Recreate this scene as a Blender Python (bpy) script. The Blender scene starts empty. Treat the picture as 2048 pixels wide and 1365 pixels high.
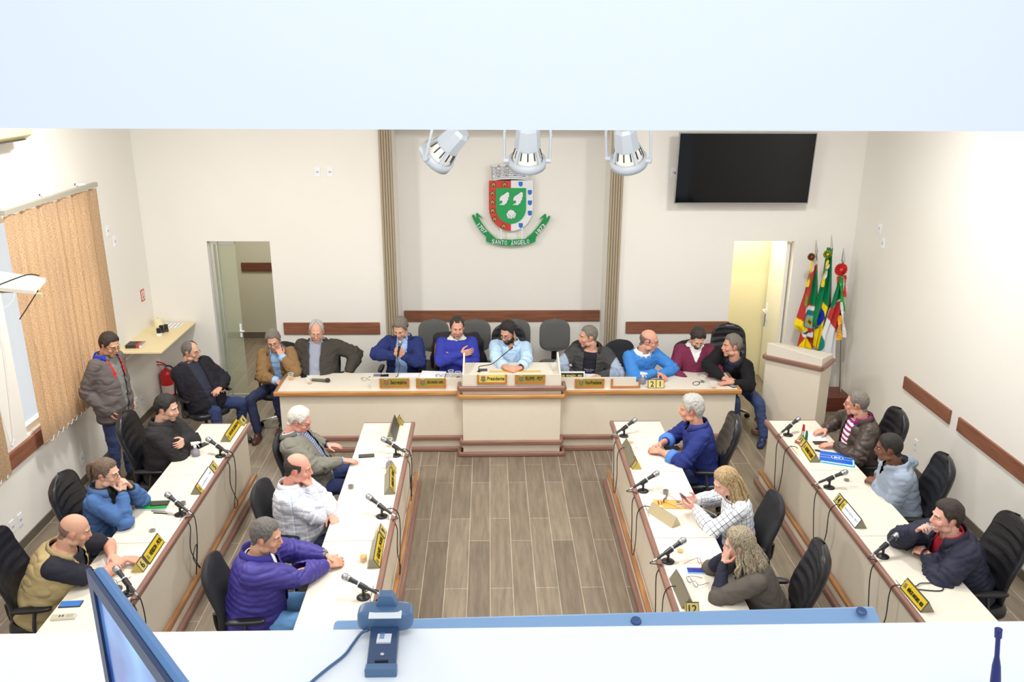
import bpy, math, random
import numpy as np
from mathutils import Vector, Matrix, noise
random.seed(7)
SC = bpy.context.scene
COL = SC.collection
def lin(c):
    c = c/255.0
    return c/12.92 if c <= .04045 else ((c+.055)/1.055)**2.4
def rgb(r, g, b): return (lin(r), lin(g), lin(b), 1.0)
# ---------------------------------------------------------------- camera
FPX, PITCH, YAW, ROLL, CAMH = 1700.0, math.radians(18.2), math.radians(1.6), math.radians(0.3), 4.40
_F = Vector((math.sin(YAW)*math.cos(PITCH), math.cos(YAW)*math.cos(PITCH), -math.sin(PITCH)))
_R0 = Vector((math.cos(YAW), -math.sin(YAW), 0))
_U0 = _R0.cross(_F)
# the picture is turned a hair clockwise
_R = _R0*math.cos(ROLL) + _U0*math.sin(ROLL)
_U = _U0*math.cos(ROLL) - _R0*math.sin(ROLL)
EYE = Vector((0, 0, CAMH))
cam_d = bpy.data.cameras.new('camera'); cam = bpy.data.objects.new('camera', cam_d); COL.objects.link(cam)
cam_d.sensor_width = 36; cam_d.lens = FPX/2048*36; cam_d.clip_start = .05; cam_d.clip_end = 200
cam.matrix_world = Matrix(((_R.x, _U.x, -_F.x, 0), (_R.y, _U.y, -_F.y, 0), (_R.z, _U.z, -_F.z, CAMH), (0, 0, 0, 1)))
SC.camera = cam
def at(px, py, ax='z', val=0.0):
    """point of the room seen at that spot of the picture on the plane x, y or z = val"""
    d = _F + _R*((px-1024)/FPX) + _U*((682.5-py)/FPX)
    i = 'xyz'.index(ax)
    return EYE + d*((val-EYE[i])/d[i])
# ---------------------------------------------------------------- world, lights, exposure
w = bpy.data.worlds.new('sky'); SC.world = w; w.use_nodes = True
bg = w.node_tree.nodes['Background']; bg.inputs[0].default_value = (.80, .90, 1.0, 1); bg.inputs[1].default_value = .71
def area(name, loc, sx, sy, power, color=(1, 1, 1), rot=(0, 0, 0)):
    d = bpy.data.lights.new(name, 'AREA'); d.shape = 'RECTANGLE'; d.size = sx; d.size_y = sy; d.energy = power; d.color = color
    o = bpy.data.objects.new(name, d); COL.objects.link(o); o.location = loc; o.rotation_euler = rot
    return o
for k, (lx, ly, pw, sz) in enumerate([(-2.3, 4.2, 60, 1.3), (-2.9, 7.6, 88, .4), (2.8, 4.2, 42, 1.3), (3.1, 7.6, 72, .4), (.25, 6.6, 104, 1.2)]):
    area('ceiling_lamp_light', (lx, ly, 4.6), sz, sz, pw, (1.0, .99, .965))
area('bounce_flash', (.1, 1.86, 4.5), 1.8, .3, 22, (1, .98, .96), (math.radians(62), 0, 0))
for wy in (8.0,): area('window_daylight', (-5.5, wy, 2.1), 3.0, 6.4, 230, (.98, .98, 1), (0, math.radians(-90), 0))
area('ledge_fill_light', (.1, .5, 5.5), 1.6, .8, 11, (.93, .97, 1))  # fill light added overhead to whiten the ledge, not a real gallery fixture
area('corridor_light_left', (-3.4, 12.2, 2.7), .8, .8, 30, (1, .97, .92))
area('corridor_light_right', (3.5, 11.35, 2.6), .5, .4, 14, (1, .95, .80))
SC.view_settings.view_transform = 'Standard'; SC.view_settings.look = 'None'
SC.view_settings.exposure = 0.3; SC.view_settings.gamma = 1.0; SC.view_settings.use_curve_mapping = False
# ---------------------------------------------------------------- materials
MATS = {}
def M(name, col=None, rough=.6, metal=0, bump=0, bscale=60, noise_amt=0, nscale=8, spec=.5, emit=None, estr=1, trans=0, alpha=1, coat=0):
    if name in MATS: return MATS[name]
    m = bpy.data.materials.new(name); m.use_nodes = True; MATS[name] = m
    nt = m.node_tree; b = nt.nodes['Principled BSDF']
    if isinstance(col, tuple) and len(col) == 3: col = rgb(*col)
    b.inputs['Base Color'].default_value = col; b.inputs['Roughness'].default_value = rough
    b.inputs['Metallic'].default_value = metal; b.inputs['Specular IOR Level'].default_value = spec
    b.inputs['Coat Weight'].default_value = coat
    if trans: b.inputs['Transmission Weight'].default_value = trans
    if alpha < 1: b.inputs['Alpha'].default_value = alpha
    if emit: b.inputs['Emission Color'].default_value = rgb(*emit); b.inputs['Emission Strength'].default_value = estr
    tc = None
    if noise_amt or bump:
        tc = nt.nodes.new('ShaderNodeTexCoord')
    if noise_amt:
        n = nt.nodes.new('ShaderNodeTexNoise'); n.inputs['Scale'].default_value = nscale; n.inputs['Detail'].default_value = 4
        nt.links.new(tc.outputs['Object'], n.inputs['Vector'])
        mx = nt.nodes.new('ShaderNodeMix'); mx.data_type = 'RGBA'; mx.blend_type = 'MULTIPLY'
        cr = nt.nodes.new('ShaderNodeMapRange'); cr.inputs['To Min'].default_value = 1-noise_amt; cr.inputs['To Max'].default_value = 1+noise_amt*.6
        nt.links.new(n.outputs['Fac'], cr.inputs['Value']); mx.inputs[0].default_value = 1
        mx.inputs[6].default_value = col; nt.links.new(cr.outputs[0], mx.inputs[7]); nt.links.new(mx.outputs[2], b.inputs['Base Color'])
    if bump:
        n2 = nt.nodes.new('ShaderNodeTexNoise'); n2.inputs['Scale'].default_value = bscale; n2.inputs['Detail'].default_value = 3
        nt.links.new(tc.outputs['Object'], n2.inputs['Vector'])
        bp = nt.nodes.new('ShaderNodeBump'); bp.inputs['Strength'].default_value = bump; bp.inputs['Distance'].default_value = .01
        nt.links.new(n2.outputs['Fac'], bp.inputs['Height']); nt.links.new(bp.outputs[0], b.inputs['Normal'])
    return m
def wood(name, c1, c2, axis='X', rough=.4):
    if name in MATS: return MATS[name]
    m = M(name, c1, rough); nt = m.node_tree; b = nt.nodes['Principled BSDF']
    tc = nt.nodes.new('ShaderNodeTexCoord'); mp = nt.nodes.new('ShaderNodeMapping')
    s = {'X': (1.5, 22, 22), 'Y': (22, 1.5, 22), 'Z': (22, 22, 1.5)}[axis]; mp.inputs['Scale'].default_value = s
    n = nt.nodes.new('ShaderNodeTexNoise'); n.inputs['Scale'].default_value = 2; n.inputs['Detail'].default_value = 6
    cr = nt.nodes.new('ShaderNodeValToRGB'); cr.color_ramp.elements[0].color = rgb(*c1); cr.color_ramp.elements[1].color = rgb(*c2)
    cr.color_ramp.elements[0].position = .35; cr.color_ramp.elements[1].position = .7
    nt.links.new(tc.outputs['Object'], mp.inputs[0]); nt.links.new(mp.outputs[0], n.inputs['Vector'])
    nt.links.new(n.outputs['Fac'], cr.inputs[0]); nt.links.new(cr.outputs[0], b.inputs['Base Color'])
    return m
def attr_mat(name, rough=.7, bump=0, bscale=80, attr='Col', spec=.3):
    if name in MATS: return MATS[name]
    m = M(name, (200, 200, 200), rough, bump=bump, bscale=bscale, spec=spec); nt = m.node_tree
    a = nt.nodes.new('ShaderNodeAttribute'); a.attribute_name = attr
    nt.links.new(a.outputs['Color'], nt.nodes['Principled BSDF'].inputs['Base Color'])
    return m
def check_mat(name, base, lines, rough=.8):
    """woven check / plaid in the cloth's own coordinates; lines = list of (axis, period, width, colour, phase)"""
    if name in MATS: return MATS[name]
    m = M(name, base, rough); nt = m.node_tree; b = nt.nodes['Principled BSDF']
    a = nt.nodes.new('ShaderNodeAttribute'); a.attribute_name = 'cloth'
    sp = nt.nodes.new('ShaderNodeSeparateXYZ'); nt.links.new(a.outputs['Vector'], sp.inputs[0])
    rc = nt.nodes.new('ShaderNodeRGB'); rc.outputs[0].default_value = rgb(*base); prev = rc.outputs[0]
    for ax, per, wd, col, ph in lines:
        d = nt.nodes.new('ShaderNodeMath'); d.operation = 'MULTIPLY_ADD'; d.inputs[1].default_value = 1/per; d.inputs[2].default_value = ph
        nt.links.new(sp.outputs[ax], d.inputs[0])
        f = nt.nodes.new('ShaderNodeMath'); f.operation = 'FRACT'; nt.links.new(d.outputs[0], f.inputs[0])
        l = nt.nodes.new('ShaderNodeMath'); l.operation = 'LESS_THAN'; l.inputs[1].default_value = wd/per; nt.links.new(f.outputs[0], l.inputs[0])
        mx = nt.nodes.new('ShaderNodeMix'); mx.data_type = 'RGBA'; nt.links.new(l.outputs[0], mx.inputs[0])
        nt.links.new(prev, mx.inputs[6]); mx.inputs[7].default_value = rgb(*col); prev = mx.outputs[2]
    nt.links.new(prev, b.inputs['Base Color'])
    return m
# ---------------------------------------------------------------- mesh helpers
def V(*a): return Vector(a)
class MB:
    def __init__(s): s.v = []; s.f = []; s.m = []; s.cur = 0
    def mat(s, i): s.cur = i; return s
    def add(s, vs, fs):
        o = len(s.v); s.v += [tuple(q) for q in vs]; s.f += [tuple(i+o for i in f) for f in fs]; s.m += [s.cur]*len(fs); return s
    def box(s, a, b, T=None):
        x0, y0, z0 = a; x1, y1, z1 = b
        vs = [Vector(p) for p in ((x0, y0, z0), (x1, y0, z0), (x1, y1, z0), (x0, y1, z0), (x0, y0, z1), (x1, y0, z1), (x1, y1, z1), (x0, y1, z1))]
        if T is not None: vs = [T @ p for p in vs]
        return s.add(vs, [(0, 3, 2, 1), (4, 5, 6, 7), (0, 1, 5, 4), (1, 2, 6, 5), (2, 3, 7, 6), (3, 0, 4, 7)])
    def rings(s, rs, cap=True):
        n = len(rs[0]); vs = [p for r in rs for p in r]; fs = []
        for i in range(len(rs)-1):
            for j in range(n):
                k = (j+1) % n; fs.append((i*n+j, i*n+k, (i+1)*n+k, (i+1)*n+j))
        if cap: fs.append(tuple(range(n-1, -1, -1))); fs.append(tuple((len(rs)-1)*n+j for j in range(n)))
        return s.add(vs, fs)
    def tube(s, pts, r, n=8, smooth=0):
        pts = [Vector(p) for p in pts]
        if smooth: pts = spline(pts, smooth)
        rr = r if hasattr(r, '__len__') else [r]*len(pts)
        if len(rr) != len(pts): rr = [rr[0]+(rr[-1]-rr[0])*i/(len(pts)-1) for i in range(len(pts))]
        rs = []; up = None
        for i, p in enumerate(pts):
            d = (pts[min(i+1, len(pts)-1)]-pts[max(i-1, 0)])
            d = d.normalized() if d.length > 1e-9 else Vector((0, 0, 1))
            if up is None: up = Vector((0, 0, 1)) if abs(d.z) < .9 else Vector((1, 0, 0))
            u = (up - d*up.dot(d)).normalized(); up = u; q = d.cross(u)
            rs.append([p + (u*math.cos(2*math.pi*j/n)+q*math.sin(2*math.pi*j/n))*rr[i] for j in range(n)])
        return s.rings(rs)
    def cyl(s, a, b, ra, rb=None, n=16): return s.tube([a, b], [ra, ra if rb is None else rb], n)
    def lathe(s, prof, n=24, T=None, cap=True):
        rs = []
        for r, z in prof:
            ring = [Vector((r*math.cos(2*math.pi*j/n), r*math.sin(2*math.pi*j/n), z)) for j in range(n)]
            rs.append([T @ p for p in ring] if T is not None else ring)
        return s.rings(rs, cap=(tuple(prof[0]) != tuple(prof[-1]) and cap))
    def ell(s, c, r, R=None, n=16, m=10, p=1.0):
        """ellipsoid; p < 1 makes it boxier (cushions)"""
        c = Vector(c); rs = []
        def sg(x, e): return math.copysign(abs(x)**e, x)
        for i in range(m+1):
            ph = -math.pi/2 + math.pi*(i+.02)/(m+.04); ring = []
            for j in range(n):
                th = 2*math.pi*j/n
                q = Vector((r[0]*sg(math.cos(ph), p)*sg(math.cos(th), p), r[1]*sg(math.cos(ph), p)*sg(math.sin(th), p), r[2]*sg(math.sin(ph), p)))
                ring.append(c + (R @ q if R is not None else q))
            rs.append(ring)
        return s.rings(rs)
    def cone(s, a, b, ra, rb, n=12):
        """capsule with two different radii"""
        a = Vector(a); b = Vector(b); d = (b-a); L = d.length
        d = d/L if L > 1e-6 else Vector((0, 0, 1))
        pts = []; rr = []
        for k in (75, 50, 25): pts.append(a-d*ra*math.sin(math.radians(k))); rr.append(ra*math.cos(math.radians(k)))
        pts += [a, b]; rr += [ra, rb]
        for k in (25, 50, 75): pts.append(b+d*rb*math.sin(math.radians(k))); rr.append(rb*math.cos(math.radians(k)))
        return s.tube(pts, rr, n)
    def prism(s, poly, a, b, T=None):
        """poly of (x, z) extruded from y=a to y=b"""
        n = len(poly); vs = [Vector((x, a, z)) for x, z in poly]+[Vector((x, b, z)) for x, z in poly]
        if T is not None: vs = [T @ p for p in vs]
        fs = [tuple(range(n)), tuple(range(2*n-1, n-1, -1))]+[(j, j+n, (j+1) % n+n, (j+1) % n) for j in range(n)]
        return s.add(vs, fs)
    def build(s, name, mats, parent=None, loc=None, smooth=False, bevel=0, local=None):
        me = bpy.data.meshes.new(name)
        vs = s.v
        off = Vector(loc) if loc is not None else None
        if local is not None: off = Vector(local)
        if off is not None: vs = [(x-off.x, y-off.y, z-off.z) for x, y, z in vs]
        me.from_pydata(vs, [], s.f)
        if not isinstance(mats, (list, tuple)): mats = [mats]
        for m_ in mats: me.materials.append(m_)
        me.polygons.foreach_set('material_index', s.m)
        if smooth: me.polygons.foreach_set('use_smooth', [True]*len(me.polygons))
        import bmesh
        bm = bmesh.new(); bm.from_mesh(me); bmesh.ops.recalc_face_normals(bm, faces=bm.faces); bm.to_mesh(me); bm.free()
        me.update()
        o = bpy.data.objects.new(name, me); COL.objects.link(o)
        if parent is not None: o.parent = parent
        if loc is not None and parent is None: o.location = loc
        if bevel:
            md = o.modifiers.new('bevel', 'BEVEL'); md.width = bevel; md.segments = 2; md.limit_method = 'ANGLE'
        if smooth == 'auto' or (smooth and not bevel):
            pass
        return o
def spline(pts, k=6):
    P = [pts[0]]+list(pts)+[pts[-1]]; out = []
    for i in range(1, len(P)-2):
        for j in range(k):
            t = j/k; a, b, c, d = P[i-1], P[i], P[i+1], P[i+2]
            out.append(.5*((2*b)+(-a+c)*t+(2*a-5*b+4*c-d)*t*t+(-a+3*b-3*c+d)*t**3))
    out.append(P[-2]); return out
def thing(name, label, cat, loc=(0, 0, 0), rz=0, group=None):
    o = bpy.data.objects.new(name, None); COL.objects.link(o); o.location = loc; o.rotation_euler = (0, 0, rz); o.empty_display_size = .1
    o['label'] = label; o['category'] = cat
    if group: o['group'] = group
    return o
def tag(o, label, cat, group=None):
    o['label'] = label; o['category'] = cat
    if group: o['group'] = group
    return o
def struct(o): o['kind'] = 'structure'; return o
def dup(root, loc, rz, label, group=None, cat=None):
    r = root.copy(); COL.objects.link(r); r.location = loc; r.rotation_euler = (0, 0, rz); r['label'] = label
    if group: r['group'] = group
    for ch in list(root.children):
        c = ch.copy(); COL.objects.link(c); c.parent = r
        for g in ch.children:
            d = g.copy(); COL.objects.link(d); d.parent = c
    return r
def baked(o):
    """evaluate modifiers / font into a plain mesh"""
    bpy.context.view_layer.update()
    dg = bpy.context.evaluated_depsgraph_get()
    return bpy.data.meshes.new_from_object(o.evaluated_get(dg))
def text(s, mat_, parent, origin, xd, yd, wid, hgt, name='lettering', keep=False, thick=.0015):
    """lettering centred on origin, running along xd with its top along yd, filling wid x hgt"""
    cu = bpy.data.curves.new(name, 'FONT'); cu.body = s; cu.align_x = 'CENTER'; cu.align_y = 'CENTER'; cu.resolution_u = 3
    cu.extrude = .02; cu.offset = .012
    t = bpy.data.objects.new('tmp', cu); COL.objects.link(t); me = baked(t); bpy.data.objects.remove(t)
    xs = [v.co.x for v in me.vertices]; ys = [v.co.y for v in me.vertices]
    bw = max(xs)-min(xs); bh = max(ys)-min(ys); cx = (max(xs)+min(xs))/2; cy = (max(ys)+min(ys))/2
    sx = wid/bw; sy = hgt/bh
    if keep: sx = sy = min(sx, sy)
    xd = Vector(xd).normalized(); yd = Vector(yd).normalized(); nd = xd.cross(yd); o3 = Vector(origin)
    for v in me.vertices:
        c = v.co.copy(); v.co = o3 + xd*(c.x-cx)*sx + yd*(c.y-cy)*sy + nd*(c.z/.02*thick)
    me.materials.clear(); me.materials.append(mat_); me.name = name
    o = bpy.data.objects.new(name, me); COL.objects.link(o); o.parent = parent
    return o
# common materials
WALL = M('painted wall', (238, 235, 228), .85, bump=.05, bscale=120, noise_amt=.03, nscale=1.2)
WALLY = M('cream wall', (238, 228, 186), .85)
CREAM = M('cream laminate', (222, 215, 201), .35, noise_amt=.03, nscale=30)
CREAMF = M('cream panel', (224, 214, 196), .5, noise_amt=.04, nscale=14)
RED = wood('reddish wood', (130, 92, 80), (152, 112, 96), 'X', .35)
REDY = wood('reddish wood lengthwise', (126, 92, 82), (148, 110, 96), 'Y', .35)
ORW = wood('orange wood', (172, 118, 66), (200, 148, 88), 'X', .35)
ORWY = wood('orange wood lengthwise', (140, 98, 70), (190, 136, 80), 'Y', .35)
STRIP = wood('strip wood', (126, 80, 60), (150, 98, 74), 'X', .45)
STRIPY = wood('strip wood lengthwise', (126, 80, 60), (150, 98, 74), 'Y', .45)
BLK = M('black plastic', (26, 26, 30), .4)
DGREY = M('dark grey plastic', (60, 60, 62), .45)
LEATH = M('black leather', (30, 30, 34), .32, bump=.15, bscale=90)
FABK = M('black fabric', (40, 40, 44), .85, bump=.3, bscale=200)
GREYF = M('grey fabric', (98, 98, 96), .9, bump=.35, bscale=220, noise_amt=.12, nscale=120)
CHROME = M('chrome', (210, 210, 212), .18, 1)
METAL = M('brushed metal', (170, 170, 172), .35, .9)
WHITE = M('white plastic', (240, 240, 240), .4)
PAPER = M('paper', (236, 238, 246), .8)
GOLD = M('gold yellow plate', (206, 178, 62), .3, .35)
PLATEB = M('plate back', (150, 146, 128), .4, .3)
INK = M('black ink', (28, 26, 22), .6)
BASEB = M('dark skirting tile', (96, 88, 78), .4, noise_amt=.2, nscale=9)
# ================================================================ the room
XL, XR, YB, YN = -4.42, 4.78, 10.87, 11.38
CEIL = 4.75
fm = M('wood look floor tile', (140, 126, 108), .35)
nt = fm.node_tree; b = nt.nodes['Principled BSDF']
tc = nt.nodes.new('ShaderNodeTexCoord'); mp = nt.nodes.new('ShaderNodeMapping'); mp.inputs['Rotation'].default_value = (0, 0, math.pi/2)
br = nt.nodes.new('ShaderNodeTexBrick'); br.inputs['Scale'].default_value = 1; br.offset = .35; br.squash = 1
br.inputs['Brick Width'].default_value = 1.2; br.inputs['Row Height'].default_value = .2; br.inputs['Mortar Size'].default_value = .0028
br.inputs['Color1'].default_value = rgb(138, 125, 108); br.inputs['Color2'].default_value = rgb(119, 107, 92); br.inputs['Mortar'].default_value = rgb(188, 176, 156)
nt.links.new(tc.outputs['Object'], mp.inputs[0]); nt.links.new(mp.outputs[0], br.inputs['Vector'])
mp2 = nt.nodes.new('ShaderNodeMapping'); mp2.inputs['Scale'].default_value = (14, 1.3, 1)
nz = nt.nodes.new('ShaderNodeTexNoise'); nz.inputs['Scale'].default_value = 1.6; nz.inputs['Detail'].default_value = 7; nz.inputs['Roughness'].default_value = .65
nt.links.new(tc.outputs['Object'], mp2.inputs[0]); nt.links.new(mp2.outputs[0], nz.inputs['Vector'])
mr = nt.nodes.new('ShaderNodeMapRange'); mr.inputs['From Min'].default_value = .3; mr.inputs['From Max'].default_value = .7; mr.inputs['To Min'].default_value = .68; mr.inputs['To Max'].default_value = 1.18
nt.links.new(nz.outputs['Fac'], mr.inputs[0])
mx = nt.nodes.new('ShaderNodeMix'); mx.data_type = 'RGBA'; mx.blend_type = 'MULTIPLY'; mx.inputs[0].default_value = 1
nt.links.new(br.outputs['Color'], mx.inputs[6]); nt.links.new(mr.outputs[0], mx.inputs[7]); nt.links.new(mx.outputs[2], b.inputs['Base Color'])
struct(MB().box((XL-.2, 1.3, -.1), (XR+.2, 14.6, 0)).build('floor', fm))
struct(MB().box((XL-.2, 1.8, CEIL), (XR+.2, 11.6, CEIL+.1)).build('ceiling', WALL))
dl0, dl1 = at(413, 483, 'y', YB).x, at(539, 483, 'y', YB).x
dr0, dr1 = at(1469, 486, 'y', YB).x, at(1590, 487, 'y', YB).x
DH = at(470, 483, 'y', YB).z
nl, nr = at(784, 300, 'y', YB).x, at(1224, 300, 'y', YB).x
mb = MB(); t = .16
mb.box((XL-.2, YB, 0), (dl0, YB+t, CEIL)); mb.box((dl0, YB, DH), (dl1, YB+t, CEIL)); mb.box((dl1, YB, 0), (nl, YB+t, CEIL))
mb.box((nl-.02, YB+t, 0), (nl, YN+.1, CEIL)); mb.box((nr, YB+t, 0), (nr+.02, YN+.1, CEIL)); mb.box((nl, YN, 0), (nr, YN+.1, CEIL))
mb.box((nl, YB, 3.61), (nr, YN, CEIL))
mb.box((nr, YB, 0), (dr0, YB+t, CEIL)); mb.box((dr0, YB, DH), (dr1, YB+t, CEIL)); mb.box((dr1, YB, 0), (XR+.2, YB+t, CEIL))
struct(mb.build('wall_back', WALL))
struct(MB().box((XR, 1.3, 0), (XR+.15, YB+.05, CEIL)).build('wall_right', WALL))
# left wall with the window opening
WY0, WY1, WZ0, WZ1 = 7.56, 9.30, .98, 3.02
mb = MB()
mb.box((XL-.15, 1.3, 0), (XL, YB+.05, WZ0)); mb.box((XL-.15, 1.3, WZ1), (XL, YB+.05, CEIL))
mb.box((XL-.15, 1.3, WZ0), (XL, 4.95, WZ1)); mb.box((XL-.15, 6.80, WZ0), (XL, WY0, WZ1)); mb.box((XL-.15, WY1, WZ0), (XL, YB+.05, WZ1))
struct(mb.build('wall_left', WALL))
# window frame and panes
mb = MB(); fr = M('white window frame', (232, 228, 218), .5)
for y in (WY0, 8.34, WY1-.05): mb.box((XL-.11, y, WZ0), (XL-.05, y+.05, WZ1))
for z in (WZ0, 2.35, WZ1-.05): mb.box((XL-.11, WY0, z), (XL-.05, WY1, z+.05))
wf = struct(mb.build('window_1', fr))
mb = MB()
for y in (4.95, 5.85, 6.75): mb.box((XL-.11, y, WZ0), (XL-.05, y+.05, WZ1))
for z in (WZ0, 2.35, WZ1-.05): mb.box((XL-.11, 4.95, z), (XL-.05, 6.80, z+.05))
wf2 = struct(mb.build('window_2', fr))
gl = M('window glass', (235, 245, 250), .05, alpha=.15)
MB().box((XL-.09, WY0, WZ0), (XL-.085, WY1, WZ1)).build('pane', gl, wf)
MB().box((XL-.09, 4.95, WZ0), (XL-.085, 6.80, WZ1)).build('pane', gl, wf2)
# skirting
struct(MB().box((XL, 1.3, 0), (XL+.014, YB, .09)).build('baseboard_left', BASEB))
struct(MB().box((XR-.014, 1.3, 0), (XR, YB, .09)).build('baseboard_right', BASEB))
mb = MB()
for a, c_ in ((XL, dl0), (dl1, nl), (nr, dr0), (dr1, XR)): mb.box((a, YB-.014, 0), (c_, YB, .09))
struct(mb.build('baseboard_back', BASEB))
struct(MB().box((-1.45, 10.34, 0), (1.75, YB-.012, .10)).box((nl+.01, YB-.012, 0), (nr-.01, YN, .10)).build('floor_platform', fm, bevel=.003))
# wooden chair rails on the walls
def rail(n, a, b_, m_): struct(MB().box(a, b_).build('trim_%d' % n, m_, bevel=.004))
sl = [at(568, 656, 'y', YB).x, at(760, 656, 'y', YB).x, at(1251, 656, 'y', YB).x, at(1456, 656, 'y', YB).x]
zt, zb = at(660, 645, 'y', YB).z, at(660, 668, 'y', YB).z
rail(1, (sl[0], YB-.025, zb), (sl[1], YB, zt), STRIP); rail(2, (sl[2], YB-.025, zb), (sl[3], YB, zt), STRIP)
a_, b_ = at(808, 622, 'y', YN-.02), at(1199, 643, 'y', YN-.02)
rail(3, (max(nl+.01, a_.x), YN-.025, b_.z), (min(nr-.01, b_.x), YN, a_.z), STRIP)
def rrail(n, p, q):
    p1, q1 = at(*p, 'x', XR-.02), at(*q, 'x', XR-.02)
    rail(n, (XR-.025, q1.y, .845), (XR, p1.y, .995), STRIPY)
rrail(4, (1806, 772), (1897, 844)); rrail(5, (1913, 859), (2200, 1080))
rail(6, (XL, 3.6, .80), (XL+.03, 9.42, .96), STRIPY)
# fluted pilasters
PIL = M('taupe fluted pilaster', (172, 158, 134), .6)
for n, (pa, pb) in enumerate(((757, 783), (1224, 1250))):
    x0, x1 = at(pa, 300, 'y', YB-.05).x, at(pb, 300, 'y', YB-.05).x
    mb = MB(); k = 5; wd = (x1-x0)/k; poly = [(x0, YB+.0)]
    for i in range(k):
        for j in range(6):
            u = j/6; poly.append((x0+wd*(i+u), YB-.035-.02*abs(math.sin(math.pi*u))**.5))
    poly += [(x1, YB-.035), (x1, YB)]
    mb.rings([[Vector((x, y, z)) for x, y in poly] for z in (0, CEIL)])
    struct(mb.build('trim_%d' % (7+n), PIL))
# room and corridor beyond the doors
YG = M('yellow corridor wall', (216, 206, 150), .8); OLV = M('corridor wall', (186, 183, 168), .8)
mb = MB(); mb.box((-4.6, 13.6, 0), (-1.9, 13.7, 2.9)); mb.box((-2.0, YB+t, 0), (-1.95, 13.6, 2.9)); mb.box((-4.6, YB+t, 2.8), (-1.9, 13.6, 2.9))
struct(mb.build('wall_corridor', OLV))
struct(MB().box((-4.45, YB+t, 0), (-4.40, 13.6, 2.9)).build('wall_corridor_side', YG))
struct(MB().box((-4.4, 13.58, 0), (-2.0, 13.6, .1)).build('baseboard_corridor', BASEB))
q0, q1 = at(482, 526, 'y', 13.58), at(560, 543, 'y', 13.58)
rail(9, (q0.x, 13.56, q1.z), (-2.0, 13.6, q0.z), wood('dark strip wood', (84, 44, 34), (104, 58, 42)))
mb = MB(); mb.box((dr0-.6, 11.75, 0), (dr1+.6, 11.85, 2.7)); mb.box((dr0-.65, YB+t, 0), (dr0-.6, 11.8, 2.7)); mb.box((dr1+.45, YB+t, 0), (dr1+.5, 11.8, 2.7)); mb.box((dr0-.6, YB+t, 2.65), (dr1+.6, 11.8, 2.7))
struct(mb.build('wall_lobby', WALLY))
# glass door, left
ALU = M('pale aluminium', (205, 210, 206), .35, .6)
d1 = thing('door_1', 'framed glass sliding door standing part open in the left doorway', 'door', (dl0, YB+.06, 0)); struct(d1)
gx = at(474, 600, 'y', YB+.06).x-dl0
mb = MB(); mb.box((.02, 0, .0), (.06, .04, DH-.01)); mb.box((gx+.27, 0, 0), (gx+.3, .04, DH-.01)) if False else None
mb.box((.06, 0, DH-.05), (.33, .04, DH-.01)); mb.box((.06, 0, 0), (.33, .04, .05)); mb.box((.10, -.02, 0), (.115, .05, DH-.01))
mb.build('door_frame', ALU, d1)
MB().box((.06, .015, .05), (.33, .022, DH-.05)).build('door_glass', M('greenish door glass', (196, 204, 180), .08, alpha=.28), d1)
mb = MB(); mb.box((.30, -.02, .88), (.325, .0, 1.06)); mb.cyl((.31, -.045, .97), (.37, -.045, .97), .009); mb.cyl((.31, -.02, .97), (.31, -.045, .97), .009)
mb.build('door_handle', WHITE, d1, smooth=False)
# white door, right: leaf swung back inside the opening
d2 = thing('door_2', 'white door leaf swung open inside the right doorway', 'door', (dr1-.02, YB+.1, 0)); struct(d2)
MB().box((-.045, 0, .01), (0, .72, DH-.03), Matrix.Rotation(math.radians(-3), 4, 'Z')).build('door_leaf', M('white door', (238, 236, 226), .4), d2)
mb = MB(); T = Matrix.Rotation(math.radians(-3), 4, 'Z')
mb.box((-.055, .60, .90), (-.045, .66, 1.14), T); mb.cyl(T @ V(-.05, .63, 1.04), T @ V(-.10, .63, 1.04), .01); mb.cyl(T @ V(-.10, .63, 1.04), T @ V(-.10, .50, 1.04), .01)
mb.build('door_handle', WHITE, d2)
MB().tube([T @ V(-.06, .63, .98), T @ V(-.06, .63, .9), T @ V(-.065, .62, .80)], .006, 6).build('key_cord', M('blue cord', (30, 80, 190), .6), d2)
# gallery: wall above the opening and the white ledge in front of the camera
GW = M('gallery paint', (246, 248, 252), .6)
hz = at(1024, 260, 'y', 1.62).z
struct(MB().box((-2.4, 1.62, hz), (2.6, 1.80, 5.6)).build('wall_front', GW))
LZ = 3.45; ly = at(1024, 1254, 'z', LZ).y
lw = M('white ledge', (252, 252, 252), .45)
ledge = struct(MB().box((-2.4, .35, LZ-.05), (2.6, ly, LZ)).box((-2.4, ly-.12, 0.0), (2.6, ly-.02, LZ-.05)).build('wall_gallery', lw, bevel=.004))
# ================================================================ main desk
DZ = .75
def rod(mb, a, b_, h=.05, d=.035, n=12):
    """half-round moulding between two points, thick d, high h"""
    a = Vector(a); b_ = Vector(b_); ax = (b_-a).normalized(); up = Vector((0, 0, 1)); q = ax.cross(up)
    def ring(p):
        return [p + up*(h/2*math.copysign(abs(math.sin(2*math.pi*j/n))**.6, math.sin(2*math.pi*j/n))) + q*(d/2*math.copysign(abs(math.cos(2*math.pi*j/n))**.6, math.cos(2*math.pi*j/n))) for j in range(n)]
    mb.rings([ring(a), ring(b_)])
MX0, MX1, MY0, MY1 = -2.44, 2.90, 9.24, 9.86
PX0, PX1, PY = -.31, .82, 9.09
md_ = thing('head_desk', 'long cream head desk with raised president box and wooden mouldings', 'desk', (.25, 9.4, 0))
o_ = (.25, 9.4, 0)
mb = MB(); mb.box((MX0-.03, MY0-.02, DZ-.025), (MX1+.03, MY1, DZ)); mb.build('worktop', CREAM, md_, local=o_, bevel=.003)
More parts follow.
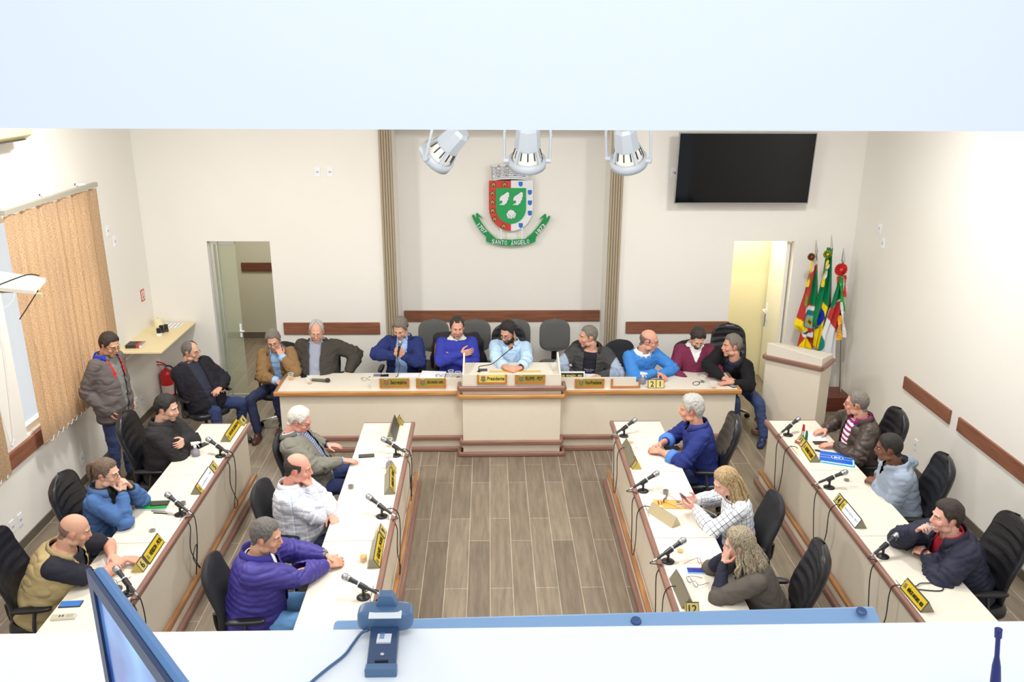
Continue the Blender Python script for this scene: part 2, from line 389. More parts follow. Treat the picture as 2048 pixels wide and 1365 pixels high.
mb = MB(); mb.box((MX0, MY0, .02), (MX1, MY0+.03, DZ-.03)); mb.box((MX0, MY0+.03, .02), (MX0+.03, MY1-.05, DZ-.03)); mb.box((MX1-.03, MY0+.03, .02), (MX1, MY1-.05, DZ-.03)); mb.build('front_panel', CREAMF, md_, local=o_)
mb = MB(); mb.box((PX0, PY, .02), (PX1, MY0, .80)); mb.box((PX0, PY, .80), (PX1, MY0+.34, .84)); mb.box((PX0+.01, MY0+.02, DZ), (PX1-.01, MY0+.30, .80)); mb.build('president_box', CREAMF, md_, local=o_)
mb = MB(); zt2 = 1.0
mb.box((PX0, PY+.01, .84), (PX1, PY+.03, zt2)); 
for x in (PX0, PX1-.02):
    mb.add([V(x, PY+.03, .84), V(x, MY0+.34, .84), V(x, MY0+.34, 1.10), V(x, MY0+.30, 1.12), V(x, PY+.03, zt2), V(x+.02, PY+.03, .84), V(x+.02, MY0+.34, .84), V(x+.02, MY0+.34, 1.10), V(x+.02, MY0+.30, 1.12), V(x+.02, PY+.03, zt2)],
           [(0, 1, 2, 3, 4), (9, 8, 7, 6, 5), (0, 5, 6, 1), (1, 6, 7, 2), (2, 7, 8, 3), (3, 8, 9, 4), (4, 9, 5, 0)])
mb.build('lectern_rim', CREAM, md_, local=o_)
PZ = .95   # reading shelf of the president box
mb = MB(); mb.box((PX0+.02, PY+.03, PZ-.02), (PX1-.02, MY0+.42, PZ)); mb.build('reading_shelf', CREAM, md_, local=o_)
# name boards
nb = [(at(741, 765, 'y', 9.30).x, PX0-.01), (PX1+.01, at(1272, 765, 'y', 9.30).x)]
for k, (a, c_) in enumerate(nb):
    MB().box((a, 9.30, DZ), (c_, 9.32, DZ+.135)).box((a, 9.32, DZ+.0), (a+.015, 9.40, DZ+.135)).build('name_board', CREAM, md_, local=o_)
def run(name, m_, z, y, x0, x1, h, d, ret=0):
    mb = MB(); rod(mb, (x0, y, z), (x1, y, z), h, d)
    if ret: rod(mb, (x0, y, z), (x0, y+ret, z), h, d); rod(mb, (x1, y, z), (x1, y+ret, z), h, d)
    return mb.build(name, m_, md_, local=o_)
run('edge_moulding', ORW, DZ-.015, MY0-.03, MX0-.05, PX0-.03, .055, .04); run('edge_moulding', ORW, DZ-.015, MY0-.03, PX1+.03, MX1+.05, .055, .04)
for xx in (MX0-.04, MX1+.04):
    mb = MB(); rod(mb, (xx, MY0-.03, DZ-.015), (xx, MY1, DZ-.015), .055, .04); mb.build('edge_moulding', ORWY, md_, local=o_)
run('box_moulding', RED, .845, PY-.02, PX0-.04, PX1+.04, .055, .045, .16); run('box_moulding', ORW, .745, PY-.02, PX0-.04, PX1+.04, .05, .045, .16)
for z, dd in ((.165, .02), (.03, .045)):
    run('base_moulding', RED, z, MY0-dd, MX0-dd, PX0-.02, .055, .04); run('base_moulding', RED, z, MY0-dd, PX1+.02, MX1+dd, .055, .04)
    run('base_moulding', RED, z, PY-dd, PX0-dd, PX1+dd, .055, .04, .16)
# framed names on the desk
def crest_mini(parent, c, xd, yd, s, local):
    """little town arms printed on the plates"""
    c = Vector(c)-Vector(local); xd = Vector(xd).normalized(); yd = Vector(yd).normalized(); n = xd.cross(yd)
    mb = MB()
    def poly(pts, k, h):
        mb.mat(k); m_ = len(pts); vs = [c+xd*(x*s)+yd*(y*s)+n*h for x, y in pts]+[c+xd*(x*s)+yd*(y*s) for x, y in pts]
        mb.add(vs, [tuple(range(m_))]+[(j, (j+1) % m_, (j+1) % m_+m_, j+m_) for j in range(m_)])
    arc = [(.5*math.cos(a), .5*math.sin(a)) for a in [math.radians(200+14*i) for i in range(11)]]
    poly(arc+[(x*.72, y*.72) for x, y in reversed(arc)], 1, .0016)
    poly([(-.3, .32), (.3, .32), (.3, -.05), (.15, -.3), (0, -.36), (-.15, -.3), (-.3, -.05)], 0, .0018)
    poly([(-.14, .2), (.18, .2), (.18, -.02), (.02, -.2), (-.14, -.05)], 1, .0024)
    poly([(-.22, .34), (.22, .34), (.26, .5), (-.26, .5)], 2, .0018)
    return mb.build('town_arms', [M('arms red', (178, 60, 50)), M('arms green', (60, 150, 90)), M('arms grey', (170, 170, 170))], parent)
FRW = wood('plate frame wood', (168, 104, 52), (196, 130, 72))
def front_plate(px0, px1, py0, py1, y, txt, tcol, face, lab):
    a = at(px0, py0, 'y', y); c_ = at(px1, py1, 'y', y); cx = (a.x+c_.x)/2; z0, z1 = c_.z, a.z
    t_ = thing('desk_nameplate', lab, 'nameplate', (cx, y, z0), group=None); L = (cx, y, z0)
    wd = c_.x-a.x
    mb = MB(); mb.box((a.x, y-.012, z0), (a.x+.022, y, z1)); mb.box((c_.x-.022, y-.012, z0), (c_.x, y, z1)); mb.box((a.x+.022, y-.012, z0), (c_.x-.022, y, z0+.022))
    mb.build('frame', FRW, t_, local=L)
    if txt:
        MB().box((a.x+.022, y-.006, z0+.022), (c_.x-.022, y, z1-.002)).build('plate', face, t_, local=L)
        zc = (z0+.022+z1)/2; hh = z1-z0-.03
        crest_mini(t_, (a.x+.022+hh*.6, y-.0065, zc), (1, 0, 0), (0, 0, 1), hh*.95, L)
        x0 = a.x+.022+hh*1.15; x1 = c_.x-.03
        text(txt, INK, t_, Vector(((x0+x1)/2, y-.0075, zc))-Vector(L), (1, 0, 0), (0, 0, 1), x1-x0, hh*.52)
BRIGHT = M('bright gold plate', (232, 214, 110), .3, .2); DULL = M('dull gold plate', (176, 156, 70), .3, .35)
front_plate(759, 819, 757, 776, 9.298, 'Secretário', None, DULL, 'wood framed gold nameplate reading Secretário on the head desk')
front_plate(832, 892, 757, 776, 9.298, 'JOÃO CARDOSO - UNIÃO', None, DULL, 'wood framed green-gold nameplate beside the Secretário plate')
front_plate(954, 1014, 750, 768, PY+.008, 'Presidente', None, BRIGHT, 'bright gold nameplate reading Presidente on the president box')
front_plate(1030, 1090, 750, 768, PY+.008, 'FELIPPE - PDT', None, DULL, 'gold nameplate on the right side of the president box')
front_plate(1150, 1208, 758, 776, 9.298, 'Vice-Presidente', None, DULL, 'wood framed gold nameplate reading Vice-Presidente')
front_plate(1222, 1280, 758, 776, 9.298, '', None, DULL, 'empty wooden plate frame right of the Vice-Presidente plate')
# black sign VER. PEDRAO
a = at(1116, 744, 'y', 9.34); c_ = at(1169, 759, 'y', 9.34); L = ((a.x+c_.x)/2, 9.34, c_.z)
t_ = thing('tabletop_sign', 'black sign with pale edge reading VER. PEDRÃO - PSD above the desk board', 'sign', L)
MB().box((a.x, 9.335, c_.z), (c_.x, 9.35, a.z)).build('border', WHITE, t_, local=L)
MB().box((a.x+.015, 9.33, c_.z+.015), (c_.x-.015, 9.336, a.z-.015)).build('panel', M('black sign face', (40, 38, 34), .4), t_, local=L)
text('VER. PEDRÃO - PSD', M('pale yellow letters', (236, 222, 130)), t_, (0, -.012, (a.z-c_.z)/2), (1, 0, 0), (0, 0, 1), (c_.x-a.x)*.8, (a.z-c_.z)*.42)
# 2 and 1 number cards
for i, (px, ch) in enumerate(((1304, '2'), (1320, '1'))):
    p = at(px, 777, 'z', DZ); L = tuple(p)
    t_ = thing('number_card', ('left' if i == 0 else 'right')+' one of two gold number cards on the head desk, reading '+('two' if i == 0 else 'one'), 'number card', L)
    T = Matrix.Rotation(math.radians(-14), 4, 'X')
    MB().box((-.049, -.004, 0), (.049, .004, .105), T).build('card', M('card edge', (60, 52, 30), .4), t_)
    MB().box((-.043, -.006, .006), (.043, -.003, .099), T).build('card_face', M('card face', (216, 200, 128), .4), t_)
    text(ch, INK, t_, T @ V(0, -.0065, .052), (1, 0, 0), T.to_3x3() @ V(0, 0, 1), .045, .065, name='number', keep=True)
# ================================================================ rows of side desks
RY1 = 8.33; UL = 1.17
ROWS = {'lo': (-3.04, -2.55, 1), 'li': (-1.33, -.82, 1), 'ri': (1.82, 1.31, -1), 'ro': (3.50, 2.98, -1)}
RLAB = {'lo': 'long cream councillor desk row nearest the window wall', 'li': 'long cream councillor desk row just left of the empty floor',
        'ri': 'long cream councillor desk row just right of the empty floor', 'ro': 'long cream councillor desk row nearest the right wall'}
GROM = M('pale yellow grommet', (240, 232, 176), .5)
rowT = {}
for key, (xb, xf, s) in ROWS.items():
    L = ((xb+xf)/2, RY1-UL*1.5, 0); t_ = thing('desk_row', RLAB[key], 'desk', L); rowT[key] = t_
    lo, hi = min(xb, xf), max(xb, xf)
    for k in range(3):
        y1 = RY1-UL*k; MB().box((lo, y1-UL+.003, DZ-.025), (hi, y1-.003, DZ)).build('worktop', CREAM, t_, local=L, bevel=.002)
        gy = y1-UL*.5
        MB().lathe([(.03, DZ-.001), (.03, DZ+.003), (.001, DZ+.0031)], 20, Matrix.Translation((xf-s*.085, gy-.12, 0))).build('grommet', GROM, t_, local=L)
        MB().box((xf-s*.035-.002, gy-.25, DZ-.001), (xf-s*.035+.002, gy-.03, DZ+.001)).build('slot', INK, t_, local=L)
    fx = xf-s*.02
    mb = MB(); mb.box((min(fx, fx-s*.025), RY1-3*UL, .02), (max(fx, fx-s*.025), RY1-.01, DZ-.03)); mb.build('front_panel', CREAMF, t_, local=L)
    for yy in (RY1-.035, RY1-3*UL+.01): MB().box((lo+.03, yy, .02), (hi-.03, yy+.025, DZ-.03)).build('end_panel', CREAMF, t_, local=L)
    mb = MB(); rod(mb, (xf+s*.005, RY1-3*UL, DZ-.02), (xf+s*.005, RY1+.012, DZ-.02), .055, .045); mb.build('edge_moulding', REDY, t_, local=L)
    mb = MB(); rod(mb, (lo, RY1+.008, DZ-.012), (hi, RY1+.008, DZ-.012), .028, .014); mb.build('end_moulding', RED, t_, local=L)
    mb = MB(); rod(mb, (xf+s*.02, RY1-3*UL, .15), (xf+s*.02, RY1, .15), .05, .045); mb.build('base_moulding', ORWY, t_, local=L)
    mb = MB(); mb.box((min(fx, xf+s*.03), RY1-3*UL, .0), (max(fx, xf+s*.03), RY1-.02, .13)); mb.build('plinth', CREAMF, t_, local=L)
    mb = MB(); rod(mb, (xf+s*.05, RY1-3*UL, .03), (xf+s*.05, RY1+.02, .03), .055, .045); mb.build('base_moulding', REDY, t_, local=L)
# ================================================================ chairs
def loft_back(w_prof, z0, z1, y_of, thick, ribs=0, rib_amp=.008, n=28, levels=30, top_p=.5, tz=None):
    """padded chair back: rounded outline, curved profile, ribs pressed into the front face"""
    mb = MB(); rs = []
    for i in range(levels+1):
        v = i/levels; z = z0+(z1-z0)*v; hw = w_prof(v); y = y_of(v); ring = []
        e = min(1, 4*v*1.2+.35)*min(1, ((1-v)*6)**.5+.12)
        for j in range(n):
            a = 2*math.pi*j/n; cx = math.copysign(abs(math.cos(a))**.55, math.cos(a)); cy = math.copysign(abs(math.sin(a))**.8, math.sin(a))
            yy = cy*thick/2*e
            if cy > 0 and ribs: yy += -rib_amp*(1-abs(math.sin(math.pi*ribs*v+abs(cx)*1.1)))*(1-abs(cx)**4)*1.6
            yy += .045*abs(cx)**2*(.4+.6*math.sin(math.pi*v))
            ring.append(V(cx*hw, y+yy, z))
        rs.append(ring)
    return mb.rings(rs)
def star_base(t_, r=.29, mat_=None):
    mb = MB()
    for k in range(5):
        a = math.radians(72*k+18); d = V(math.cos(a), math.sin(a), 0); q = V(-d.y, d.x, 0)
        mb.rings([[d*rr+q*sx*w_+V(0, 0, z+dz) for sx, dz in ((-1, 0), (1, 0), (.7, h), (-.7, h))] for rr, w_, z, h in ((.02, .03, .085, .05), (.16, .024, .08, .035), (r, .017, .065, .02))])
    mb.build('star_base', mat_ or CHROME, t_, smooth=False, bevel=.003)
    for k in range(5):
        a = math.radians(72*k+18); c_ = V(math.cos(a)*r, math.sin(a)*r, .028)
        MB().cyl(c_+V(-.018, -.012, 0), c_+V(-.004, .0, 0), .028, n=14).cyl(c_+V(.004, 0, 0), c_+V(.018, .012, 0), .028, n=14).cyl(c_, c_+V(0, 0, .04), .008).build('caster', BLK, t_)
    MB().cyl((0, 0, .08), (0, 0, .26), .03).cyl((0, 0, .26), (0, 0, .40), .018).build('gas_column', BLK, t_, smooth=False)
def arms(t_, w_=.27, z=.66, mat_=BLK, y0=-.12, y1=.12):
    for s in (-1, 1):
        MB().ell((s*w_, (y0+y1)/2, z), (.035, (y1-y0)/2+.02, .016), n=18, m=8, p=.6).build('armrest', mat_, t_, smooth=True)
        MB().tube([V(s*.2, 0, .41), V(s*(w_), 0, .43), V(s*(w_+.01), 0, .52), V(s*w_, .02, z-.01)], .013, 8, smooth=4).build('armrest_bracket', DGREY, t_, smooth=True)
def exec_chair(lab, loc=(0, 0, 0), rz=0, group=None):
    t_ = thing('office_chair', lab, 'chair', loc, rz, group)
    def wp(v): return .15+.085*math.sin(math.pi*min(1, v*.92+.04))**.8 if v < .72 else (.15+.085*math.sin(math.pi*min(1, .72*.92+.04))**.8)*math.sqrt(max(.02, 1-((v-.72)/.285)**2.4))
    def yo(v): return -.20-.03*v-.05*v*v+.03*math.sin(math.pi*2*v)
    loft_back(wp, .46, 1.17, yo, .10, ribs=9, rib_amp=.012).build('backrest', LEATH, t_, smooth=True)
    MB().ell((0, .02, .445), (.245, .25, .06), n=32, m=14, p=.45).build('seat', LEATH, t_, smooth=True)
    MB().box((-.1, -.12, .37), (.1, .1, .40)).tube([V(0, -.05, .385), V(0, -.24, .39), V(0, -.275, .55)], .022, 8, smooth=4).build('seat_mechanism', BLK, t_)
    arms(t_); star_base(t_); return t_
def task_chair(lab, loc=(0, 0, 0), rz=0, group=None, z1=1.02, mat_=None):
    """plain smooth high back"""
    t_ = thing('office_chair', lab, 'chair', loc, rz, group)
    def wp(v): return .16+.07*math.sin(math.pi*min(1, v*.9+.08))**.7 if v < .75 else (.16+.07*math.sin(math.pi*.755)**.7)*math.sqrt(max(.02, 1-((v-.75)/.255)**2.4))
    def yo(v): return -.20-.02*v-.05*v*v+.02*math.sin(math.pi*2*v)
    loft_back(wp, .47, z1, yo, .07).build('backrest', mat_ or FABK, t_, smooth=True)
    MB().ell((0, .02, .445), (.235, .24, .05), n=32, m=12, p=.5).build('seat', LEATH, t_, smooth=True)
    MB().box((-.1, -.12, .37), (.1, .1, .40)).tube([V(0, -.05, .385), V(0, -.23, .39), V(0, -.26, .55)], .02, 8, smooth=4).build('seat_mechanism', BLK, t_)
    arms(t_, y0=-.1, y1=.14); star_base(t_); return t_
def grey_chair(lab, loc, rz, group):
    t_ = thing('grey_chair', lab, 'chair', loc, rz, group)
    def wp(v): return .205*(max(.02, 1-abs(2*v-1)**4.5))**.5
    loft_back(wp, .60, 1.05, lambda v: -.23-.03*v, .06, top_p=.4).build('backrest', GREYF, t_, smooth=True)
    MB().ell((0, .02, .47), (.22, .22, .045), n=32, m=12, p=.5).build('seat', GREYF, t_, smooth=True)
    MB().box((-.035, -.275, .43), (.035, -.255, .80)).box((-.035, -.27, .41), (.035, .0, .425)).build('back_support', BLK, t_, bevel=.004)
    MB().cyl((0, 0, .08), (0, 0, .45), .025).build('gas_column', BLK, t_)
    for s in (-1, 1):
        MB().tube([V(s*.19, .18, .46), V(s*.2, .24, .02)], .012).tube([V(s*.19, -.16, .46), V(s*.2, -.24, .02)], .012).build('leg', BLK, t_)
    return t_
# ================================================================ people
def np_smooth(co, edges, it, wt=None):
    n = len(co); a, b_ = edges[:, 0], edges[:, 1]
    deg = np.bincount(a, minlength=n)+np.bincount(b_, minlength=n); deg[deg == 0] = 1
    for _ in range(it):
        s = np.empty_like(co)
        for k in range(3): s[:, k] = np.bincount(a, weights=co[b_, k], minlength=n)+np.bincount(b_, weights=co[a, k], minlength=n)
        s /= deg[:, None]
        f = .5 if wt is None else (.5*wt)[:, None]
        co = co+(s-co)*f
    return co
def fuse(mb, vox, name='tmp'):
    me = bpy.data.meshes.new(name); me.from_pydata(mb.v, [], mb.f); o = bpy.data.objects.new(name, me); COL.objects.link(o)
    md = o.modifiers.new('r', 'REMESH'); md.mode = 'VOXEL'; md.voxel_size = vox
    out = baked(o); bpy.data.objects.remove(o); bpy.data.meshes.remove(me)
    return out
def arrs(me):
    co = np.empty(len(me.vertices)*3); me.vertices.foreach_get('co', co); e = np.empty(len(me.edges)*2, dtype=np.int64); me.edges.foreach_get('vertices', e)
    return co.reshape(-1, 3), e.reshape(-1, 2)
def setco(me, co): me.vertices.foreach_set('co', co.ravel()); me.update()
def normals(me):
    n = np.empty(len(me.vertices)*3); me.vertex_normals.foreach_get('vector', n); return n.reshape(-1, 3)
def mk(me, name, mats, parent=None, loc=None):
    me.name = name; me.materials.clear()
    for m_ in (mats if isinstance(mats, (list, tuple)) else [mats]): me.materials.append(m_)
    me.polygons.foreach_set('use_smooth', [True]*len(me.polygons))
    o = bpy.data.objects.new(name, me); COL.objects.link(o)
    if parent is not None: o.parent = parent
    elif loc is not None: o.location = loc
    return o
def keep_faces(me, mask, biggest=True):
    """new mesh from the vertices where mask holds"""
    idx = np.where(mask)[0]; new = -np.ones(len(mask), dtype=np.int64); new[idx] = np.arange(len(idx))
    co, _ = arrs(me); fs = []
    for p in me.polygons:
        q = [new[i] for i in p.vertices]
        if min(q) >= 0: fs.append(q)
    par = list(range(len(idx)))
    def fd(i):
        while par[i] != i: par[i] = par[par[i]]; i = par[i]
        return i
    for q in fs:
        r0 = fd(q[0])
        for k in q[1:]: par[fd(k)] = r0
    if fs and biggest:
        roots = np.array([fd(i) for i in range(len(idx))]); top = np.bincount(roots).argmax(); ok = roots == top
        n2 = -np.ones(len(idx), dtype=np.int64); n2[ok] = np.arange(ok.sum()); fs = [[n2[i] for i in q] for q in fs if ok[q[0]]]; idx = idx[ok]
    m2 = bpy.data.meshes.new('part'); m2.from_pydata(co[idx].tolist(), [], fs); m2.update(); return m2, idx
def cols(me, arr):
    a = me.color_attributes.new('Col', 'FLOAT_COLOR', 'POINT'); a.data.foreach_set('color', np.ascontiguousarray(arr, dtype=np.float32).ravel())
def vec(v): return Vector(v)
def ik(S, W, L1, L2, pole):
    d = W-S; D = d.length; mx_ = (L1+L2)*.985
    if D > mx_: k = D/mx_; L1 *= k; L2 *= k
    if D < abs(L1-L2)+.02: D = abs(L1-L2)+.02
    u = d.normalized(); a = (L1*L1-L2*L2+D*D)/(2*D); h = math.sqrt(max(0, L1*L1-a*a))
    p = pole-u*pole.dot(u)
    p = p.normalized() if p.length > 1e-5 else Vector((0, 0, -1))
    return S+u*a+p*h
def nz1(p, sc): return noise.noise(Vector(p)*sc)
SKIN = attr_mat('skin', .55, bump=.05, bscale=200)
def hand(mb, w, d, n, side, curl, S=1.0, spread=.1, thumb=.5):
    d = d.normalized(); n = (n-d*n.dot(d)).normalized(); s = d.cross(n)*side
    ks = []
    for i, (off, ln, ro) in enumerate(((.030, .070, .0088), (.010, .078, .0090), (-.010, .072, .0086), (-.028, .056, .0078))):
        k = w+(d*(.088-.004*i)+s*off)*S; mb.cone(w+(d*.012+s*off*.55)*S, k, .0145*S, .0118*S, 8)
        a = 0; p = k; dirn = (d+s*(off*spread*20)).normalized()
        for j, (fr, ca) in enumerate(((.44, .55), (.32, 1.0), (.24, .7))):
            a += math.radians(curl)*ca; v = dirn*math.cos(a)+n*math.sin(a); q = p+v*ln*fr*S
            mb.cone(p, q, ro*S*(1-.10*j), ro*S*(.92-.12*j), 8); p = q
        ks.append(k)
    p = w+(d*.02+s*.026)*S; v1 = (d*.62+s*(.9-.5*thumb)+n*(.15+.5*thumb)).normalized(); q = p+v1*.045*S
    mb.cone(p-v1*.01*S, q, .0145*S, .0115*S, 8); v2 = (d*.9+s*.25+n*(.1+.5*thumb)).normalized(); r = q+v2*.032*S
    mb.cone(q, r, .011*S, .0098*S, 8); mb.cone(r, r+(v2+n*.2*thumb).normalized()*.022*S, .0098*S, .0075*S, 8)
def hairline(a, st):
    """lowest z of the hair at azimuth a (degrees from the nose), in head units"""
    f = st.get('front', .082); nape = st.get('nape', -.078)
    pts = [(0, f), (22, f-.002), (34, f-.004+st.get('temple', 0)), (46, .045+st.get('temple', 0)*.6), (60, .02), (68, -.012), (78, -.005), (84, .026), (104, .024), (116, -.02), (135, nape*.85), (180, nape)]
    return np.interp(a, [p[0] for p in pts], [p[1] for p in pts])
HEADS = {}
def head_prims(mb, T, hs, sq=1.0, jaw=1.0, ears=True):
    R3 = T.to_3x3().normalized()
    def E(c, r, rot=None): mb.ell(T @ V(*c), [x*hs for x in r], R3 if rot is None else R3 @ rot, 18, 12)
    E((0, -.014, .030), (.076, .098, .094)); E((0, .018, .0), (.066, .072, .085))
    E((0, .028, -.052), (.058*jaw, .055, .053)); E((0, .064, -.092), (.030*jaw, .024, .021)); E((0, .062, -.066), (.034*jaw, .030, .026))
    E((0, .075, .034), (.050, .016, .014))
    for s in (-1, 1):
        E((s*.036, .062, -.022), (.026, .024, .026)); E((s*.048*jaw, .012, -.070), (.020, .036, .026))
        if ears:
            E((s*.077, -.006, -.002), (.008, .016, .026), Matrix.Rotation(-s*.35, 3, 'Z')); E((s*.076, .002, -.022), (.007, .009, .011))
    mb.cone(T @ V(0, .088, .026), T @ V(0, .108, -.014), .0085*hs, .0125*hs, 10)
    mb.cone(T @ V(0, .084, -.030), T @ V(0, .086, -.040), .020*hs, .022*hs, 10)
    for s in (-1, 1): mb.cone(T @ V(s*.012, .096, -.020), T @ V(s*.010, .09, -.022), .0085*hs, .008*hs, 8)
    mb.cone(T @ V(-.016, .087, -.052), T @ V(.016, .087, -.052), .006*hs, .006*hs, 8); mb.cone(T @ V(0, .091, -.050), T @ V(0, .0905, -.056), .008*hs, .008*hs, 8)
    mb.cone(T @ V(-.012, .085, -.061), T @ V(.012, .085, -.061), .0075*hs, .0075*hs, 8)
def person(lab, head, zh, face, lean=(.1, 0), gaze=(0, -10, 0), skin=(214, 168, 140), hair=None, beard=None, glasses=None, hs=1.0, S=1.0, bulk=1.0, belly=0.0,
           tops=(), trousers=(40, 46, 70), shoes=(40, 34, 32), R=None, L=None, stand=False, pelvis_z=None, vox=.005, legs=None, twist=0, ax='z', chairs=None, pants_name='trousers', shw=.165):
    H = at(head[0], head[1], ax, zh)
    fa = math.radians(face); F = V(math.cos(fa), math.sin(fa), 0); RT = V(F.y, -F.x, 0)
    pz = pelvis_z if pelvis_z is not None else (.93*S if stand else .54)
    P = V(H.x, H.y, 0)-F*lean[0]-RT*lean[1]; P.z = pz
    base = V(P.x, P.y, 0)
    # head frame
    ga, gp, gr = [math.radians(x) for x in gaze]
    g = V(math.cos(ga)*math.cos(gp), math.sin(ga)*math.cos(gp), math.sin(gp)); rx = g.cross(V(0, 0, 1)).normalized(); up = rx.cross(g)
    rq = Matrix.Rotation(gr, 3, g); rx = rq @ rx; up = rq @ up
    TH = Matrix(((rx.x*hs, g.x*hs, up.x*hs, H.x), (rx.y*hs, g.y*hs, up.y*hs, H.y), (rx.z*hs, g.z*hs, up.z*hs, H.z), (0, 0, 0, 1)))
    hb = TH @ V(0, -.035, -.075)
    axis0 = (H-P).normalized()
    NB = TH @ V(0, -.028, -.095) - V(0, 0, .032*hs) - F*.018
    A = (NB-P); LT = A.length; A.normalize()
    # shoulders frame
    tw = math.radians(twist); f2 = (F*math.cos(tw)+RT*math.sin(tw)); fT = (f2-A*f2.dot(A)).normalized(); rT = fT.cross(A).normalized()
    fP = (F-A*F.dot(A)).normalized(); rP = fP.cross(A).normalized()
    SEC = [(-.20, .165, .120, .2), (-.06, .178, .135, .6), (.08, .172, .133, .9), (.28, .160, .124, 1), (.48, .164, .122, .75), (.66, .172, .120, .3), (.80, .165, .108, .05), (.88, .150, .095, 0), (.95, .105, .078, 0), (1.02, .066, .062, 0)]
    def torso(mb, g_, s0=-.2, s1=1.02, k=1.0, n=28):
        rs = []
        for i in range(25):
            s = s0+(s1-s0)*i/24
            rx_ = np.interp(s, [q[0] for q in SEC], [q[1] for q in SEC]); ry = np.interp(s, [q[0] for q in SEC], [q[2] for q in SEC]); be = np.interp(s, [q[0] for q in SEC], [q[3] for q in SEC])*belly
            m_ = max(0, min(1, s)); fr = (fP*(1-m_)+fT*m_).normalized(); rr = fr.cross(A).normalized()
            c_ = P+A*(s*LT)+fr*(be*.6); X = (rx_*k*bulk+be*.35)*S+g_; Y = (ry*k*bulk+be*.6)*S+g_
            if i in (0, 24): X *= .85; Y *= .85
            rs.append([c_+rr*(math.cos(2*math.pi*j/n)*X)+fr*(math.sin(2*math.pi*j/n)*Y) for j in range(n)])
        mb.rings(rs)
    ARM = {}
    for sd, h in ((1, R), (-1, L)):
        Sh = P+A*(LT*.84)+rT*(sd*shw*S*(.5+.5*bulk))
        if h is None: h = {}
        if 'p' in h: q = h['p']; W = at(q[0], q[1], 'z', q[2])
        elif 'hd' in h: W = TH @ V(*h['hd'])
        elif 'q' in h: W = at(q0[0], q0[1], 'y', q0[2])
        else:
            q = h.get('l', (.22*sd, .18, .12)); W = P+rP*q[0]+F*q[1]+V(0, 0, q[2])
        pole = h.get('pole', (.7*sd, -.5, -1)); po = rT*pole[0]+F*pole[1]+V(0, 0, pole[2])
        E = ik(Sh, W, .30*S, .265*S, po)
        d = h.get('d'); dv = (W-E).normalized() if d is None else (F*d[1]+RT*d[0]+V(0, 0, d[2])).normalized()
        nn = h.get('n', (0, 0, -1)); nv = RT*nn[0]+F*nn[1]+V(0, 0, nn[2])
        ARM[sd] = (Sh, E, W, dv, nv, h.get('curl', 22), h.get('thumb', .4))
    # ---- body: one skin surface
    mb = MB(); head_prims(mb, TH, hs, jaw=1.0+.1*(bulk-1))
    mb.cone(hb, NB-V(0, 0, .02), .056*hs*(.6+.4*bulk), .062*S*(.5+.5*bulk), 16)
    torso(mb, -.012, -.15, 1.0, .94)
    for sd in (1, -1):
        Sh, E, W, dv, nv, cu, th = ARM[sd]
        mb.cone(Sh, E, .050*S*bulk**.7, .040*S*bulk**.7, 14); mb.cone(E, E+(W-E)*.35, .040*S*bulk**.7, .040*S*bulk**.7, 14); mb.cone(E+(W-E)*.35, W, .040*S*bulk**.7, .025*S, 14)
        mb.cone(W-dv*.01, W+dv*.02, .023*S, .018*S, 10)
        hand(mb, W, dv, nv, sd, cu, hs*.98, thumb=th)
    me = fuse(mb, vox); co, ed = arrs(me)
    Hn = np.array(H); iH = np.array(TH.inverted()); loc = co @ iH[:3, :3].T + iH[:3, 3]
    inh = (np.linalg.norm((loc-np.array([0, 0, -.01]))/np.array([1, 1.1, 1.25]), axis=1) < .125)
    wt = np.full(len(co), .55); wt[inh] = .8
    face_ = inh & (loc[:, 1] > .055); wt[face_] = .55
    wr = [np.array(ARM[s][2]) for s in (1, -1)]
    for w_ in wr: wt[np.linalg.norm(co-w_, axis=1) < .20] = .35
    co = np_smooth(co, ed, 5, wt)
    loc = co @ iH[:3, :3].T + iH[:3, 3]
    # eye sockets, mouth line
    for s in (-1, 1):
        dx = (loc[:, 0]-s*.031)/.019; dz = (loc[:, 2]-.012)/.014; w_ = np.exp(-(dx**2+dz**2))*((loc[:, 1] > .04) & inh)
        co -= (w_*.012*hs)[:, None]*np.array(g)
    mo = np.exp(-((loc[:, 2]+.0555+4*loc[:, 0]**2)/.003)**2)*(np.abs(loc[:, 0]) < .024)*((loc[:, 1] > .06) & inh); co -= (mo*.0025*hs)[:, None]*np.array(g)
    loc = co @ iH[:3, :3].T + iH[:3, 3]
    sk = np.array(rgb(*skin)); c_ = np.tile(sk, (len(co), 1)).astype(np.float32)
    warm = np.array(rgb(min(255, skin[0]+8), int(skin[1]*.84), int(skin[2]*.82)))
    def mixc(mask_w, colr):
        ww = np.clip(mask_w, 0, 1)[:, None]; c_[:] = c_*(1-ww)+np.array(colr)*ww
    for s in (-1, 1):
        mixc(.5*np.exp(-(((loc[:, 0]-s*.042)/.022)**2+((loc[:, 2]+.02)/.02)**2))*(loc[:, 1] > .03)*inh, warm)
        mixc(.55*(np.abs(loc[:, 0]) > .078)*inh, warm)
    mixc(.5*np.exp(-((loc[:, 0]/.016)**2+((loc[:, 2]+.012)/.014)**2))*(loc[:, 1] > .09)*inh, warm)
    lip = (np.abs(loc[:, 0]) < .021) & (np.abs(loc[:, 2]+.0555+4*loc[:, 0]**2) < .0085-.0045*(np.abs(loc[:, 0])/.021)**2) & (loc[:, 1] > .07) & inh
    mixc(lip*.6, rgb(int(skin[0]*.82), int(skin[1]*.58), int(skin[2]*.56)))
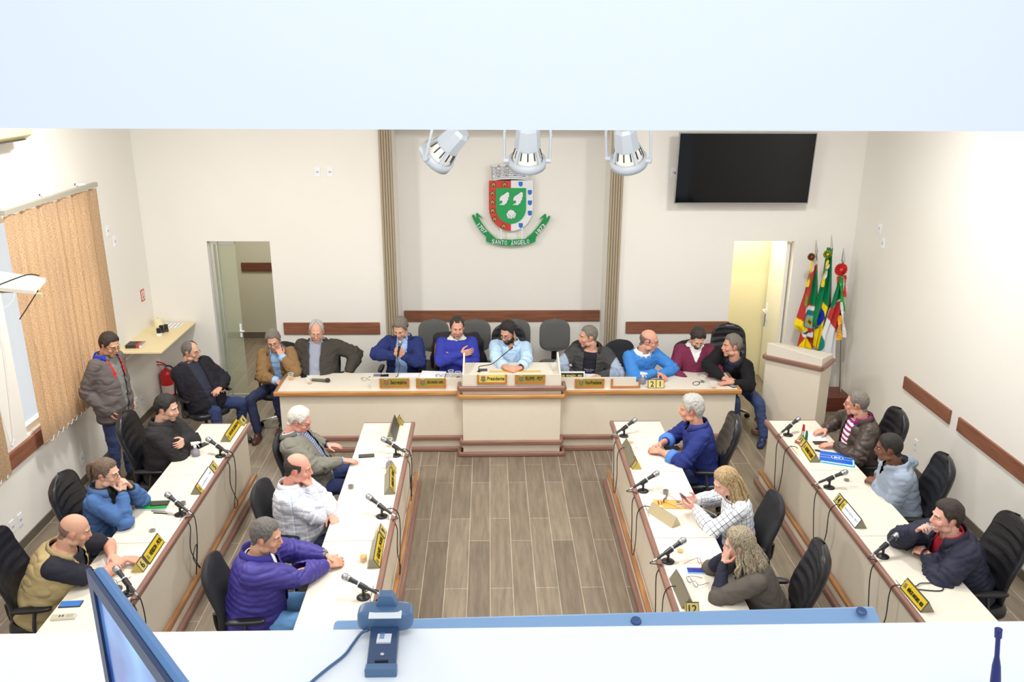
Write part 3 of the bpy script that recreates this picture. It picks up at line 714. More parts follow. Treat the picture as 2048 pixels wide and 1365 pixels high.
    if beard and beard.get('stubble'):
        az = np.degrees(np.arctan2(np.abs(loc[:, 0]), loc[:, 1])); st_ = inh & (loc[:, 2] < -.03) & (az < 85) & (loc[:, 2] > -.12) & ~lip & (loc[:, 1] > -.01)
        mixc(st_*beard['stubble'], rgb(90, 80, 76))
    for w_ in wr:
        dd = np.linalg.norm(co-w_, axis=1); mixc(.3*((dd > .12) & (dd < .20)) * (~inh), warm)
    me.vertices.foreach_set('co', (co-np.array(base)).ravel()); me.update(); cols(me, c_)
    body = mk(me, 'person', SKIN, None, base); tag(body, lab, 'person')
    lbase = np.array(base)
    # ---- hair shell grown from the scalp
    nrm = normals(me)
    if hair:
        az = np.degrees(np.arctan2(np.abs(loc[:, 0]), loc[:, 1]+.01)); hl = hairline(az, hair); z = loc[:, 2]
        h = z-hl
        if 'bald' in hair:   # bare crown: hair only below that height, further back than the temples
            h = np.minimum(h, (hair['bald']-z)+(.02*np.clip((az-120)/60, 0, 1)))
            h = np.where(az < hair.get('baz', 62), -1, h)
        if 'thin' in hair:
            h = np.where((z > .085) & (az < 70), h-hair['thin'], h)
        ok = inh & (h > 0) & (np.abs(loc[:, 0]) < .083+0*z)
        ear = (np.abs(loc[:, 0]) > .0755) & (np.abs(loc[:, 1]+.004) < .021) & (np.abs(loc[:, 2]+.002) < .030); ok &= ~ear
        m2, idx = keep_faces(me, ok)
        tk = hair.get('t', .012)*hs; hh = np.clip(h[idx]/.035, 0, 1)**.7; topk = 1+hair.get('top', .5)*np.clip((loc[idx, 2]-.05)/.06, 0, 1)
        c2, e2 = arrs(m2); nn_ = np.array([noise.noise(Vector(p)*45)*.5+noise.noise(Vector(p)*110)*.35 for p in loc[idx].tolist()])
        q = hair.get('quiff', 0)*np.clip((loc[idx, 2]-.07)/.04, 0, 1)*np.clip((loc[idx, 1]-.02)/.05, 0, 1)
        d_ = (.0018+tk*hh*topk*(1+.35*nn_))+q*hs
        c2 = c2+nrm[idx]*d_[:, None]; c2 = np_smooth(c2, e2, 1); setco(m2, c2)
        if len(m2.polygons):
            mk(m2, 'hair', hair['mat'], body)
    if beard and beard.get('mat'):
        az = np.degrees(np.arctan2(np.abs(loc[:, 0]), loc[:, 1])); z = loc[:, 2]
        bz = np.interp(az, [0, 18, 30, 50, 70, 82], [-.066, -.064, -.045, -.035, -.022, .0])
        full = (z < bz) & (z > -.125) & (az < 84) & (loc[:, 1] > -.02); mus = (np.abs(loc[:, 0]) < .031) & (z > -.0475-.0) & (z < -.034) & (loc[:, 1] > .06); con = (np.abs(loc[:, 0]) > .024) & (np.abs(loc[:, 0]) < .037) & (z < -.036) & (z > -.075) & (loc[:, 1] > .05)
        if beard.get('goatee'): full &= (az < 34)
        ok = inh & (full | mus | con)
        m2, idx = keep_faces(me, ok); c2, e2 = arrs(m2); c2 = c2+nrm[idx]*(beard.get('t', .004)*hs); setco(m2, c2)
        if len(m2.polygons): mk(m2, 'beard', beard['mat'], body)
    def loc_build(mb2, name, mats, smooth=True): return mb2.build(name, mats, body, local=base, smooth=smooth)
    # eyes and brows
    for s in (-1, 1):
        c0 = TH @ V(s*.030, .0725, .012); R3 = TH.to_3x3().normalized()
        mb2 = MB(); mb2.mat(0).ell(c0, (.0115*hs, .007*hs, .0058*hs), R3, 12, 8); mb2.mat(1).ell(c0+g*.0035*hs, (.0050*hs, .0045*hs, .0050*hs), R3, 10, 6)
        loc_build(mb2, 'eye', [M('eye white', (215, 208, 200), .4), M('iris', (48, 36, 30), .3)])
    bc = (hair or {}).get('brow', (90, 74, 62))
    mb2 = MB()
    for s in (-1, 1): mb2.tube([TH @ V(s*.014, .0895, .030), TH @ V(s*.030, .0865, .035), TH @ V(s*.046, .073, .029)], [.0035*hs, .0042*hs, .002*hs], 6)
    loc_build(mb2, 'eyebrows', M('brow %d %d %d' % bc, bc, .9))
    if glasses:
        mb2 = MB()
        for s in (-1, 1):
            pts = [TH @ V(s*.031+.021*math.copysign(abs(math.cos(a))**.8, math.cos(a)), .099-.012*abs(math.cos(a)*.5+s*.5)**2, .008+.0155*math.copysign(abs(math.sin(a))**.8, math.sin(a))) for a in [2*math.pi*i/18 for i in range(19)]]
            mb2.tube(pts, .0017*hs, 6)
            mb2.tube([TH @ V(s*.052, .088, .013), TH @ V(s*.079, .06, .013), TH @ V(s*.083, .0, .012), TH @ V(s*.083, -.02, .0)], .0019*hs, 6)
        mb2.tube([TH @ V(-.010, .099, .012), TH @ V(0, .103, .014), TH @ V(.010, .099, .012)], .0016*hs, 6)
        loc_build(mb2, 'glasses', M('glasses frame %d' % glasses, (glasses, glasses, glasses+4), .3))
    # ---- clothes
    bones = [(np.array(P), np.array(NB), .15*bulk)]+[q for sd in (1, -1) for q in ((np.array(ARM[sd][0]), np.array(ARM[sd][1]), .05), (np.array(ARM[sd][1]), np.array(ARM[sd][2]), .045))]
    def assign(c2):
        best = np.full(len(c2), 1e9); bi = np.zeros(len(c2), int); tt = np.zeros(len(c2))
        for i, (a_, b2, r_) in enumerate(bones):
            d = b2-a_; LL = d @ d; t_ = np.clip(((c2-a_) @ d)/LL, -.3 if i == 0 else 0, 1.05 if i == 0 else 1)
            q_ = a_+t_[:, None]*d; dist = np.linalg.norm(c2-q_, axis=1)/r_
            m_ = dist < best; best[m_] = dist[m_]; bi[m_] = i; tt[m_] = t_[m_]
        return bi, tt
    for tp in tops:
        g_ = tp.get('g', .014); mb = MB(); torso(mb, g_, tp.get('s0', -.2), tp.get('s1', .97))
        sl_ = tp.get('sleeve', 1.0); hood = tp.get('hood')
        for sd in (1, -1):
            Sh, E, W, dv, nv, cu, th = ARM[sd]
            if sl_ < 0: continue
            b7 = bulk**.7
            mb.ell(Sh-rT*sd*.005*S, ((.058*b7)*S+g_*.9,)*3, None, 16, 10)
            if sl_ <= .5:
                En = Sh+(E-Sh)*(sl_*2); mb.cone(Sh, En, .056*S*b7+g_, .053*S*b7+g_, 16); continue
            mb.cone(Sh, E, .056*S*b7+g_, .047*S*b7+g_, 16)
            fr = (sl_-.5)*2; We = E+(W-E)*fr*.99; mid = E+(We-E)*.45
            mb.cone(E, mid, .047*S*b7+g_, .045*S*b7+g_, 16); mb.cone(mid, We, .044*S*b7+g_, .030*S+g_*.75, 16)
            if tp.get('cuff'): mb.cone(We-(W-E).normalized()*.03, We, .034*S+g_*.8, .034*S+g_*.8, 16)
        if hood:
            for k in range(9):
                a_ = math.radians(60+30*k); c0 = NB-V(0, 0, .0)+rT*math.cos(a_+math.pi)*.0+ (rT*math.cos(a_)*.10-fT*(-math.sin(a_)*.09))*-1
                mb.ell(NB+rT*math.cos(math.radians(-20-27*k))*.095+fT*math.sin(math.radians(-20-27*k))*.09-V(0, 0, .01), (.045, .045, .045))
            mb.ell(NB-fT*.11-A*.04, (.10, .06, .07), None)
        if stand and tp.get('hem', 0):
            mb.cone(P+V(0, 0, .05), P-V(0, 0, tp['hem']), .165*S*bulk+g_, .175*S*bulk+g_, 20)
        m2 = fuse(mb, tp.get('vox', .010)); c2, e2 = arrs(m2); c2 = np_smooth(c2, e2, 6)
        # trim the tube ends off so that collar, cuffs and hem are open and clean
        bi, tt = assign(c2); setco(m2, c2)
        # wrinkles
        st_ = tp.get('style', 'cloth'); nr_ = normals(m2); arm_t = np.where(bi > 0, tt, 0); amp = tp.get('amp', .006)
        Ls = np.array([np.linalg.norm(b2-a_) for a_, b2, _ in bones])[bi]
        along = tt*Ls
        fd = np.array(fT); rd = np.array(rT); Pn = np.array(P); An = np.array(A)
        rel = c2-Pn; tx = rel @ rd; ty = rel @ fd; ts = (rel @ An)/LT
        off = np.array([noise.noise(Vector((p[0]*9, p[1]*9, p[2]*16)))*1.0+noise.noise(Vector((p[0]*20, p[1]*20, p[2]*34)))*.5 for p in c2.tolist()])*amp*.8
        cre = np.array([1-abs(noise.noise(Vector((p[0]*7+3, p[1]*7, p[2]*12))))*4.2 for p in c2.tolist()]); off -= np.clip(cre, 0, 1)**2*amp*.8
        elb = np.where(np.isin(bi, (1, 3)), np.clip((tt-.55)/.45, 0, 1), np.where(np.isin(bi, (2, 4)), np.clip((.5-tt)/.5, 0, 1), 0))
        off += elb*amp*1.1*np.sin(along*95+off/max(amp, 1e-4)*1.6)
        off += np.where(bi == 0, amp*.7*np.sin(ts*30+tx*14)*np.clip(.45-ts, 0, .45)/.45, 0)
        if st_ == 'puffer':
            q = np.where(bi == 0, ts*LT, along); off += -.0055*np.exp(-((((q/.046) % 1)-.5)/.17)**2)+.002
        c3 = c2+nr_*off[:, None]
        mask = np.ones(len(c2), bool)
        if tp.get('open') is not None:
            wb_, wm_, wt_ = tp['open']; wth = np.interp(ts, [-.1, .45, .98], [wb_, wm_, wt_])
            mask &= ~((bi == 0) & (ty > .0) & (np.abs(tx-tp.get('ox', 0)) < np.minimum(wth, np.where(ts > .8, .075+g_*.3, 1))) & (ts > -.25))
        if tp.get('vneck'):
            wth = np.clip((ts-tp['vneck'][0])*LT*tp['vneck'][1], 0, .075); mask &= ~((bi == 0) & (ty > .0) & (np.abs(tx) < wth))
        if tp.get('s1', .97) < 1.1: mask &= ~((bi == 0) & (ts > tp.get('s1', .97)-.012) & (np.hypot(tx-((np.array(NB)-Pn) @ rd), ty-((np.array(NB)-Pn) @ fd)) < .088*S*(.5+.5*bulk)+g_*.5))
        colr = None
        if tp.get('paint'):
            colr = np.tile(np.array(rgb(*tp['col'])), (len(c2), 1))
            for fn, cc in tp['paint']:
                mm = fn(bi, tt, tx, ty, ts); colr[mm] = rgb(*cc)
        u = np.where(bi == 0, np.arctan2(tx, np.where(ty == 0, 1e-6, ty))*.16, 0.0)
        for i in (1, 2, 3, 4):
            a_, b2, _ = bones[i]; d = b2-a_; d = d/np.linalg.norm(d); e1 = np.cross(d, An); e1 /= (np.linalg.norm(e1)+1e-9); e2_ = np.cross(d, e1); rr = c2-a_
            m_ = bi == i; u[m_] = (np.arctan2(rr[m_] @ e1, rr[m_] @ e2_)*.065)
        vv = np.where(bi == 0, ts*LT, np.where(np.isin(bi, (2, 4)), along+.3, along))
        m2.vertices.foreach_set('co', (c3-lbase).ravel()); m2.update()
        m3, idx = keep_faces(m2, mask)
        at_ = m3.attributes.new('cloth', 'FLOAT_VECTOR', 'POINT'); at_.data.foreach_set('vector', np.stack([u[idx], vv[idx], 0*u[idx]], 1).astype(np.float32).ravel())
        if colr is not None: cols(m3, colr[idx])
        mt = tp.get('mat') or (attr_mat('dyed cloth', .85, .2, 150) if colr is not None else M('cloth %d %d %d %.2f' % (*tp['col'], tp.get('rough', .85)), tp['col'], tp.get('rough', .85), bump=.2, bscale=150, spec=tp.get('spec', .25)))
        oo = mk(m3, tp['name'], mt, body); bpy.data.meshes.remove(m2)
        sm = oo.modifiers.new('thickness', 'SOLIDIFY'); sm.thickness = .004; sm.offset = -1
        if tp.get('collar') is not None:
            cc = tp['collar'] if isinstance(tp['collar'], tuple) else tp['col']; hh = tp.get('ch', .045); mb2 = MB(); gap = tp.get('cgap', 28)
            rs = []; n_ = 26; r0 = .066*S*(.6+.4*bulk)+g_*.9
            for i in range(n_+1):
                a_ = math.radians(90+gap+(360-2*gap)*i/n_); dv2 = rT*math.cos(a_)+fT*math.sin(a_); tip = .012*math.exp(-(min(i, n_-i)/2.5)**2)
                c0 = NB-V(0, 0, .022)+fT*(-.004)
                rs.append([c0+dv2*(r0+.012)-V(0, 0, .02+tip*.3), c0+dv2*r0+V(0, 0, hh*.8), c0+dv2*(r0+.005)+V(0, 0, hh*.83), c0+dv2*(r0+.026+tip)-V(0, 0, .006+tip*1.5)])
            mb2.rings(rs)
            loc_build(mb2, 'collar', M('collar %d %d %d' % cc, cc, .85, bump=.15, bscale=150))
        if tp.get('cuffc'):
            for sd in (1, -1):
                Sh, E, W, dv, nv, cu, th = ARM[sd]; We = E+(W-E)*((sl_-.5)*2)
                mb2 = MB(); d = (W-E).normalized(); r_ = np.interp((sl_-.5)*2, [0, .5, 1], [.05, .047, .032])*S+g_+.006; mb2.cyl(We-d*.055, We+d*.008, r_+.002, r_-.001, 20)
                loc_build(mb2, 'cuff', M('cuff %d %d %d' % tp['cuffc'], tp['cuffc'], .8))
    # ---- legs
    hipc = P-V(0, 0, .02)
    lg = legs or {}; mbT = MB(); mbS = {}
    if not stand: mbT.ell(hipc-V(0, 0, .0), (.165*S*bulk, .165*S*bulk, .105*S), Matrix.Rotation(fa-math.pi/2, 3, 'Z'), 20, 12)
    else: mbT.ell(P-V(0, 0, .0), (.16*S*bulk, .13*S*bulk, .15*S), Matrix.Rotation(fa-math.pi/2, 3, 'Z'), 20, 12)
    for sd in (1, -1):
        hip = hipc+RT*(sd*.092*S); q = lg.get('R' if sd == 1 else 'L')
        if q and isinstance(q[0], Vector): kn, an = q[0].copy(), q[1].copy()
        elif q: kn = P+RT*q[0][0]+F*q[0][1]; kn.z = q[0][2]; an = P+RT*q[1][0]+F*q[1][1]; an.z = q[1][2]
        elif stand: kn = P+RT*(sd*.10)+F*.03; kn.z = .50*S; an = P+RT*(sd*.12)-F*.01; an.z = .085
        else: kn = P+RT*(sd*.13)+F*.43; kn.z = .53; an = P+RT*(sd*.13)+F*.42; an.z = .09
        fd_ = (F*q[2][1]+RT*q[2][0]).normalized() if q and len(q) > 2 else F
        mbT.cone(hip, kn, .088*S*bulk**.5, .066*S*bulk**.4, 18); mbT.cone(kn, an+V(0, 0, .03), .064*S*bulk**.4, .056*S, 18)
        ms = MB(); ft = V(an.x, an.y, 0); Rf = Matrix.Rotation(math.atan2(fd_.y, fd_.x)-math.pi/2, 3, 'Z')
        ms.ell(ft+fd_*.0+V(0, 0, .05), (.042, .052, .05), Rf); ms.ell(ft+fd_*.11+V(0, 0, .04), (.046, .09, .034), Rf); ms.ell(ft+fd_*.06+V(0, 0, .018), (.046, .14, .018), Rf, p=.7); ms.ell(ft+fd_*.04+V(0, 0, .07), (.038, .06, .036), Rf)
        mbS[sd] = ms
    m2 = fuse(mbT, .012); c2, e2 = arrs(m2); c2 = np_smooth(c2, e2, 6); setco(m2, c2); nr_ = normals(m2)
    off = np.array([noise.noise(Vector(p)*12)*.008+noise.noise(Vector((p[0]*16, p[1]*16, p[2]*34)))*.006 for p in c2.tolist()])
    setco(m2, c2+nr_*off[:, None]-lbase)
    mk(m2, pants_name, M('trouser cloth %d %d %d' % trousers, trousers, .85, bump=.25, bscale=180, noise_amt=.15, nscale=14), body)
    for sd in (1, -1):
        m2 = fuse(mbS[sd], .007); c2, e2 = arrs(m2); c2 = np_smooth(c2, e2, 3); setco(m2, c2-lbase)
        mk(m2, 'shoe', M('shoe %d %d %d' % shoes, shoes, .4), body)
    return dict(o=body, P=P, base=base, F=F, RT=RT, H=H, TH=TH, ARM=ARM, NB=NB, A=A, fT=fT, rT=rT, LT=LT, hs=hs)
def addp(p, mb2, name, mats, smooth=True): return mb2.build(name, mats, p['o'], local=p['base'], smooth=smooth)
def hairm(name, c1, c2, sc=60):
    """hair: fine streaks between two shades"""
    m = M(name, c1, .6, bump=.5, bscale=260, noise_amt=0); nt = m.node_tree; b = nt.nodes['Principled BSDF']
    tc = nt.nodes.new('ShaderNodeTexCoord'); mp = nt.nodes.new('ShaderNodeMapping'); mp.inputs['Scale'].default_value = (sc, sc, sc*.25); n = nt.nodes.new('ShaderNodeTexNoise'); n.inputs['Scale'].default_value = 3; n.inputs['Detail'].default_value = 3
    cr = nt.nodes.new('ShaderNodeValToRGB'); cr.color_ramp.elements[0].color = rgb(*c1); cr.color_ramp.elements[1].color = rgb(*c2); cr.color_ramp.elements[0].position = .35; cr.color_ramp.elements[1].position = .65
    nt.links.new(tc.outputs['Object'], mp.inputs[0]); nt.links.new(mp.outputs[0], n.inputs['Vector']); nt.links.new(n.outputs['Fac'], cr.inputs[0]); nt.links.new(cr.outputs[0], b.inputs['Base Color'])
    return m
HB = hairm('dark brown hair', (34, 27, 23), (62, 50, 42)); HG = hairm('silver hair', (150, 148, 144), (206, 204, 198)); HW = hairm('white hair', (196, 192, 184), (232, 228, 220))
HGB = hairm('grey brown hair', (92, 84, 76), (138, 130, 120)); HBK = hairm('black hair', (20, 18, 18), (38, 34, 32)); HSP = hairm('salt and pepper hair', (74, 68, 64), (126, 122, 118))
# ---------------------------------------------------------------- everyone in the hall
PE = {}
HSH = hairm('shaved stubble', (112, 88, 78), (138, 110, 98))
HMB = hairm('mid brown hair', (74, 58, 48), (132, 110, 92))
def TOP(name, col, g=.014, **k): return dict(name=name, col=col, g=g, **k)
JEAN = (48, 62, 100); NAVY = (36, 44, 76)
# standing man by the window
PE[1] = person('person standing by the window in a grey bomber jacket, hands in pockets', (219, 691), 1.60, -18, (.07, 0), (-25, -22, 0), skin=(206, 156, 124),
    hair=dict(mat=HB, t=.014), glasses=30, stand=True, bulk=1.0, belly=.03, S=1.0, shw=.15, trousers=JEAN,
    R=dict(l=(.17, .06, .01), d=(-.2, .4, -1), n=(-1, .2, 0), pole=(.3, -1, -.2)), L=dict(l=(-.17, .06, .01), d=(.2, .4, -1), n=(1, .2, 0), pole=(-.3, -1, -.2)),
    tops=[TOP('shirt', (128, 128, 124), .012, sleeve=-1, collar=True, s1=.99), TOP('bomber_jacket', (104, 96, 94), .034, sleeve=.97, open=(.015, .04, .07), s1=.95, s0=-.3, amp=.009, collar=(34, 52, 170), ch=.05, cgap=46, cuff=1,
        paint=[(lambda bi, tt, tx, ty, ts: (bi == 0) & (ty > 0) & (np.abs(tx) < .085) & (np.abs(tx) > .055) & (ts > .62), (196, 44, 44)), (lambda bi, tt, tx, ty, ts: (bi == 0) & (ts < -.22), (80, 74, 74))])])
# seated by the extinguisher
k1, k2 = at(431, 822, 'z', .50), at(484, 806, 'z', .50)
PE[2] = person('person with thinning hair and dark jacket seated in the back left corner, hands clasped', (382, 704), 1.17, -42, (-.12, .05), (-12, -8, 0), skin=(208, 164, 138),
    hair=dict(mat=HSP, t=.006, thin=.02, front=.098, temple=.02), glasses=70, bulk=1.08, belly=.05, trousers=(42, 56, 98), legs=dict(R=(k1, k1+V(.02, -.06, -.42)), L=(k2, k2+V(-.06, .06, -.42))),
    R=dict(p=(425, 778, .74), d=(-.6, .8, 0), n=(-.3, 0, -1), curl=30, pole=(1, -.4, -.6)), L=dict(p=(441, 776, .76), d=(.8, .5, -.1), n=(0, 0, -1), curl=35, pole=(-1, -.4, -.6)),
    tops=[TOP('shirt', (40, 44, 60), .012, sleeve=.96, collar=True, s1=.98, rough=.7), TOP('vest_jacket', (34, 33, 40), .03, sleeve=.95, open=(.04, .055, .07), s1=.95, style='cloth', amp=.008)])
# brown jacket
kR, aR = at(500, 800, 'z', .50), at(516, 866, 'z', .09); kL = at(552, 792, 'z', .50)
PE[3] = person('person in a tan brown jacket resting cheek on hand at the head desk end', (547, 683), 1.14, -92, (.20, .03), (-82, -18, 6), skin=(206, 158, 134),
    hair=dict(mat=HGB, t=.013), glasses=60, hs=1.06, bulk=1.02, trousers=NAVY, shoes=(76, 50, 40), legs=dict(R=(kR, aR), L=(kL, kL+V(.06, .03, -.41), (.3, 1))),
    R=dict(p=(553, 762, .72), d=(-.7, .7, -.1), n=(0, 0, -1), curl=25, pole=(1, -.2, -.6)), L=dict(hd=(-.065, .12, -.135), d=(.35, -.35, .85), n=(.6, -.8, 0), curl=14, pole=(-.8, .8, -1)),
    tops=[TOP('shirt', (150, 186, 228), .012, sleeve=.99, collar=True, s1=.99, cuffc=(160, 196, 236)), TOP('jacket', (140, 110, 74), .032, sleeve=.93, open=(.05, .04, .06), s1=.95, amp=.009, collar=(128, 100, 66), cgap=40)])
# dark zip jacket
PE[4] = person('person in an open charcoal jacket over a grey blue shirt behind the head desk', (633, 663), 1.24, -92, (-.02, 0), (-84, -20, -3), skin=(214, 162, 138),
    hair=dict(mat=HG, t=.007, thin=.015, front=.093, temple=.025, brow=(160, 140, 120)), glasses=150, hs=1.1, bulk=1.2, belly=.06, S=1.05,
    R=dict(p=(634, 746, .74), d=(-.5, .8, 0), n=(0, 0, -1), pole=(1, -.1, -.6)), L=dict(p=(697, 744, .74), d=(.2, 1, -.2), n=(0, 0, -1), curl=40, pole=(-1, -.3, -.5)),
    tops=[TOP('shirt', (150, 156, 172), .012, sleeve=-1, collar=True, s1=.99), TOP('jacket', (66, 62, 56), .036, sleeve=.97, open=(.075, .06, .07), s1=.95, s0=-.25, amp=.010, cuff=1, collar=(58, 54, 50), cgap=48, ch=.035)])
# speaker with microphone
PE[5] = person('person in a navy jacket speaking into a hand-held microphone', (801, 658), 1.22, -92, (.06, -.01), (-104, -28, 0), skin=(214, 168, 142),
    hair=dict(mat=HGB, t=.014, brow=(80, 66, 56)), hs=1.1, bulk=1.0, S=1.05,
    R=dict(p=(788, 711, .97), d=(-1, .35, .15), n=(-.2, -.8, .4), curl=42, pole=(1.2, -.1, -.3)), L=dict(p=(806, 712, .96), d=(.75, .25, .8), n=(.6, -.8, 0), curl=55, pole=(-1, -.2, -.9)),
    tops=[TOP('shirt', (160, 190, 236), .012, sleeve=-1, collar=True, s1=.99), TOP('jacket', (40, 52, 106), .032, sleeve=.96, open=(.085, .07, .065), s1=.95, amp=.009, cuff=1, collar=(34, 44, 90), cgap=42)])
# crossed arms
PE[6] = person('person with crossed arms in a royal blue jumper behind the head desk', (914, 656), 1.25, -88, (.03, 0), (-82, -12, 0), skin=(212, 160, 136),
    hair=dict(mat=HB, t=.008, temple=.02, front=.09), hs=1.1, bulk=1.16, belly=.05, S=1.03, beard=dict(stubble=.12),
    R=dict(l=(-.04, .26, .44), d=(-1, -.05, .2), n=(0, -1, 0), curl=12, pole=(1, 0, -.4)), L=dict(l=(.05, .24, .36), d=(1, -.3, .05), n=(0, -1, 0), curl=20, pole=(-1, 0, -.4)),
    tops=[TOP('shirt', (226, 224, 214), .010, sleeve=-1, collar=True, s1=1.0), TOP('jumper', (54, 62, 160), .022, sleeve=.97, s1=.965, amp=.007, cuff=1, vneck=(.94, .8))])
# president
PE[7] = person('bearded person with glasses in a pale blue shirt at the president box', (1016, 666), 1.22, -92, (.16, 0), (-122, -24, 0), skin=(206, 156, 130),
    hair=dict(mat=HBK, t=.016, brow=(26, 22, 20)), beard=dict(mat=HBK, t=.006), glasses=25, hs=1.1, bulk=1.16, belly=.04, S=1.04,
    R=dict(p=(1012, 737, .985), d=(-.9, .45, 0), n=(-.2, -.3, -1), curl=35, pole=(1.1, -.1, -.5)), L=dict(p=(1040, 737, .985), d=(.95, .4, 0), n=(.2, -.3, -1), curl=35, pole=(-1.1, -.1, -.5)),
    tops=[TOP('shirt', (186, 214, 240), .020, sleeve=.86, s1=.97, amp=.009, collar=True, cgap=24, vneck=(.86, .6), cuffc=(192, 218, 242))])
# puffer vest man
PE[8] = person('person in a grey sports jacket with pale sleeve stripes behind the Vice-Presidente plate', (1176, 674), 1.20, -95, (.14, 0), (193, -6, 0), skin=(208, 158, 136),
    hair=dict(mat=HGB, t=.006), hs=1.1, bulk=1.18, belly=.03, S=1.04, beard=dict(stubble=.15),
    R=dict(p=(1150, 752, .80), d=(-.6, .8, 0), n=(0, 0, -1), pole=(1.1, -.1, -.5)), L=dict(p=(1202, 752, .80), d=(.9, .5, -.05), n=(0, 0, -1), pole=(-1.2, -.1, -.5)),
    tops=[TOP('t_shirt', (34, 34, 44), .014, sleeve=-1, s1=.97), TOP('sports_jacket', (66, 66, 66), .034, sleeve=.96, open=(.08, .075, .075), s1=.95, amp=.008, style='puffer', collar=(56, 56, 58), cgap=50, ch=.06,
        paint=[(lambda bi, tt, tx, ty, ts: ((bi == 1) | (bi == 3)) & (np.abs(tx) > .225), (158, 172, 190)), (lambda bi, tt, tx, ty, ts: ((bi == 2) | (bi == 4)) & (tt < .8) & (np.abs(tx) > .245), (140, 156, 178))])])
# bald, sky blue jumper
PE[9] = person('bald person with glasses in a bright blue jumper looking right at the head desk', (1298, 682), 1.17, -72, (.22, -.04), (-18, -14, 0), skin=(214, 160, 138),
    hair=dict(mat=HSH, t=.002, bald=.045, baz=66, front=.11), glasses=40, hs=1.1, bulk=1.08, S=1.03,
    R=dict(p=(1310, 745, .82), d=(-.9, .4, -.1), n=(0, 0, -1), curl=30, pole=(1.2, .0, -.3)), L=dict(p=(1323, 748, .81), d=(.1, 1, -.1), n=(.4, 0, -1), curl=30, pole=(-1.2, -.2, -.3)),
    tops=[TOP('shirt', (236, 240, 246), .010, sleeve=-1, collar=True, s1=1.0), TOP('jumper', (66, 132, 206), .024, sleeve=.96, s1=.965, amp=.007, cuff=1, vneck=(.92, .8))])
# maroon jumper
PE[10] = person('person in a maroon V-neck jumper looking down behind the head desk', (1395, 677), 1.18, -93, (.10, 0), (-88, -38, 0), skin=(216, 172, 148),
    hair=dict(mat=HB, t=.014, brow=(44, 34, 28)), beard=dict(mat=HB, t=.003, goatee=True, stubble=.3), hs=1.08, bulk=1.06, S=1.03,
    R=dict(l=(.10, .36, .14), d=(-.5, 1, 0), n=(0, 0, -1), pole=(1.1, -.2, -.5)), L=dict(l=(-.10, .36, .14), d=(.5, 1, 0), n=(0, 0, -1), pole=(-1.1, -.2, -.5)),
    tops=[TOP('shirt', (238, 238, 236), .012, sleeve=-1, collar=True, s1=1.0), TOP('jumper', (116, 44, 72), .024, sleeve=.97, s1=.965, amp=.006, cuff=1, vneck=(.62, .42))])
# black blazer at the desk end
k2, a2 = at(1519, 808, 'z', .48), at(1526, 874, 'z', .09)
PE[11] = person('person in a black blazer and jeans leaning on the head desk right end', (1463, 693), 1.12, -118, (.42, -.10), (188, -2, 6), skin=(206, 154, 132),
    hair=dict(mat=HGB, t=.014), hs=1.1, bulk=1.05, S=1.05, trousers=(50, 66, 106), shoes=(36, 46, 86), pelvis_z=.58, legs=dict(L=(k2, a2), R=(k2+V(-.30, .0, .02), k2+V(-.26, .03, -.39))),
    R=dict(p=(1448, 758, .80), d=(-1, .1, .05), n=(0, 0, -1), curl=15, pole=(1.2, .3, -.2)), L=dict(p=(1462, 766, .78), d=(.9, .6, 0), n=(0, 0, -1), curl=25, pole=(-1.2, -.1, -.5)),
    tops=[TOP('shirt', (44, 48, 74), .012, sleeve=-1, collar=True, s1=.99), TOP('blazer', (26, 25, 28), .030, sleeve=.90, open=(.02, .03, .06), s1=.95, s0=-.32, amp=.007, collar=(24, 23, 26), cgap=44)])
# left outer row
PE[12] = person('person with short black hair and crossed arms in a black jumper, window row', (334, 818), 1.20, 0, (.10, 0), (-8, -12, 0), skin=(216, 172, 148),
    hair=dict(mat=HBK, t=.015, brow=(28, 22, 20)), beard=dict(stubble=.3), bulk=1.2, belly=.05, S=1.03, hs=1.04,
    R=dict(l=(-.10, .23, .30), d=(-1, -.2, -.1), n=(0, -1, 0), curl=15, pole=(1, .2, -.6)), L=dict(l=(.10, .26, .36), d=(1, 0, .1), n=(0, -1, -.2), curl=40, pole=(-1, .2, -.6)),
    tops=[TOP('jumper', (46, 44, 46), .026, sleeve=.97, s1=.98, amp=.008, collar=True, ch=.05, cgap=14, cuff=1)])
PE[13] = person('person with a ponytail in a blue denim jacket, chin on joined hands', (214, 948), 1.16, 0, (.14, 0), (-6, -10, 0), skin=(220, 176, 152),
    hair=dict(mat=HMB, t=.012, nape=-.06), glasses=50, bulk=.94, S=.94, hs=.98, trousers=(50, 54, 66),
    R=dict(p=(246, 985, 1.0), d=(-.4, -.1, 1), n=(-.7, -.7, 0), curl=60, pole=(.6, .3, -1)), L=dict(p=(262, 975, 1.0), d=(.4, -.3, 1), n=(.7, -.7, 0), curl=50, pole=(-.6, .5, -1)),
    tops=[TOP('scarf_shirt', (46, 50, 42), .014, sleeve=.99, s1=1.0, collar=True, ch=.05, cgap=14), TOP('denim_jacket', (74, 108, 160), .030, sleeve=.92, open=(.02, .035, .07), s1=.95, amp=.010, collar=(82, 116, 166), cgap=40, cuff=1)])
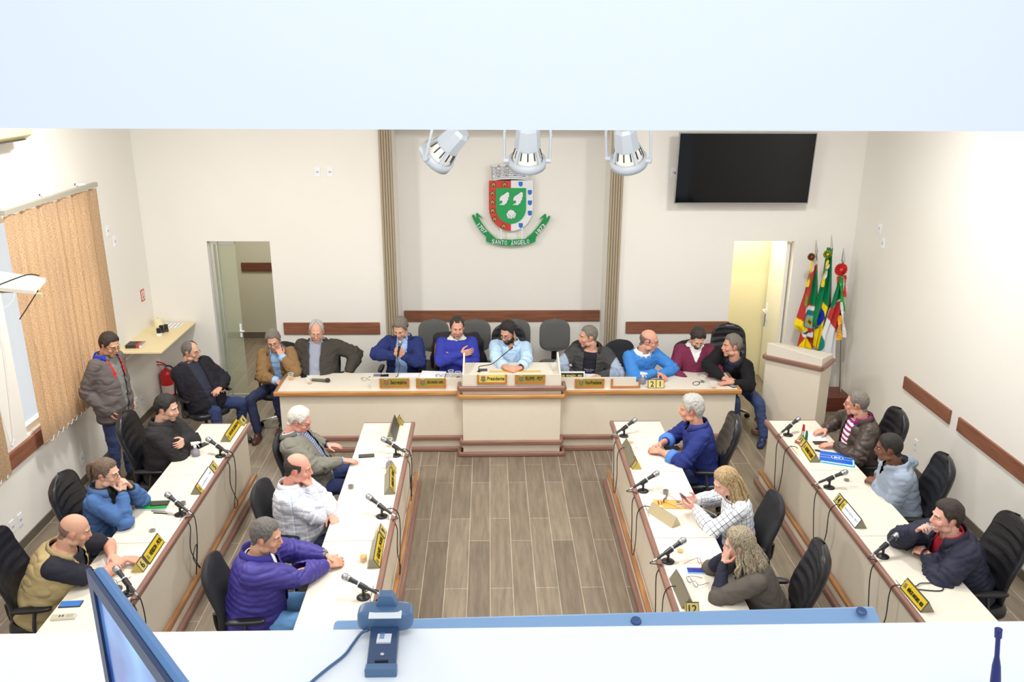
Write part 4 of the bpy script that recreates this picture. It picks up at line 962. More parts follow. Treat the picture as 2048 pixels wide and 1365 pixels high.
PE[14] = person('bald person in a khaki vest over a black T-shirt, window row', (150, 1062), 1.12, 8, (.30, 0), (16, -22, 0), skin=(206, 158, 134),
    hair=dict(mat=HSH, t=.002, bald=.03, baz=70, front=.11), bulk=1.25, belly=.05, S=1.02, hs=1.02, beard=dict(stubble=.15), trousers=(36, 38, 52),
    R=dict(p=(252, 1118, .80), d=(.35, 1, -.05), n=(0, 0, -1), curl=22, pole=(1.2, -.2, -.3)), L=dict(p=(222, 1112, .84), d=(.75, .75, -.1), n=(0, 0, -1), curl=22, pole=(-1.2, -.2, -.3)),
    tops=[TOP('t_shirt', (40, 40, 50), .016, sleeve=.34, s1=.98, amp=.006), TOP('vest', (180, 160, 116), .036, sleeve=-1, open=(.03, .05, .075), s1=.95, amp=.010, collar=(170, 150, 108), cgap=46, ch=.03)])
# left inner row
PE[15] = person('white haired person with glasses in an open grey jacket, hand by a phone', (599, 842), 1.16, -4, (-.10, 0), (-4, -26, 0), skin=(222, 160, 140),
    hair=dict(mat=HW, t=.013, brow=(180, 170, 160)), glasses=50, bulk=1.1, belly=.04, S=1.02, hs=1.03, trousers=(40, 52, 96), legs=dict(L=((-.18, .50, .60), (-.16, .50, .12)), R=((.10, .42, .53), (.10, .44, .09))),
    R=dict(p=(684, 921, .80), d=(-.1, 1, -.1), n=(0, 0, -1), curl=20, pole=(1, -.4, -.6)), L=dict(p=(655, 890, .76), d=(.1, 1, .0), n=(0, 0, -1), curl=16, pole=(-1, -.4, -.6)),
    tops=[TOP('shirt', (200, 208, 226), .012, sleeve=.99, s1=.99, collar=(210, 214, 226), mat=check_mat('small blue check', (214, 220, 232), [(0, .02, .009, (60, 78, 130), 0), (1, .02, .009, (70, 88, 140), 0)])),
          TOP('jacket', (124, 122, 112), .032, sleeve=.92, open=(.06, .045, .05), s1=.95, amp=.009, collar=(100, 100, 94), cgap=44)])
PLAID = check_mat('blue and lilac plaid', (214, 212, 218), [(0, .06, .026, (194, 190, 198), 0), (1, .06, .022, (200, 204, 216), .2), (0, .06, .005, (240, 240, 240), .6), (1, .06, .004, (160, 178, 206), .7), (0, .12, .005, (150, 174, 206), .35), (1, .035, .004, (244, 244, 246), .3)])
PE[16] = person('balding person in a pale plaid shirt holding one hand to the mouth', (597, 938), 1.16, -6, (.05, 0), (0, -14, 0), skin=(222, 160, 140),
    hair=dict(mat=HB, t=.009, bald=.062, baz=60, front=.11), bulk=1.2, belly=.08, S=1.03, hs=1.06, trousers=(36, 44, 72),
    R=dict(hd=(.03, .12, -.115), d=(-.5, -.35, .8), n=(-.4, -1, 0), curl=55, pole=(.5, .9, -1)), L=dict(l=(.05, .32, .22), d=(.8, .5, 0), n=(0, 0, -1), curl=20, pole=(-1, .1, -.5)),
    tops=[TOP('plaid_shirt', (214, 212, 218), .022, sleeve=.95, s1=.98, amp=.010, collar=(216, 214, 220), mat=PLAID, cuff=1)])
PE[17] = person('person in a quilted violet blue jacket with hands joined on the desk', (533, 1074), 1.17, 4, (.16, 0), (-6, -14, 0), skin=(208, 160, 134),
    hair=dict(mat=HSP, t=.010), bulk=1.16, belly=.05, S=1.02, hs=1.05, trousers=(110, 160, 214), beard=dict(stubble=.1),
    R=dict(p=(654, 1130, .80), d=(-.35, 1, 0), n=(-.6, 0, -.8), curl=38, pole=(1, -.3, -.5)), L=dict(p=(652, 1112, .81), d=(.35, 1, 0), n=(.6, 0, -.8), curl=38, pole=(-1, -.3, -.5)),
    tops=[TOP('t_shirt', (224, 228, 236), .012, sleeve=-1, s1=.98), TOP('puffer_jacket', (64, 56, 138), .038, sleeve=.93, open=(.025, .03, .05), s1=.97, s0=-.26, amp=.007, style='puffer', collar=(56, 50, 140), cgap=26, ch=.06, rough=.5, spec=.4)])
# right inner row
PE[18] = person('silver haired person in a navy shirt with turned-up light blue cuffs', (1382, 820), 1.20, 180, (.16, 0), (166, -10, 0), skin=(212, 156, 132),
    hair=dict(mat=HG, t=.022, top=.7, nape=-.085, brow=(120, 100, 90)), bulk=1.06, S=1.03, hs=1.04, trousers=(44, 60, 110),
    R=dict(p=(1322, 888, .81), d=(-.5, 1, -.1), n=(-.5, 0, -.8), curl=35, pole=(1, -.2, -.6)), L=dict(p=(1322, 903, .80), d=(.5, 1, -.1), n=(.5, 0, -.8), curl=35, pole=(-1, -.2, -.6)),
    tops=[TOP('shirt', (40, 52, 118), .026, sleeve=.78, s1=.97, amp=.009, collar=True, cuffc=(80, 128, 206), vneck=(.88, .5))])
WIN = check_mat('white with dark windowpane check', (240, 244, 252), [(0, .042, .004, (40, 40, 52), 0), (1, .042, .004, (40, 40, 52), .4)])
PE[19] = person('person with long blonde hair in a white checked jacket looking at a phone', (1452, 966), 1.12, 178, (.16, 0), (186, -30, 0), skin=(232, 184, 164),
    hair=dict(mat=hairm('blonde hair', (128, 104, 74), (206, 178, 130), 50), t=.014, nape=-.10, brow=(120, 90, 70)), bulk=.92, S=.95, hs=.99, trousers=(40, 44, 70), vox=.005,
    R=dict(p=(1393, 1000, .86), d=(-.45, .9, .15), n=(-.8, -.1, .4), curl=40, pole=(1, -.3, -.6)), L=dict(p=(1391, 1018, .85), d=(.35, .9, .2), n=(.7, -.1, .6), curl=35, pole=(-1, -.3, -.6)),
    tops=[TOP('checked_jacket', (240, 244, 252), .024, sleeve=.96, s1=.96, amp=.006, mat=WIN)])
PE[20] = person('person with wavy ash blonde hair in a taupe jumper, hands to the face', (1478, 1092), 1.10, 176, (.28, 0), (160, -16, 0), skin=(222, 178, 158),
    hair=dict(mat=hairm('ash blonde hair', (104, 92, 76), (184, 170, 142), 50), t=.018, nape=-.10, front=.08), bulk=1.0, S=.98, trousers=(40, 50, 84),
    L=dict(hd=(-.045, .125, -.10), d=(.05, -.2, 1), n=(.3, -1, 0), curl=10, pole=(-.6, .5, -1)), R=dict(hd=(.04, .13, -.10), d=(-.1, -.2, 1), n=(-.3, -1, 0), curl=14, pole=(.6, .6, -1)),
    tops=[TOP('undershirt', (44, 44, 60), .012, sleeve=.97, s1=.99), TOP('jumper', (92, 86, 80), .026, sleeve=.66, s1=.97, amp=.007, collar=(54, 54, 66), ch=.03, cgap=12)])
# right outer row
STR = check_mat('magenta and white stripes', (238, 234, 240), [(1, .05, .022, (150, 36, 110), 0)])
PE[21] = person('person in a brown leather jacket over a magenta striped polo shirt', (1713, 808), 1.20, 184, (.14, 0), (152, -8, 0), skin=(212, 156, 134),
    hair=dict(mat=HGB, t=.006), glasses=30, bulk=1.14, belly=.04, S=1.03, hs=1.04, trousers=(40, 46, 70),
    R=dict(p=(1652, 860, .80), d=(-.15, 1, -.1), n=(0, 0, -1), curl=20, pole=(1, -.2, -.5)), L=dict(p=(1670, 889, .80), d=(.15, 1, -.1), n=(0, 0, -1), curl=22, pole=(-1, -.2, -.5)),
    tops=[TOP('polo_shirt', (238, 234, 240), .012, sleeve=-1, s1=.99, collar=(150, 30, 110), mat=STR), TOP('leather_jacket', (66, 54, 48), .032, sleeve=.94, open=(.09, .07, .07), s1=.95, amp=.010, rough=.42, spec=.5, collar=(60, 48, 44), cgap=46)])
PE[22] = person('person with short black hair in a pale grey hooded jacket, forearms folded', (1777, 897), 1.18, 176, (.20, 0), (156, -12, 0), skin=(122, 84, 66),
    hair=dict(mat=HBK, t=.009, front=.078, temple=-.01, brow=(24, 18, 16)), bulk=1.08, S=1.03, hs=1.03, trousers=(44, 52, 80),
    R=dict(p=(1756, 948, .82), d=(-.9, .35, 0), n=(0, -.3, -1), curl=40, pole=(.5, -.3, -1)), L=dict(p=(1752, 966, .80), d=(.9, .45, 0), n=(0, -.2, -1), curl=50, pole=(-.6, -.1, -1)),
    tops=[TOP('hooded_jacket', (150, 162, 180), .030, sleeve=.95, s1=.97, amp=.010, hood=True, cuff=1, vneck=(.82, .5))])
PE[23] = person('person in a thick navy coat drinking from a small plastic cup', (1892, 1036), 1.14, 184, (.26, 0), (180, -4, 0), skin=(226, 172, 152),
    hair=dict(mat=HB, t=.016, quiff=.012, brow=(60, 44, 36)), bulk=1.14, belly=.03, S=1.03, hs=1.04, trousers=(44, 58, 96), beard=dict(stubble=.15),
    R=dict(hd=(.045, .185, -.135), d=(-.45, -.1, .8), n=(-.9, -.4, 0), curl=62, pole=(.8, .5, -.8)), L=dict(p=(1856, 1110, .82), d=(.9, .5, 0), n=(0, -.3, -1), curl=45, pole=(-1, .2, -.4)),
    tops=[TOP('polo_shirt', (180, 40, 60), .010, sleeve=-1, s1=.99, collar=True), TOP('coat', (42, 44, 62), .040, sleeve=.96, open=(.0, .01, .045), s1=.97, s0=-.26, amp=.009, style='puffer', rough=.6, collar=(38, 40, 56), cgap=30, ch=.06, cuff=1)])
# long hair
def strands(p, n, length, spread, mat_, y0=-.03, wave=.0, back=.5, seed=1, front=False, r=.012):
    rnd = random.Random(seed); T = p['TH']; mb2 = MB()
    for i in range(n):
        a = math.radians(rnd.uniform(75 if not front else 62, 180)*(1 if i % 2 else -1)); z0 = rnd.uniform(.02, .10); rr = math.sqrt(max(.05, 1-(z0/.13)**2))
        x, y = math.sin(a)*.080*rr, math.cos(a)*.100*rr-.012
        p0 = T @ V(x, y, z0); p1 = T @ V(x*1.16, y*1.12-.004, -.02); out = V(p1.x-p['H'].x, p1.y-p['H'].y, 0).normalized()
        L_ = length*rnd.uniform(.75, 1.05); w1 = rnd.uniform(-wave, wave)
        side = V(-out.y, out.x, 0)
        q1 = p1+V(0, 0, -.33*L_)+out*(spread*.5)-p['F']*back*.03+side*w1; q2 = p1+V(0, 0, -.66*L_)+out*spread-p['F']*back*.06-side*w1; q3 = p1+V(0, 0, -L_)+out*spread*.8-p['F']*back*.07+side*w1
        mb2.tube([p0, p1, q1, q2, q3], [r*.7, r, r*1.05, r*.8, r*.25], 7, smooth=3) if False else mb2.tube(spline([p0, p1, q1, q2, q3], 4), list(np.interp(np.linspace(0, 1, 17), [0, .3, .7, 1], [r*.6, r, r*.95, r*.25])), 7)
    addp(p, mb2, 'long_hair', mat_)
strands(PE[19], 90, .30, .035, MATS['blonde hair'], back=.6, seed=3, r=.011)
strands(PE[20], 110, .21, .06, MATS['ash blonde hair'], wave=.022, back=.3, seed=5, r=.012)
# ponytail
T = PE[13]['TH']; mb2 = MB(); rnd = random.Random(2)
for i in range(26):
    o1 = V(rnd.uniform(-.012, .012), rnd.uniform(-.008, .008), rnd.uniform(-.01, .01))
    mb2.tube(spline([T @ (V(0, -.095, .06)+o1*.6), T @ (V(0, -.135, .065)+o1), T @ (V(0, -.155, .02)+o1*2), T @ (V(0, -.145, -.05)+o1*2.2), T @ (V(0, -.135, -.10)+o1)], 3), list(np.interp(np.linspace(0, 1, 13), [0, .3, .8, 1], [.006, .010, .008, .002])), 6)
addp(PE[13], mb2, 'ponytail', HMB)
# small things worn
def ring_band(p, sd, t, r, wdt, name, m_):
    Sh, E, W = p['ARM'][sd][:3]; d = (W-E).normalized(); c_ = E+(W-E)*t; mb2 = MB(); mb2.cyl(c_-d*wdt/2, c_+d*wdt/2, r, n=18); u = V(0, 0, 1)-d*d.z; u.normalize()
    mb2.cyl(c_+u*(r-.002), c_+u*(r+.007), .017, n=14); addp(p, mb2, name, m_, smooth=False)
ring_band(PE[17], -1, .97, .040, .022, 'watch', METAL); ring_band(PE[15], -1, .97, .036, .022, 'watch', BLK); ring_band(PE[7], -1, .93, .036, .024, 'watch', BLK)
# writing on the black T-shirt, buttons, badge flags on the vest
p8 = PE[8]; c0 = p8['P']+p8['A']*p8['LT']*.55+p8['fT']*.172; R0 = -p8['rT']; U0 = p8['A']
def chest_pt(p, s, x, d): return p['P']+p['A']*(p['LT']*s)+p['rT']*x+p['fT']*d
def chest_text(p, s, x, d, txt, w_, h_, m_):
    n_ = p['fT']; xd = n_.cross(p['A'])*-1; o = text(txt, m_, p['o'], chest_pt(p, s, x, d)-p['base'], xd, p['A'], w_, h_); return o
chest_text(p8, .60, 0, .196, 'Calvin Klein', .12, .022, M('grey print', (150, 150, 160))); chest_text(p8, .55, 0, .196, 'JEANS', .07, .014, MATS['grey print'])
def buttons(p, ss, d, m_):
    mb2 = MB()
    for s in ss: mb2.ell(chest_pt(p, s, 0, d), (.006, .006, .006), None, 8, 6)
    addp(p, mb2, 'buttons', m_)
def flag_patch(p, s, x, d, kind):
    c0 = chest_pt(p, s, x, d)-p['base']; X = p['rT']; Y = p['A']; N_ = p['fT']; mb = MB()
    def q(pts, k, h): mb.mat(k); mb.add([c0+X*a_+Y*b2+N_*h for a_, b2 in pts], [tuple(range(len(pts)))])
    if kind == 'br':
        q([(-.03, -.022), (.03, -.022), (.03, .022), (-.03, .022)], 0, 0); q([(-.025, 0), (0, -.018), (.025, 0), (0, .018)], 1, .0015); q([(.010*math.cos(t_), .010*math.sin(t_)) for t_ in np.linspace(0, 6.2, 14)], 2, .003); ms = [M('flag green', (20, 140, 80)), M('flag yellow', (240, 208, 30)), M('flag blue', (30, 60, 150))]
    else:
        q([(-.025, -.03), (.025, -.03), (.025, .03)], 1, 0); q([(-.025, -.03), (-.005, -.005), (.025, .03), (-.025, .03)], 0, .0005); q([(-.025, -.03), (-.005, -.03), (.025, .01), (.025, .03), (-.025, -.01)], 2, .0015); ms = [MATS['flag green'], M('flag yellow', (240, 208, 30)), M('flag red', (200, 50, 45))]
    o = mb.build('flag_patch', ms, p['o'])
flag_patch(PE[14], .74, .06, .206, 'br'); flag_patch(PE[14], .56, .07, .222, 'rs')
# ---------------------------------------------------------------- chairs under and behind them
def chair_for(n, fn, lab, dx=0, dy=0, rz=None, group=None, **k):
    p = PE[n]; b0 = p['base']; F, RT = p['F'], p['RT']; loc = V(b0.x, b0.y, 0)-F*(.0-dy)+RT*dx
    a = math.atan2(F.y, F.x)-math.pi/2 if rz is None else rz
    return fn(lab, tuple(loc), a, group, **k)
c_first = chair_for(12, exec_chair, 'black ribbed leather chair, first of the row by the window wall', dy=-.04)
def leather(n, lab, dy=-.04, dx=0, turn=0):
    p = PE[n]; loc = V(p['base'].x, p['base'].y, 0)+p['F']*dy+p['RT']*dx; a = math.atan2(p['F'].y, p['F'].x)-math.pi/2+math.radians(turn)
    return dup(c_first, tuple(loc), a, lab)
leather(13, 'black ribbed leather chair behind the person in the denim jacket', .03); leather(14, 'black ribbed leather chair behind the person in the khaki vest', .02)
leather(18, 'black ribbed leather chair behind the silver haired person in the navy shirt', .0, .0, -4)
leather(21, 'black ribbed leather chair behind the person in the brown leather jacket', .0, -.06, -4); leather(22, 'black ribbed leather chair behind the person in the grey hooded jacket', .0, -.06, -4); leather(23, 'black ribbed leather chair behind the person in the navy coat', .0, -.04, -4)
leather(20, 'black ribbed leather chair behind the person with wavy hair', -.02, -.02, -6)
leather(11, 'black ribbed leather chair behind the person in the black blazer', -.12, .02, 20)
c_task = chair_for(15, task_chair, 'smooth black chair under the white haired person', dy=-.05)
def tchair(n, lab, dy=-.05, dx=0, turn=0):
    p = PE[n]; loc = V(p['base'].x, p['base'].y, 0)+p['F']*dy+p['RT']*dx; a = math.atan2(p['F'].y, p['F'].x)-math.pi/2+math.radians(turn)
    return dup(c_task, tuple(loc), a, lab)
tchair(16, 'smooth black chair under the person in the plaid shirt'); tchair(17, 'smooth black chair under the person in the violet quilted jacket', .0); tchair(19, 'smooth black chair behind the person in the checked jacket', -.02)
tchair(2, 'black chair in the left corner beside the fire extinguisher'); tchair(3, 'black chair with chrome star base at the left end of the head desk', .10); tchair(4, 'black chair under the person in the charcoal jacket')
tchair(5, 'black chair under the person holding the microphone'); tchair(6, 'black chair draped with a black coat behind the head desk'); tchair(8, 'black chair under the person in the grey sports jacket', -.08)
tchair(9, 'black chair behind the person in the bright blue jumper', -.10, .08); tchair(10, 'black chair under the person in the maroon jumper', -.08)
t_ = leather(7, 'high-backed black leather president chair', -.14)
G = 'grey fabric chairs along the niche wall'
GC = [(868, 'leftmost grey fabric chair against the niche wall'), (951, 'grey fabric chair just behind the person with crossed arms'), (1030, 'grey fabric chair directly behind the president chair'), (1109, 'rightmost grey fabric chair, empty, beside the president')]
first = None
for px, lab in GC:
    p_ = at(px, 668, 'y', 10.83)
    loc = (p_.x, 10.58, .10)
    if first is None: first = grey_chair(lab, loc, math.pi, G)
    else: dup(first, loc, math.pi, lab, G)
# ================================================================ window wall
def translucent(name, c1, c2):
    m = bpy.data.materials.new(name); m.use_nodes = True; nt = m.node_tree; nt.nodes.remove(nt.nodes['Principled BSDF']); out = nt.nodes['Material Output']
    tc = nt.nodes.new('ShaderNodeTexCoord'); mp = nt.nodes.new('ShaderNodeMapping'); mp.inputs['Scale'].default_value = (1, 60, 130)
    n = nt.nodes.new('ShaderNodeTexNoise'); n.inputs['Scale'].default_value = 1; n.inputs['Detail'].default_value = 4
    cr = nt.nodes.new('ShaderNodeValToRGB'); cr.color_ramp.elements[0].color = rgb(*c1); cr.color_ramp.elements[1].color = rgb(*c2); cr.color_ramp.elements[0].position = .35; cr.color_ramp.elements[1].position = .65
    a = nt.nodes.new('ShaderNodeBsdfDiffuse'); t_ = nt.nodes.new('ShaderNodeBsdfTranslucent'); mx = nt.nodes.new('ShaderNodeMixShader'); mx.inputs[0].default_value = .5
    nt.links.new(tc.outputs['Object'], mp.inputs[0]); nt.links.new(mp.outputs[0], n.inputs['Vector']); nt.links.new(n.outputs['Fac'], cr.inputs[0])
    for s_ in (a, t_): nt.links.new(cr.outputs[0], s_.inputs[0])
    nt.links.new(a.outputs[0], mx.inputs[1]); nt.links.new(t_.outputs[0], mx.inputs[2]); nt.links.new(mx.outputs[0], out.inputs[0]); return m
BL = translucent('beige blind fabric', (190, 162, 136), (232, 208, 172))
def blinds(y0, y1, n, lab, seed):
    rnd = random.Random(seed); L = (XL+.12, (y0+y1)/2, .76); t_ = thing('vertical_blinds', lab, 'blinds', L)
    mb = MB(); mb.box((XL+.10, y0-.03, 3.08), (XL+.15, y1+.05, 3.13))
    mb.build('head_rail', M('grey rail', (176, 170, 156), .4, .3), t_, local=L, bevel=.004)
    for yy in np.linspace(y0+.15, y1-.15, 3): MB().box((XL, yy-.015, 3.12), (XL+.11, yy+.015, 3.14)).box((XL, yy-.015, 3.06), (XL+.01, yy+.015, 3.14)).build('bracket', WHITE, t_, local=L)
    st = (y1-y0)/n; mbc = MB(); prev = None
    for i in range(n):
        yc = y0+st*(i+.5); a = math.radians(rnd.uniform(10, 34)*(1 if rnd.random() < .85 else -.9)); hw = .056; c, s = math.cos(a), math.sin(a)
        rs = []
        for z in (.865, 1.2, 1.9, 2.5, 3.07):
            k = rnd.uniform(-.004, .004); rs.append([V(XL+.125+s*u+k+.004*(1-(u/hw)**2)+th, yc+c*u, z) for u, th in ((-hw, 0), (0, 0), (hw, 0), (hw, .0012), (0, .0012), (-hw, .0012))])
        MB().rings(rs).build('slat', BL, t_, local=L)
        p = V(XL+.135, yc, .885)
        if prev is not None: mbc.tube([prev, (prev+p)/2+V(0.004, 0, -.035), p], .003, 5, smooth=3)
        prev = p
    mbc.build('bottom_chain', M('white chain', (236, 236, 236), .4), t_, local=L)
blinds(7.62, 9.42, 18, 'beige vertical blinds glowing at the window, beside the standing person', 4)
blinds(4.95, 6.98, 19, 'second set of beige vertical blinds at the lower left frame edge', 9)
# cord of the far blinds, hanging on the pier
c0 = at(8, 700, 'x', XL+.02); c1 = at(27, 880, 'x', XL+.02); c2 = at(-8, 780, 'x', XL+.02)
tag(MB().tube([V(XL+.03, c0.y, 2.9), c0, c1+V(0, .02, .05), c1, c1+V(0, -.06, 0), c2, V(XL+.03, c2.y, 2.9)], .004, 6, smooth=5).build('blind_cord', WHITE, None, loc=tuple(c1)), 'white pull cord looped against the wall left of the blinds', 'cord')
# wall socket plates
def plate(px, py, ax, val, lab, dark=1, s=1.0):
    p = at(px, py, ax, val); mb = MB(); hw, hh = .038*s, .06*s
    nrm = {'x': V(1 if val < 0 else -1, 0, 0), 'y': V(0, -1, 0)}[ax]; sd = V(0, 1, 0) if ax == 'x' else V(1, 0, 0)
    def bx(c, a, h, d0, d1): vs = []; [vs.append(c+sd*(sx*a)+V(0, 0, sz*h)+nrm*dd) for dd in (d0, d1) for sx, sz in ((-1, -1), (1, -1), (1, 1), (-1, 1))]; return vs
    F6 = [(0, 3, 2, 1), (4, 5, 6, 7), (0, 1, 5, 4), (1, 2, 6, 5), (2, 3, 7, 6), (3, 0, 4, 7)]
    o = mb.add(bx(p, hw, hh, 0, .008), F6).build('wall_socket', M('socket white', (240, 242, 248), .4), None, loc=tuple(p), bevel=.002); tag(o, lab, 'wall socket')
    mb = MB().add(bx(p, .017, .011, .008, .0105), F6); mb.build('socket_insert', M('socket insert', (190, 190, 190), .4), o, local=tuple(p))
for px, py, ax, val, lab in ((635, 344, 'y', YB, 'left one of two white sockets high on the back wall'), (660, 344, 'y', YB, 'right one of two white sockets high on the back wall'),
        (1349, 345, 'y', YB, 'white socket beside the left edge of the television'), (164, 917, 'x', XL, 'white socket on the left wall above the ponytail person'),
        (280, 792, 'x', XL, 'white socket on the left wall near the corner, farther one'), (289, 792, 'x', XL, 'white socket on left wall next to the extinguisher'),
        (40, 1040, 'x', XL, 'white socket low on the left wall, farther of the pair'), (24, 1054, 'x', XL, 'white socket low on the left wall, nearer of the pair'),
        (1832, 890, 'x', XR, 'white socket on the right wall behind the first side chair'), (1760, 457, 'x', XR, 'upper pale socket high on the right wall'), (1766, 487, 'x', XR, 'lower pale socket high on the right wall'),
        (215, 462, 'x', XL, 'upper pale socket on the left wall beside the blinds'), (229, 483, 'x', XL, 'lower pale socket on the left wall beside the blinds')):
    if (px, py) == (289, 792): px, py = 283, 800; p0 = at(276, 806, 'x', XL)
    plate(px if (px, py) != (280, 792) else 272, py if px != 280 else 806, ax, val, lab)
# red arrow sign above the extinguisher
p = at(285, 591, 'x', XL); o = thing('fire_sign', 'small white sign with red border and arrow on the left wall', 'sign', p)
RED2 = M('sign red', (196, 60, 50), .5)
MB().box((0, -.055, -.075), (.004, .055, .075)).build('sign_border', RED2, o); MB().box((.004, -.038, -.058), (.005, .038, .058)).build('sign_face', M('sign white', (240, 232, 226), .5), o)
MB().box((.005, -.008, -.035), (.0065, .008, .045)).prism([(-.02, -.02), (.02, -.02), (0, -.05)], 0, .0015, Matrix.Translation((.005, 0, 0)) @ Matrix.Rotation(math.radians(-90), 4, 'Z')).build('arrow', RED2, o)
# shelf on the left wall with its things
SZ = 1.11; a = at(323, 705, 'z', SZ); SY0, SX = a.y, a.x; SY1 = YB-.02
BIR = M('birch laminate', (232, 214, 168), .5, noise_amt=.05, nscale=6)
o = thing('wall_shelf', 'pale birch shelf fixed in the back left corner', 'shelf', (XL+.2, (SY0+SY1)/2, SZ)); L = tuple(o.location)
MB().box((XL, SY0, SZ-.02), (SX, SY1, SZ)).build('shelf_board', BIR, o, local=L, bevel=.002)
for yy in (SY0+.15, SY1-.3):
    MB().box((XL, yy, SZ-.2), (XL+.012, yy+.03, SZ-.02)).box((XL, yy, SZ-.035), (XL+.22, yy+.03, SZ-.02)).tube([V(XL+.01, yy+.015, SZ-.17), V(XL+.19, yy+.015, SZ-.03)], .007).build('shelf_bracket', WHITE, o, local=L)
def desk_thing(name, px, py, z, rz, lab, cat, group=None):
    p = at(px, py, 'z', z); return thing(name, lab, cat, (p.x, p.y, z), math.radians(rz), group)
o = desk_thing('book', 272, 693, SZ, 2, 'thick black book with a red band on the corner shelf', 'book')
MB().box((-.09, -.075, .004), (.088, .073, .034)).build('pages', PAPER, o); mb = MB(); mb.mat(0).box((-.095, -.08, .034), (.03, .08, .038)).box((-.095, -.08, 0), (.03, .08, .004)).box((-.095, -.083, 0), (.03, -.078, .038)).mat(1).box((.03, -.08, .034), (.065, .08, .0382)).box((.03, -.0835, 0), (.065, -.078, .0382)).mat(2).box((.065, -.08, .034), (.095, .08, .038)); mb.build('cover', [M('book black', (52, 48, 46), .5), M('book red', (180, 60, 56), .5), M('book grey', (150, 146, 140), .6)], o)
for i, (px, py) in enumerate(((319, 672), (324, 666), (333, 664))):
    o = desk_thing('ink_stamp', px, py+(0), SZ, 10*i, ['nearest black self-inking stamp with red dot on the shelf', 'middle black self-inking stamp on the shelf', 'farthest black self-inking stamp on the shelf'][i], 'stamp')
    MB().box((-.028, -.015, 0), (.028, .015, .035)).build('stamp_base', WHITE if i == 0 else DGREY, o, bevel=.003); MB().box((-.025, -.018, .035), (.025, .018, .10)).build('stamp_cap', BLK, o, bevel=.006)
o = desk_thing('form_sheet', 345, 651, SZ, 0, 'white printed sheet with four black lines at the shelf end', 'paper'); MB().box((-.11, -.10, 0), (.11, .10, .0015)).build('sheet', PAPER, o); mb = MB()
for xx in (-.07, -.02, .03, .08): mb.box((xx, -.09, .0015), (xx+.008, .09, .002))
mb.build('printed_lines', INK, o)
o = desk_thing('paper_roll', 317, 652, SZ, 0, 'cream paper roll standing in the shelf corner', 'paper roll'); MB().lathe([(.02, 0), (.055, 0), (.055, .105), (.02, .105), (.02, 0)], 28).build('roll', M('cream roll', (238, 228, 190), .8), o, smooth=False)
# fire extinguisher
p = at(352, 790, 'z', .02); o = thing('fire_extinguisher', 'red fire extinguisher standing in the back left corner', 'fire extinguisher', (p.x, p.y-.24, .0)); RX = M('extinguisher red', (200, 34, 36), .3)
MB().lathe([(.001, 0), (.075, 0), (.08, .02), (.08, .40), (.07, .45), (.03, .48), (.02, .50), (.001, .50)], 28).build('cylinder_tank', RX, o, smooth=True); MB().lathe([(.0805, .14), (.081, .14), (.081, .27), (.0805, .27)], 28).build('tank_label', M('tank label', (222, 196, 190), .5), o)
MB().cyl((0, 0, .50), (0, 0, .55), .018).build('valve', METAL, o); MB().tube([V(0, 0, .55), V(-.05, 0, .575), V(-.13, -.01, .60)], .009, 6, smooth=3).tube([V(0, 0, .54), V(-.06, 0, .545), V(-.13, -.01, .545)], .008, 6, smooth=3).build('trigger_handle', RX, o); MB().tube([V(.02, 0, .53), V(.09, 0, .50), V(.10, 0, .30), V(.09, 0, .12)], .011, 8, smooth=5).build('hose', BLK, o)
# cream box high on the left wall (cut by the frame)
ya, yb = 6.9, at(59, 271, 'x', XL+.2).y; z0 = at(0, 292, 'x', XL+.2).z
o = thing('air_conditioner', 'cream wall unit cut off at the upper left corner of the view', 'air conditioner', (XL+.1, (ya+yb)/2, z0)); L = tuple(o.location)
MB().prism([(XL, z0+.05), (XL+.14, z0), (XL+.23, z0+.06), (XL+.24, z0+.24), (XL+.2, z0+.29), (XL, z0+.29)], ya, yb).build('housing', M('cream unit', (232, 216, 160), .5), o, local=L, bevel=.006); MB().box((XL+.05, ya+.05, z0+.012), (XL+.19, yb-.05, z0+.022)).build('air_outlet', DGREY, o, local=L)
# white board on an arm at the far left
a = at(92, 566, 'y', 6.2); o = thing('projector_shelf', 'white board on a dark arm with cables reaching in from the left edge', 'shelf', tuple(a)); L = tuple(a)
q = [at(-60, 545, 'y', 6.6), at(92, 560, 'y', 6.35), at(68, 575, 'y', 6.05), at(-60, 560, 'y', 6.1)]; zz = a.z
q = [V(v.x, v.y, zz+dz) for v, dz in zip(q, (.03, 0, -.02, .01))]
MB().add([v for v in q]+[v-V(0, 0, .03) for v in q], [(0, 1, 2, 3), (7, 6, 5, 4), (0, 4, 5, 1), (1, 5, 6, 2), (2, 6, 7, 3), (3, 7, 4, 0)]).build('board', M('off white board', (226, 222, 210), .5), o, local=L, bevel=.003)
MB().tube([V(XL, 6.2, zz-.05), V(q[2].x-.2, 6.15, zz-.045)], .018, 8).build('arm', DGREY, o, local=L)
MB().tube([V(q[2].x-.30, 6.12, zz+.0), V(q[2].x-.12, 6.2, zz+.06), V(q[1].x-.02, 6.3, zz+.03)], .005, 6, smooth=6).tube([V(q[2].x, 6.1, zz-.03), V(q[2].x-.07, 6.08, zz-.13), V(q[2].x-.15, 6.06, zz-.24)], .004, 6, smooth=6).build('black_cable', BLK, o, local=L)
MB().box((q[2].x-.005, 6.07, zz-.085), (q[2].x+.028, 6.10, zz-.05)).build('cable_tag', M('tag beige', (206, 190, 140), .6), o, local=L)
MB().tube([V(q[2].x-.17, 6.1, zz+.03), V(q[2].x-.16, 6.05, zz-.08), V(q[2].x-.25, 6.0, zz-.16), V(q[2].x-.4, 6.0, zz-.2)], .003, 6, smooth=6).build('white_cable', WHITE, o, local=L)
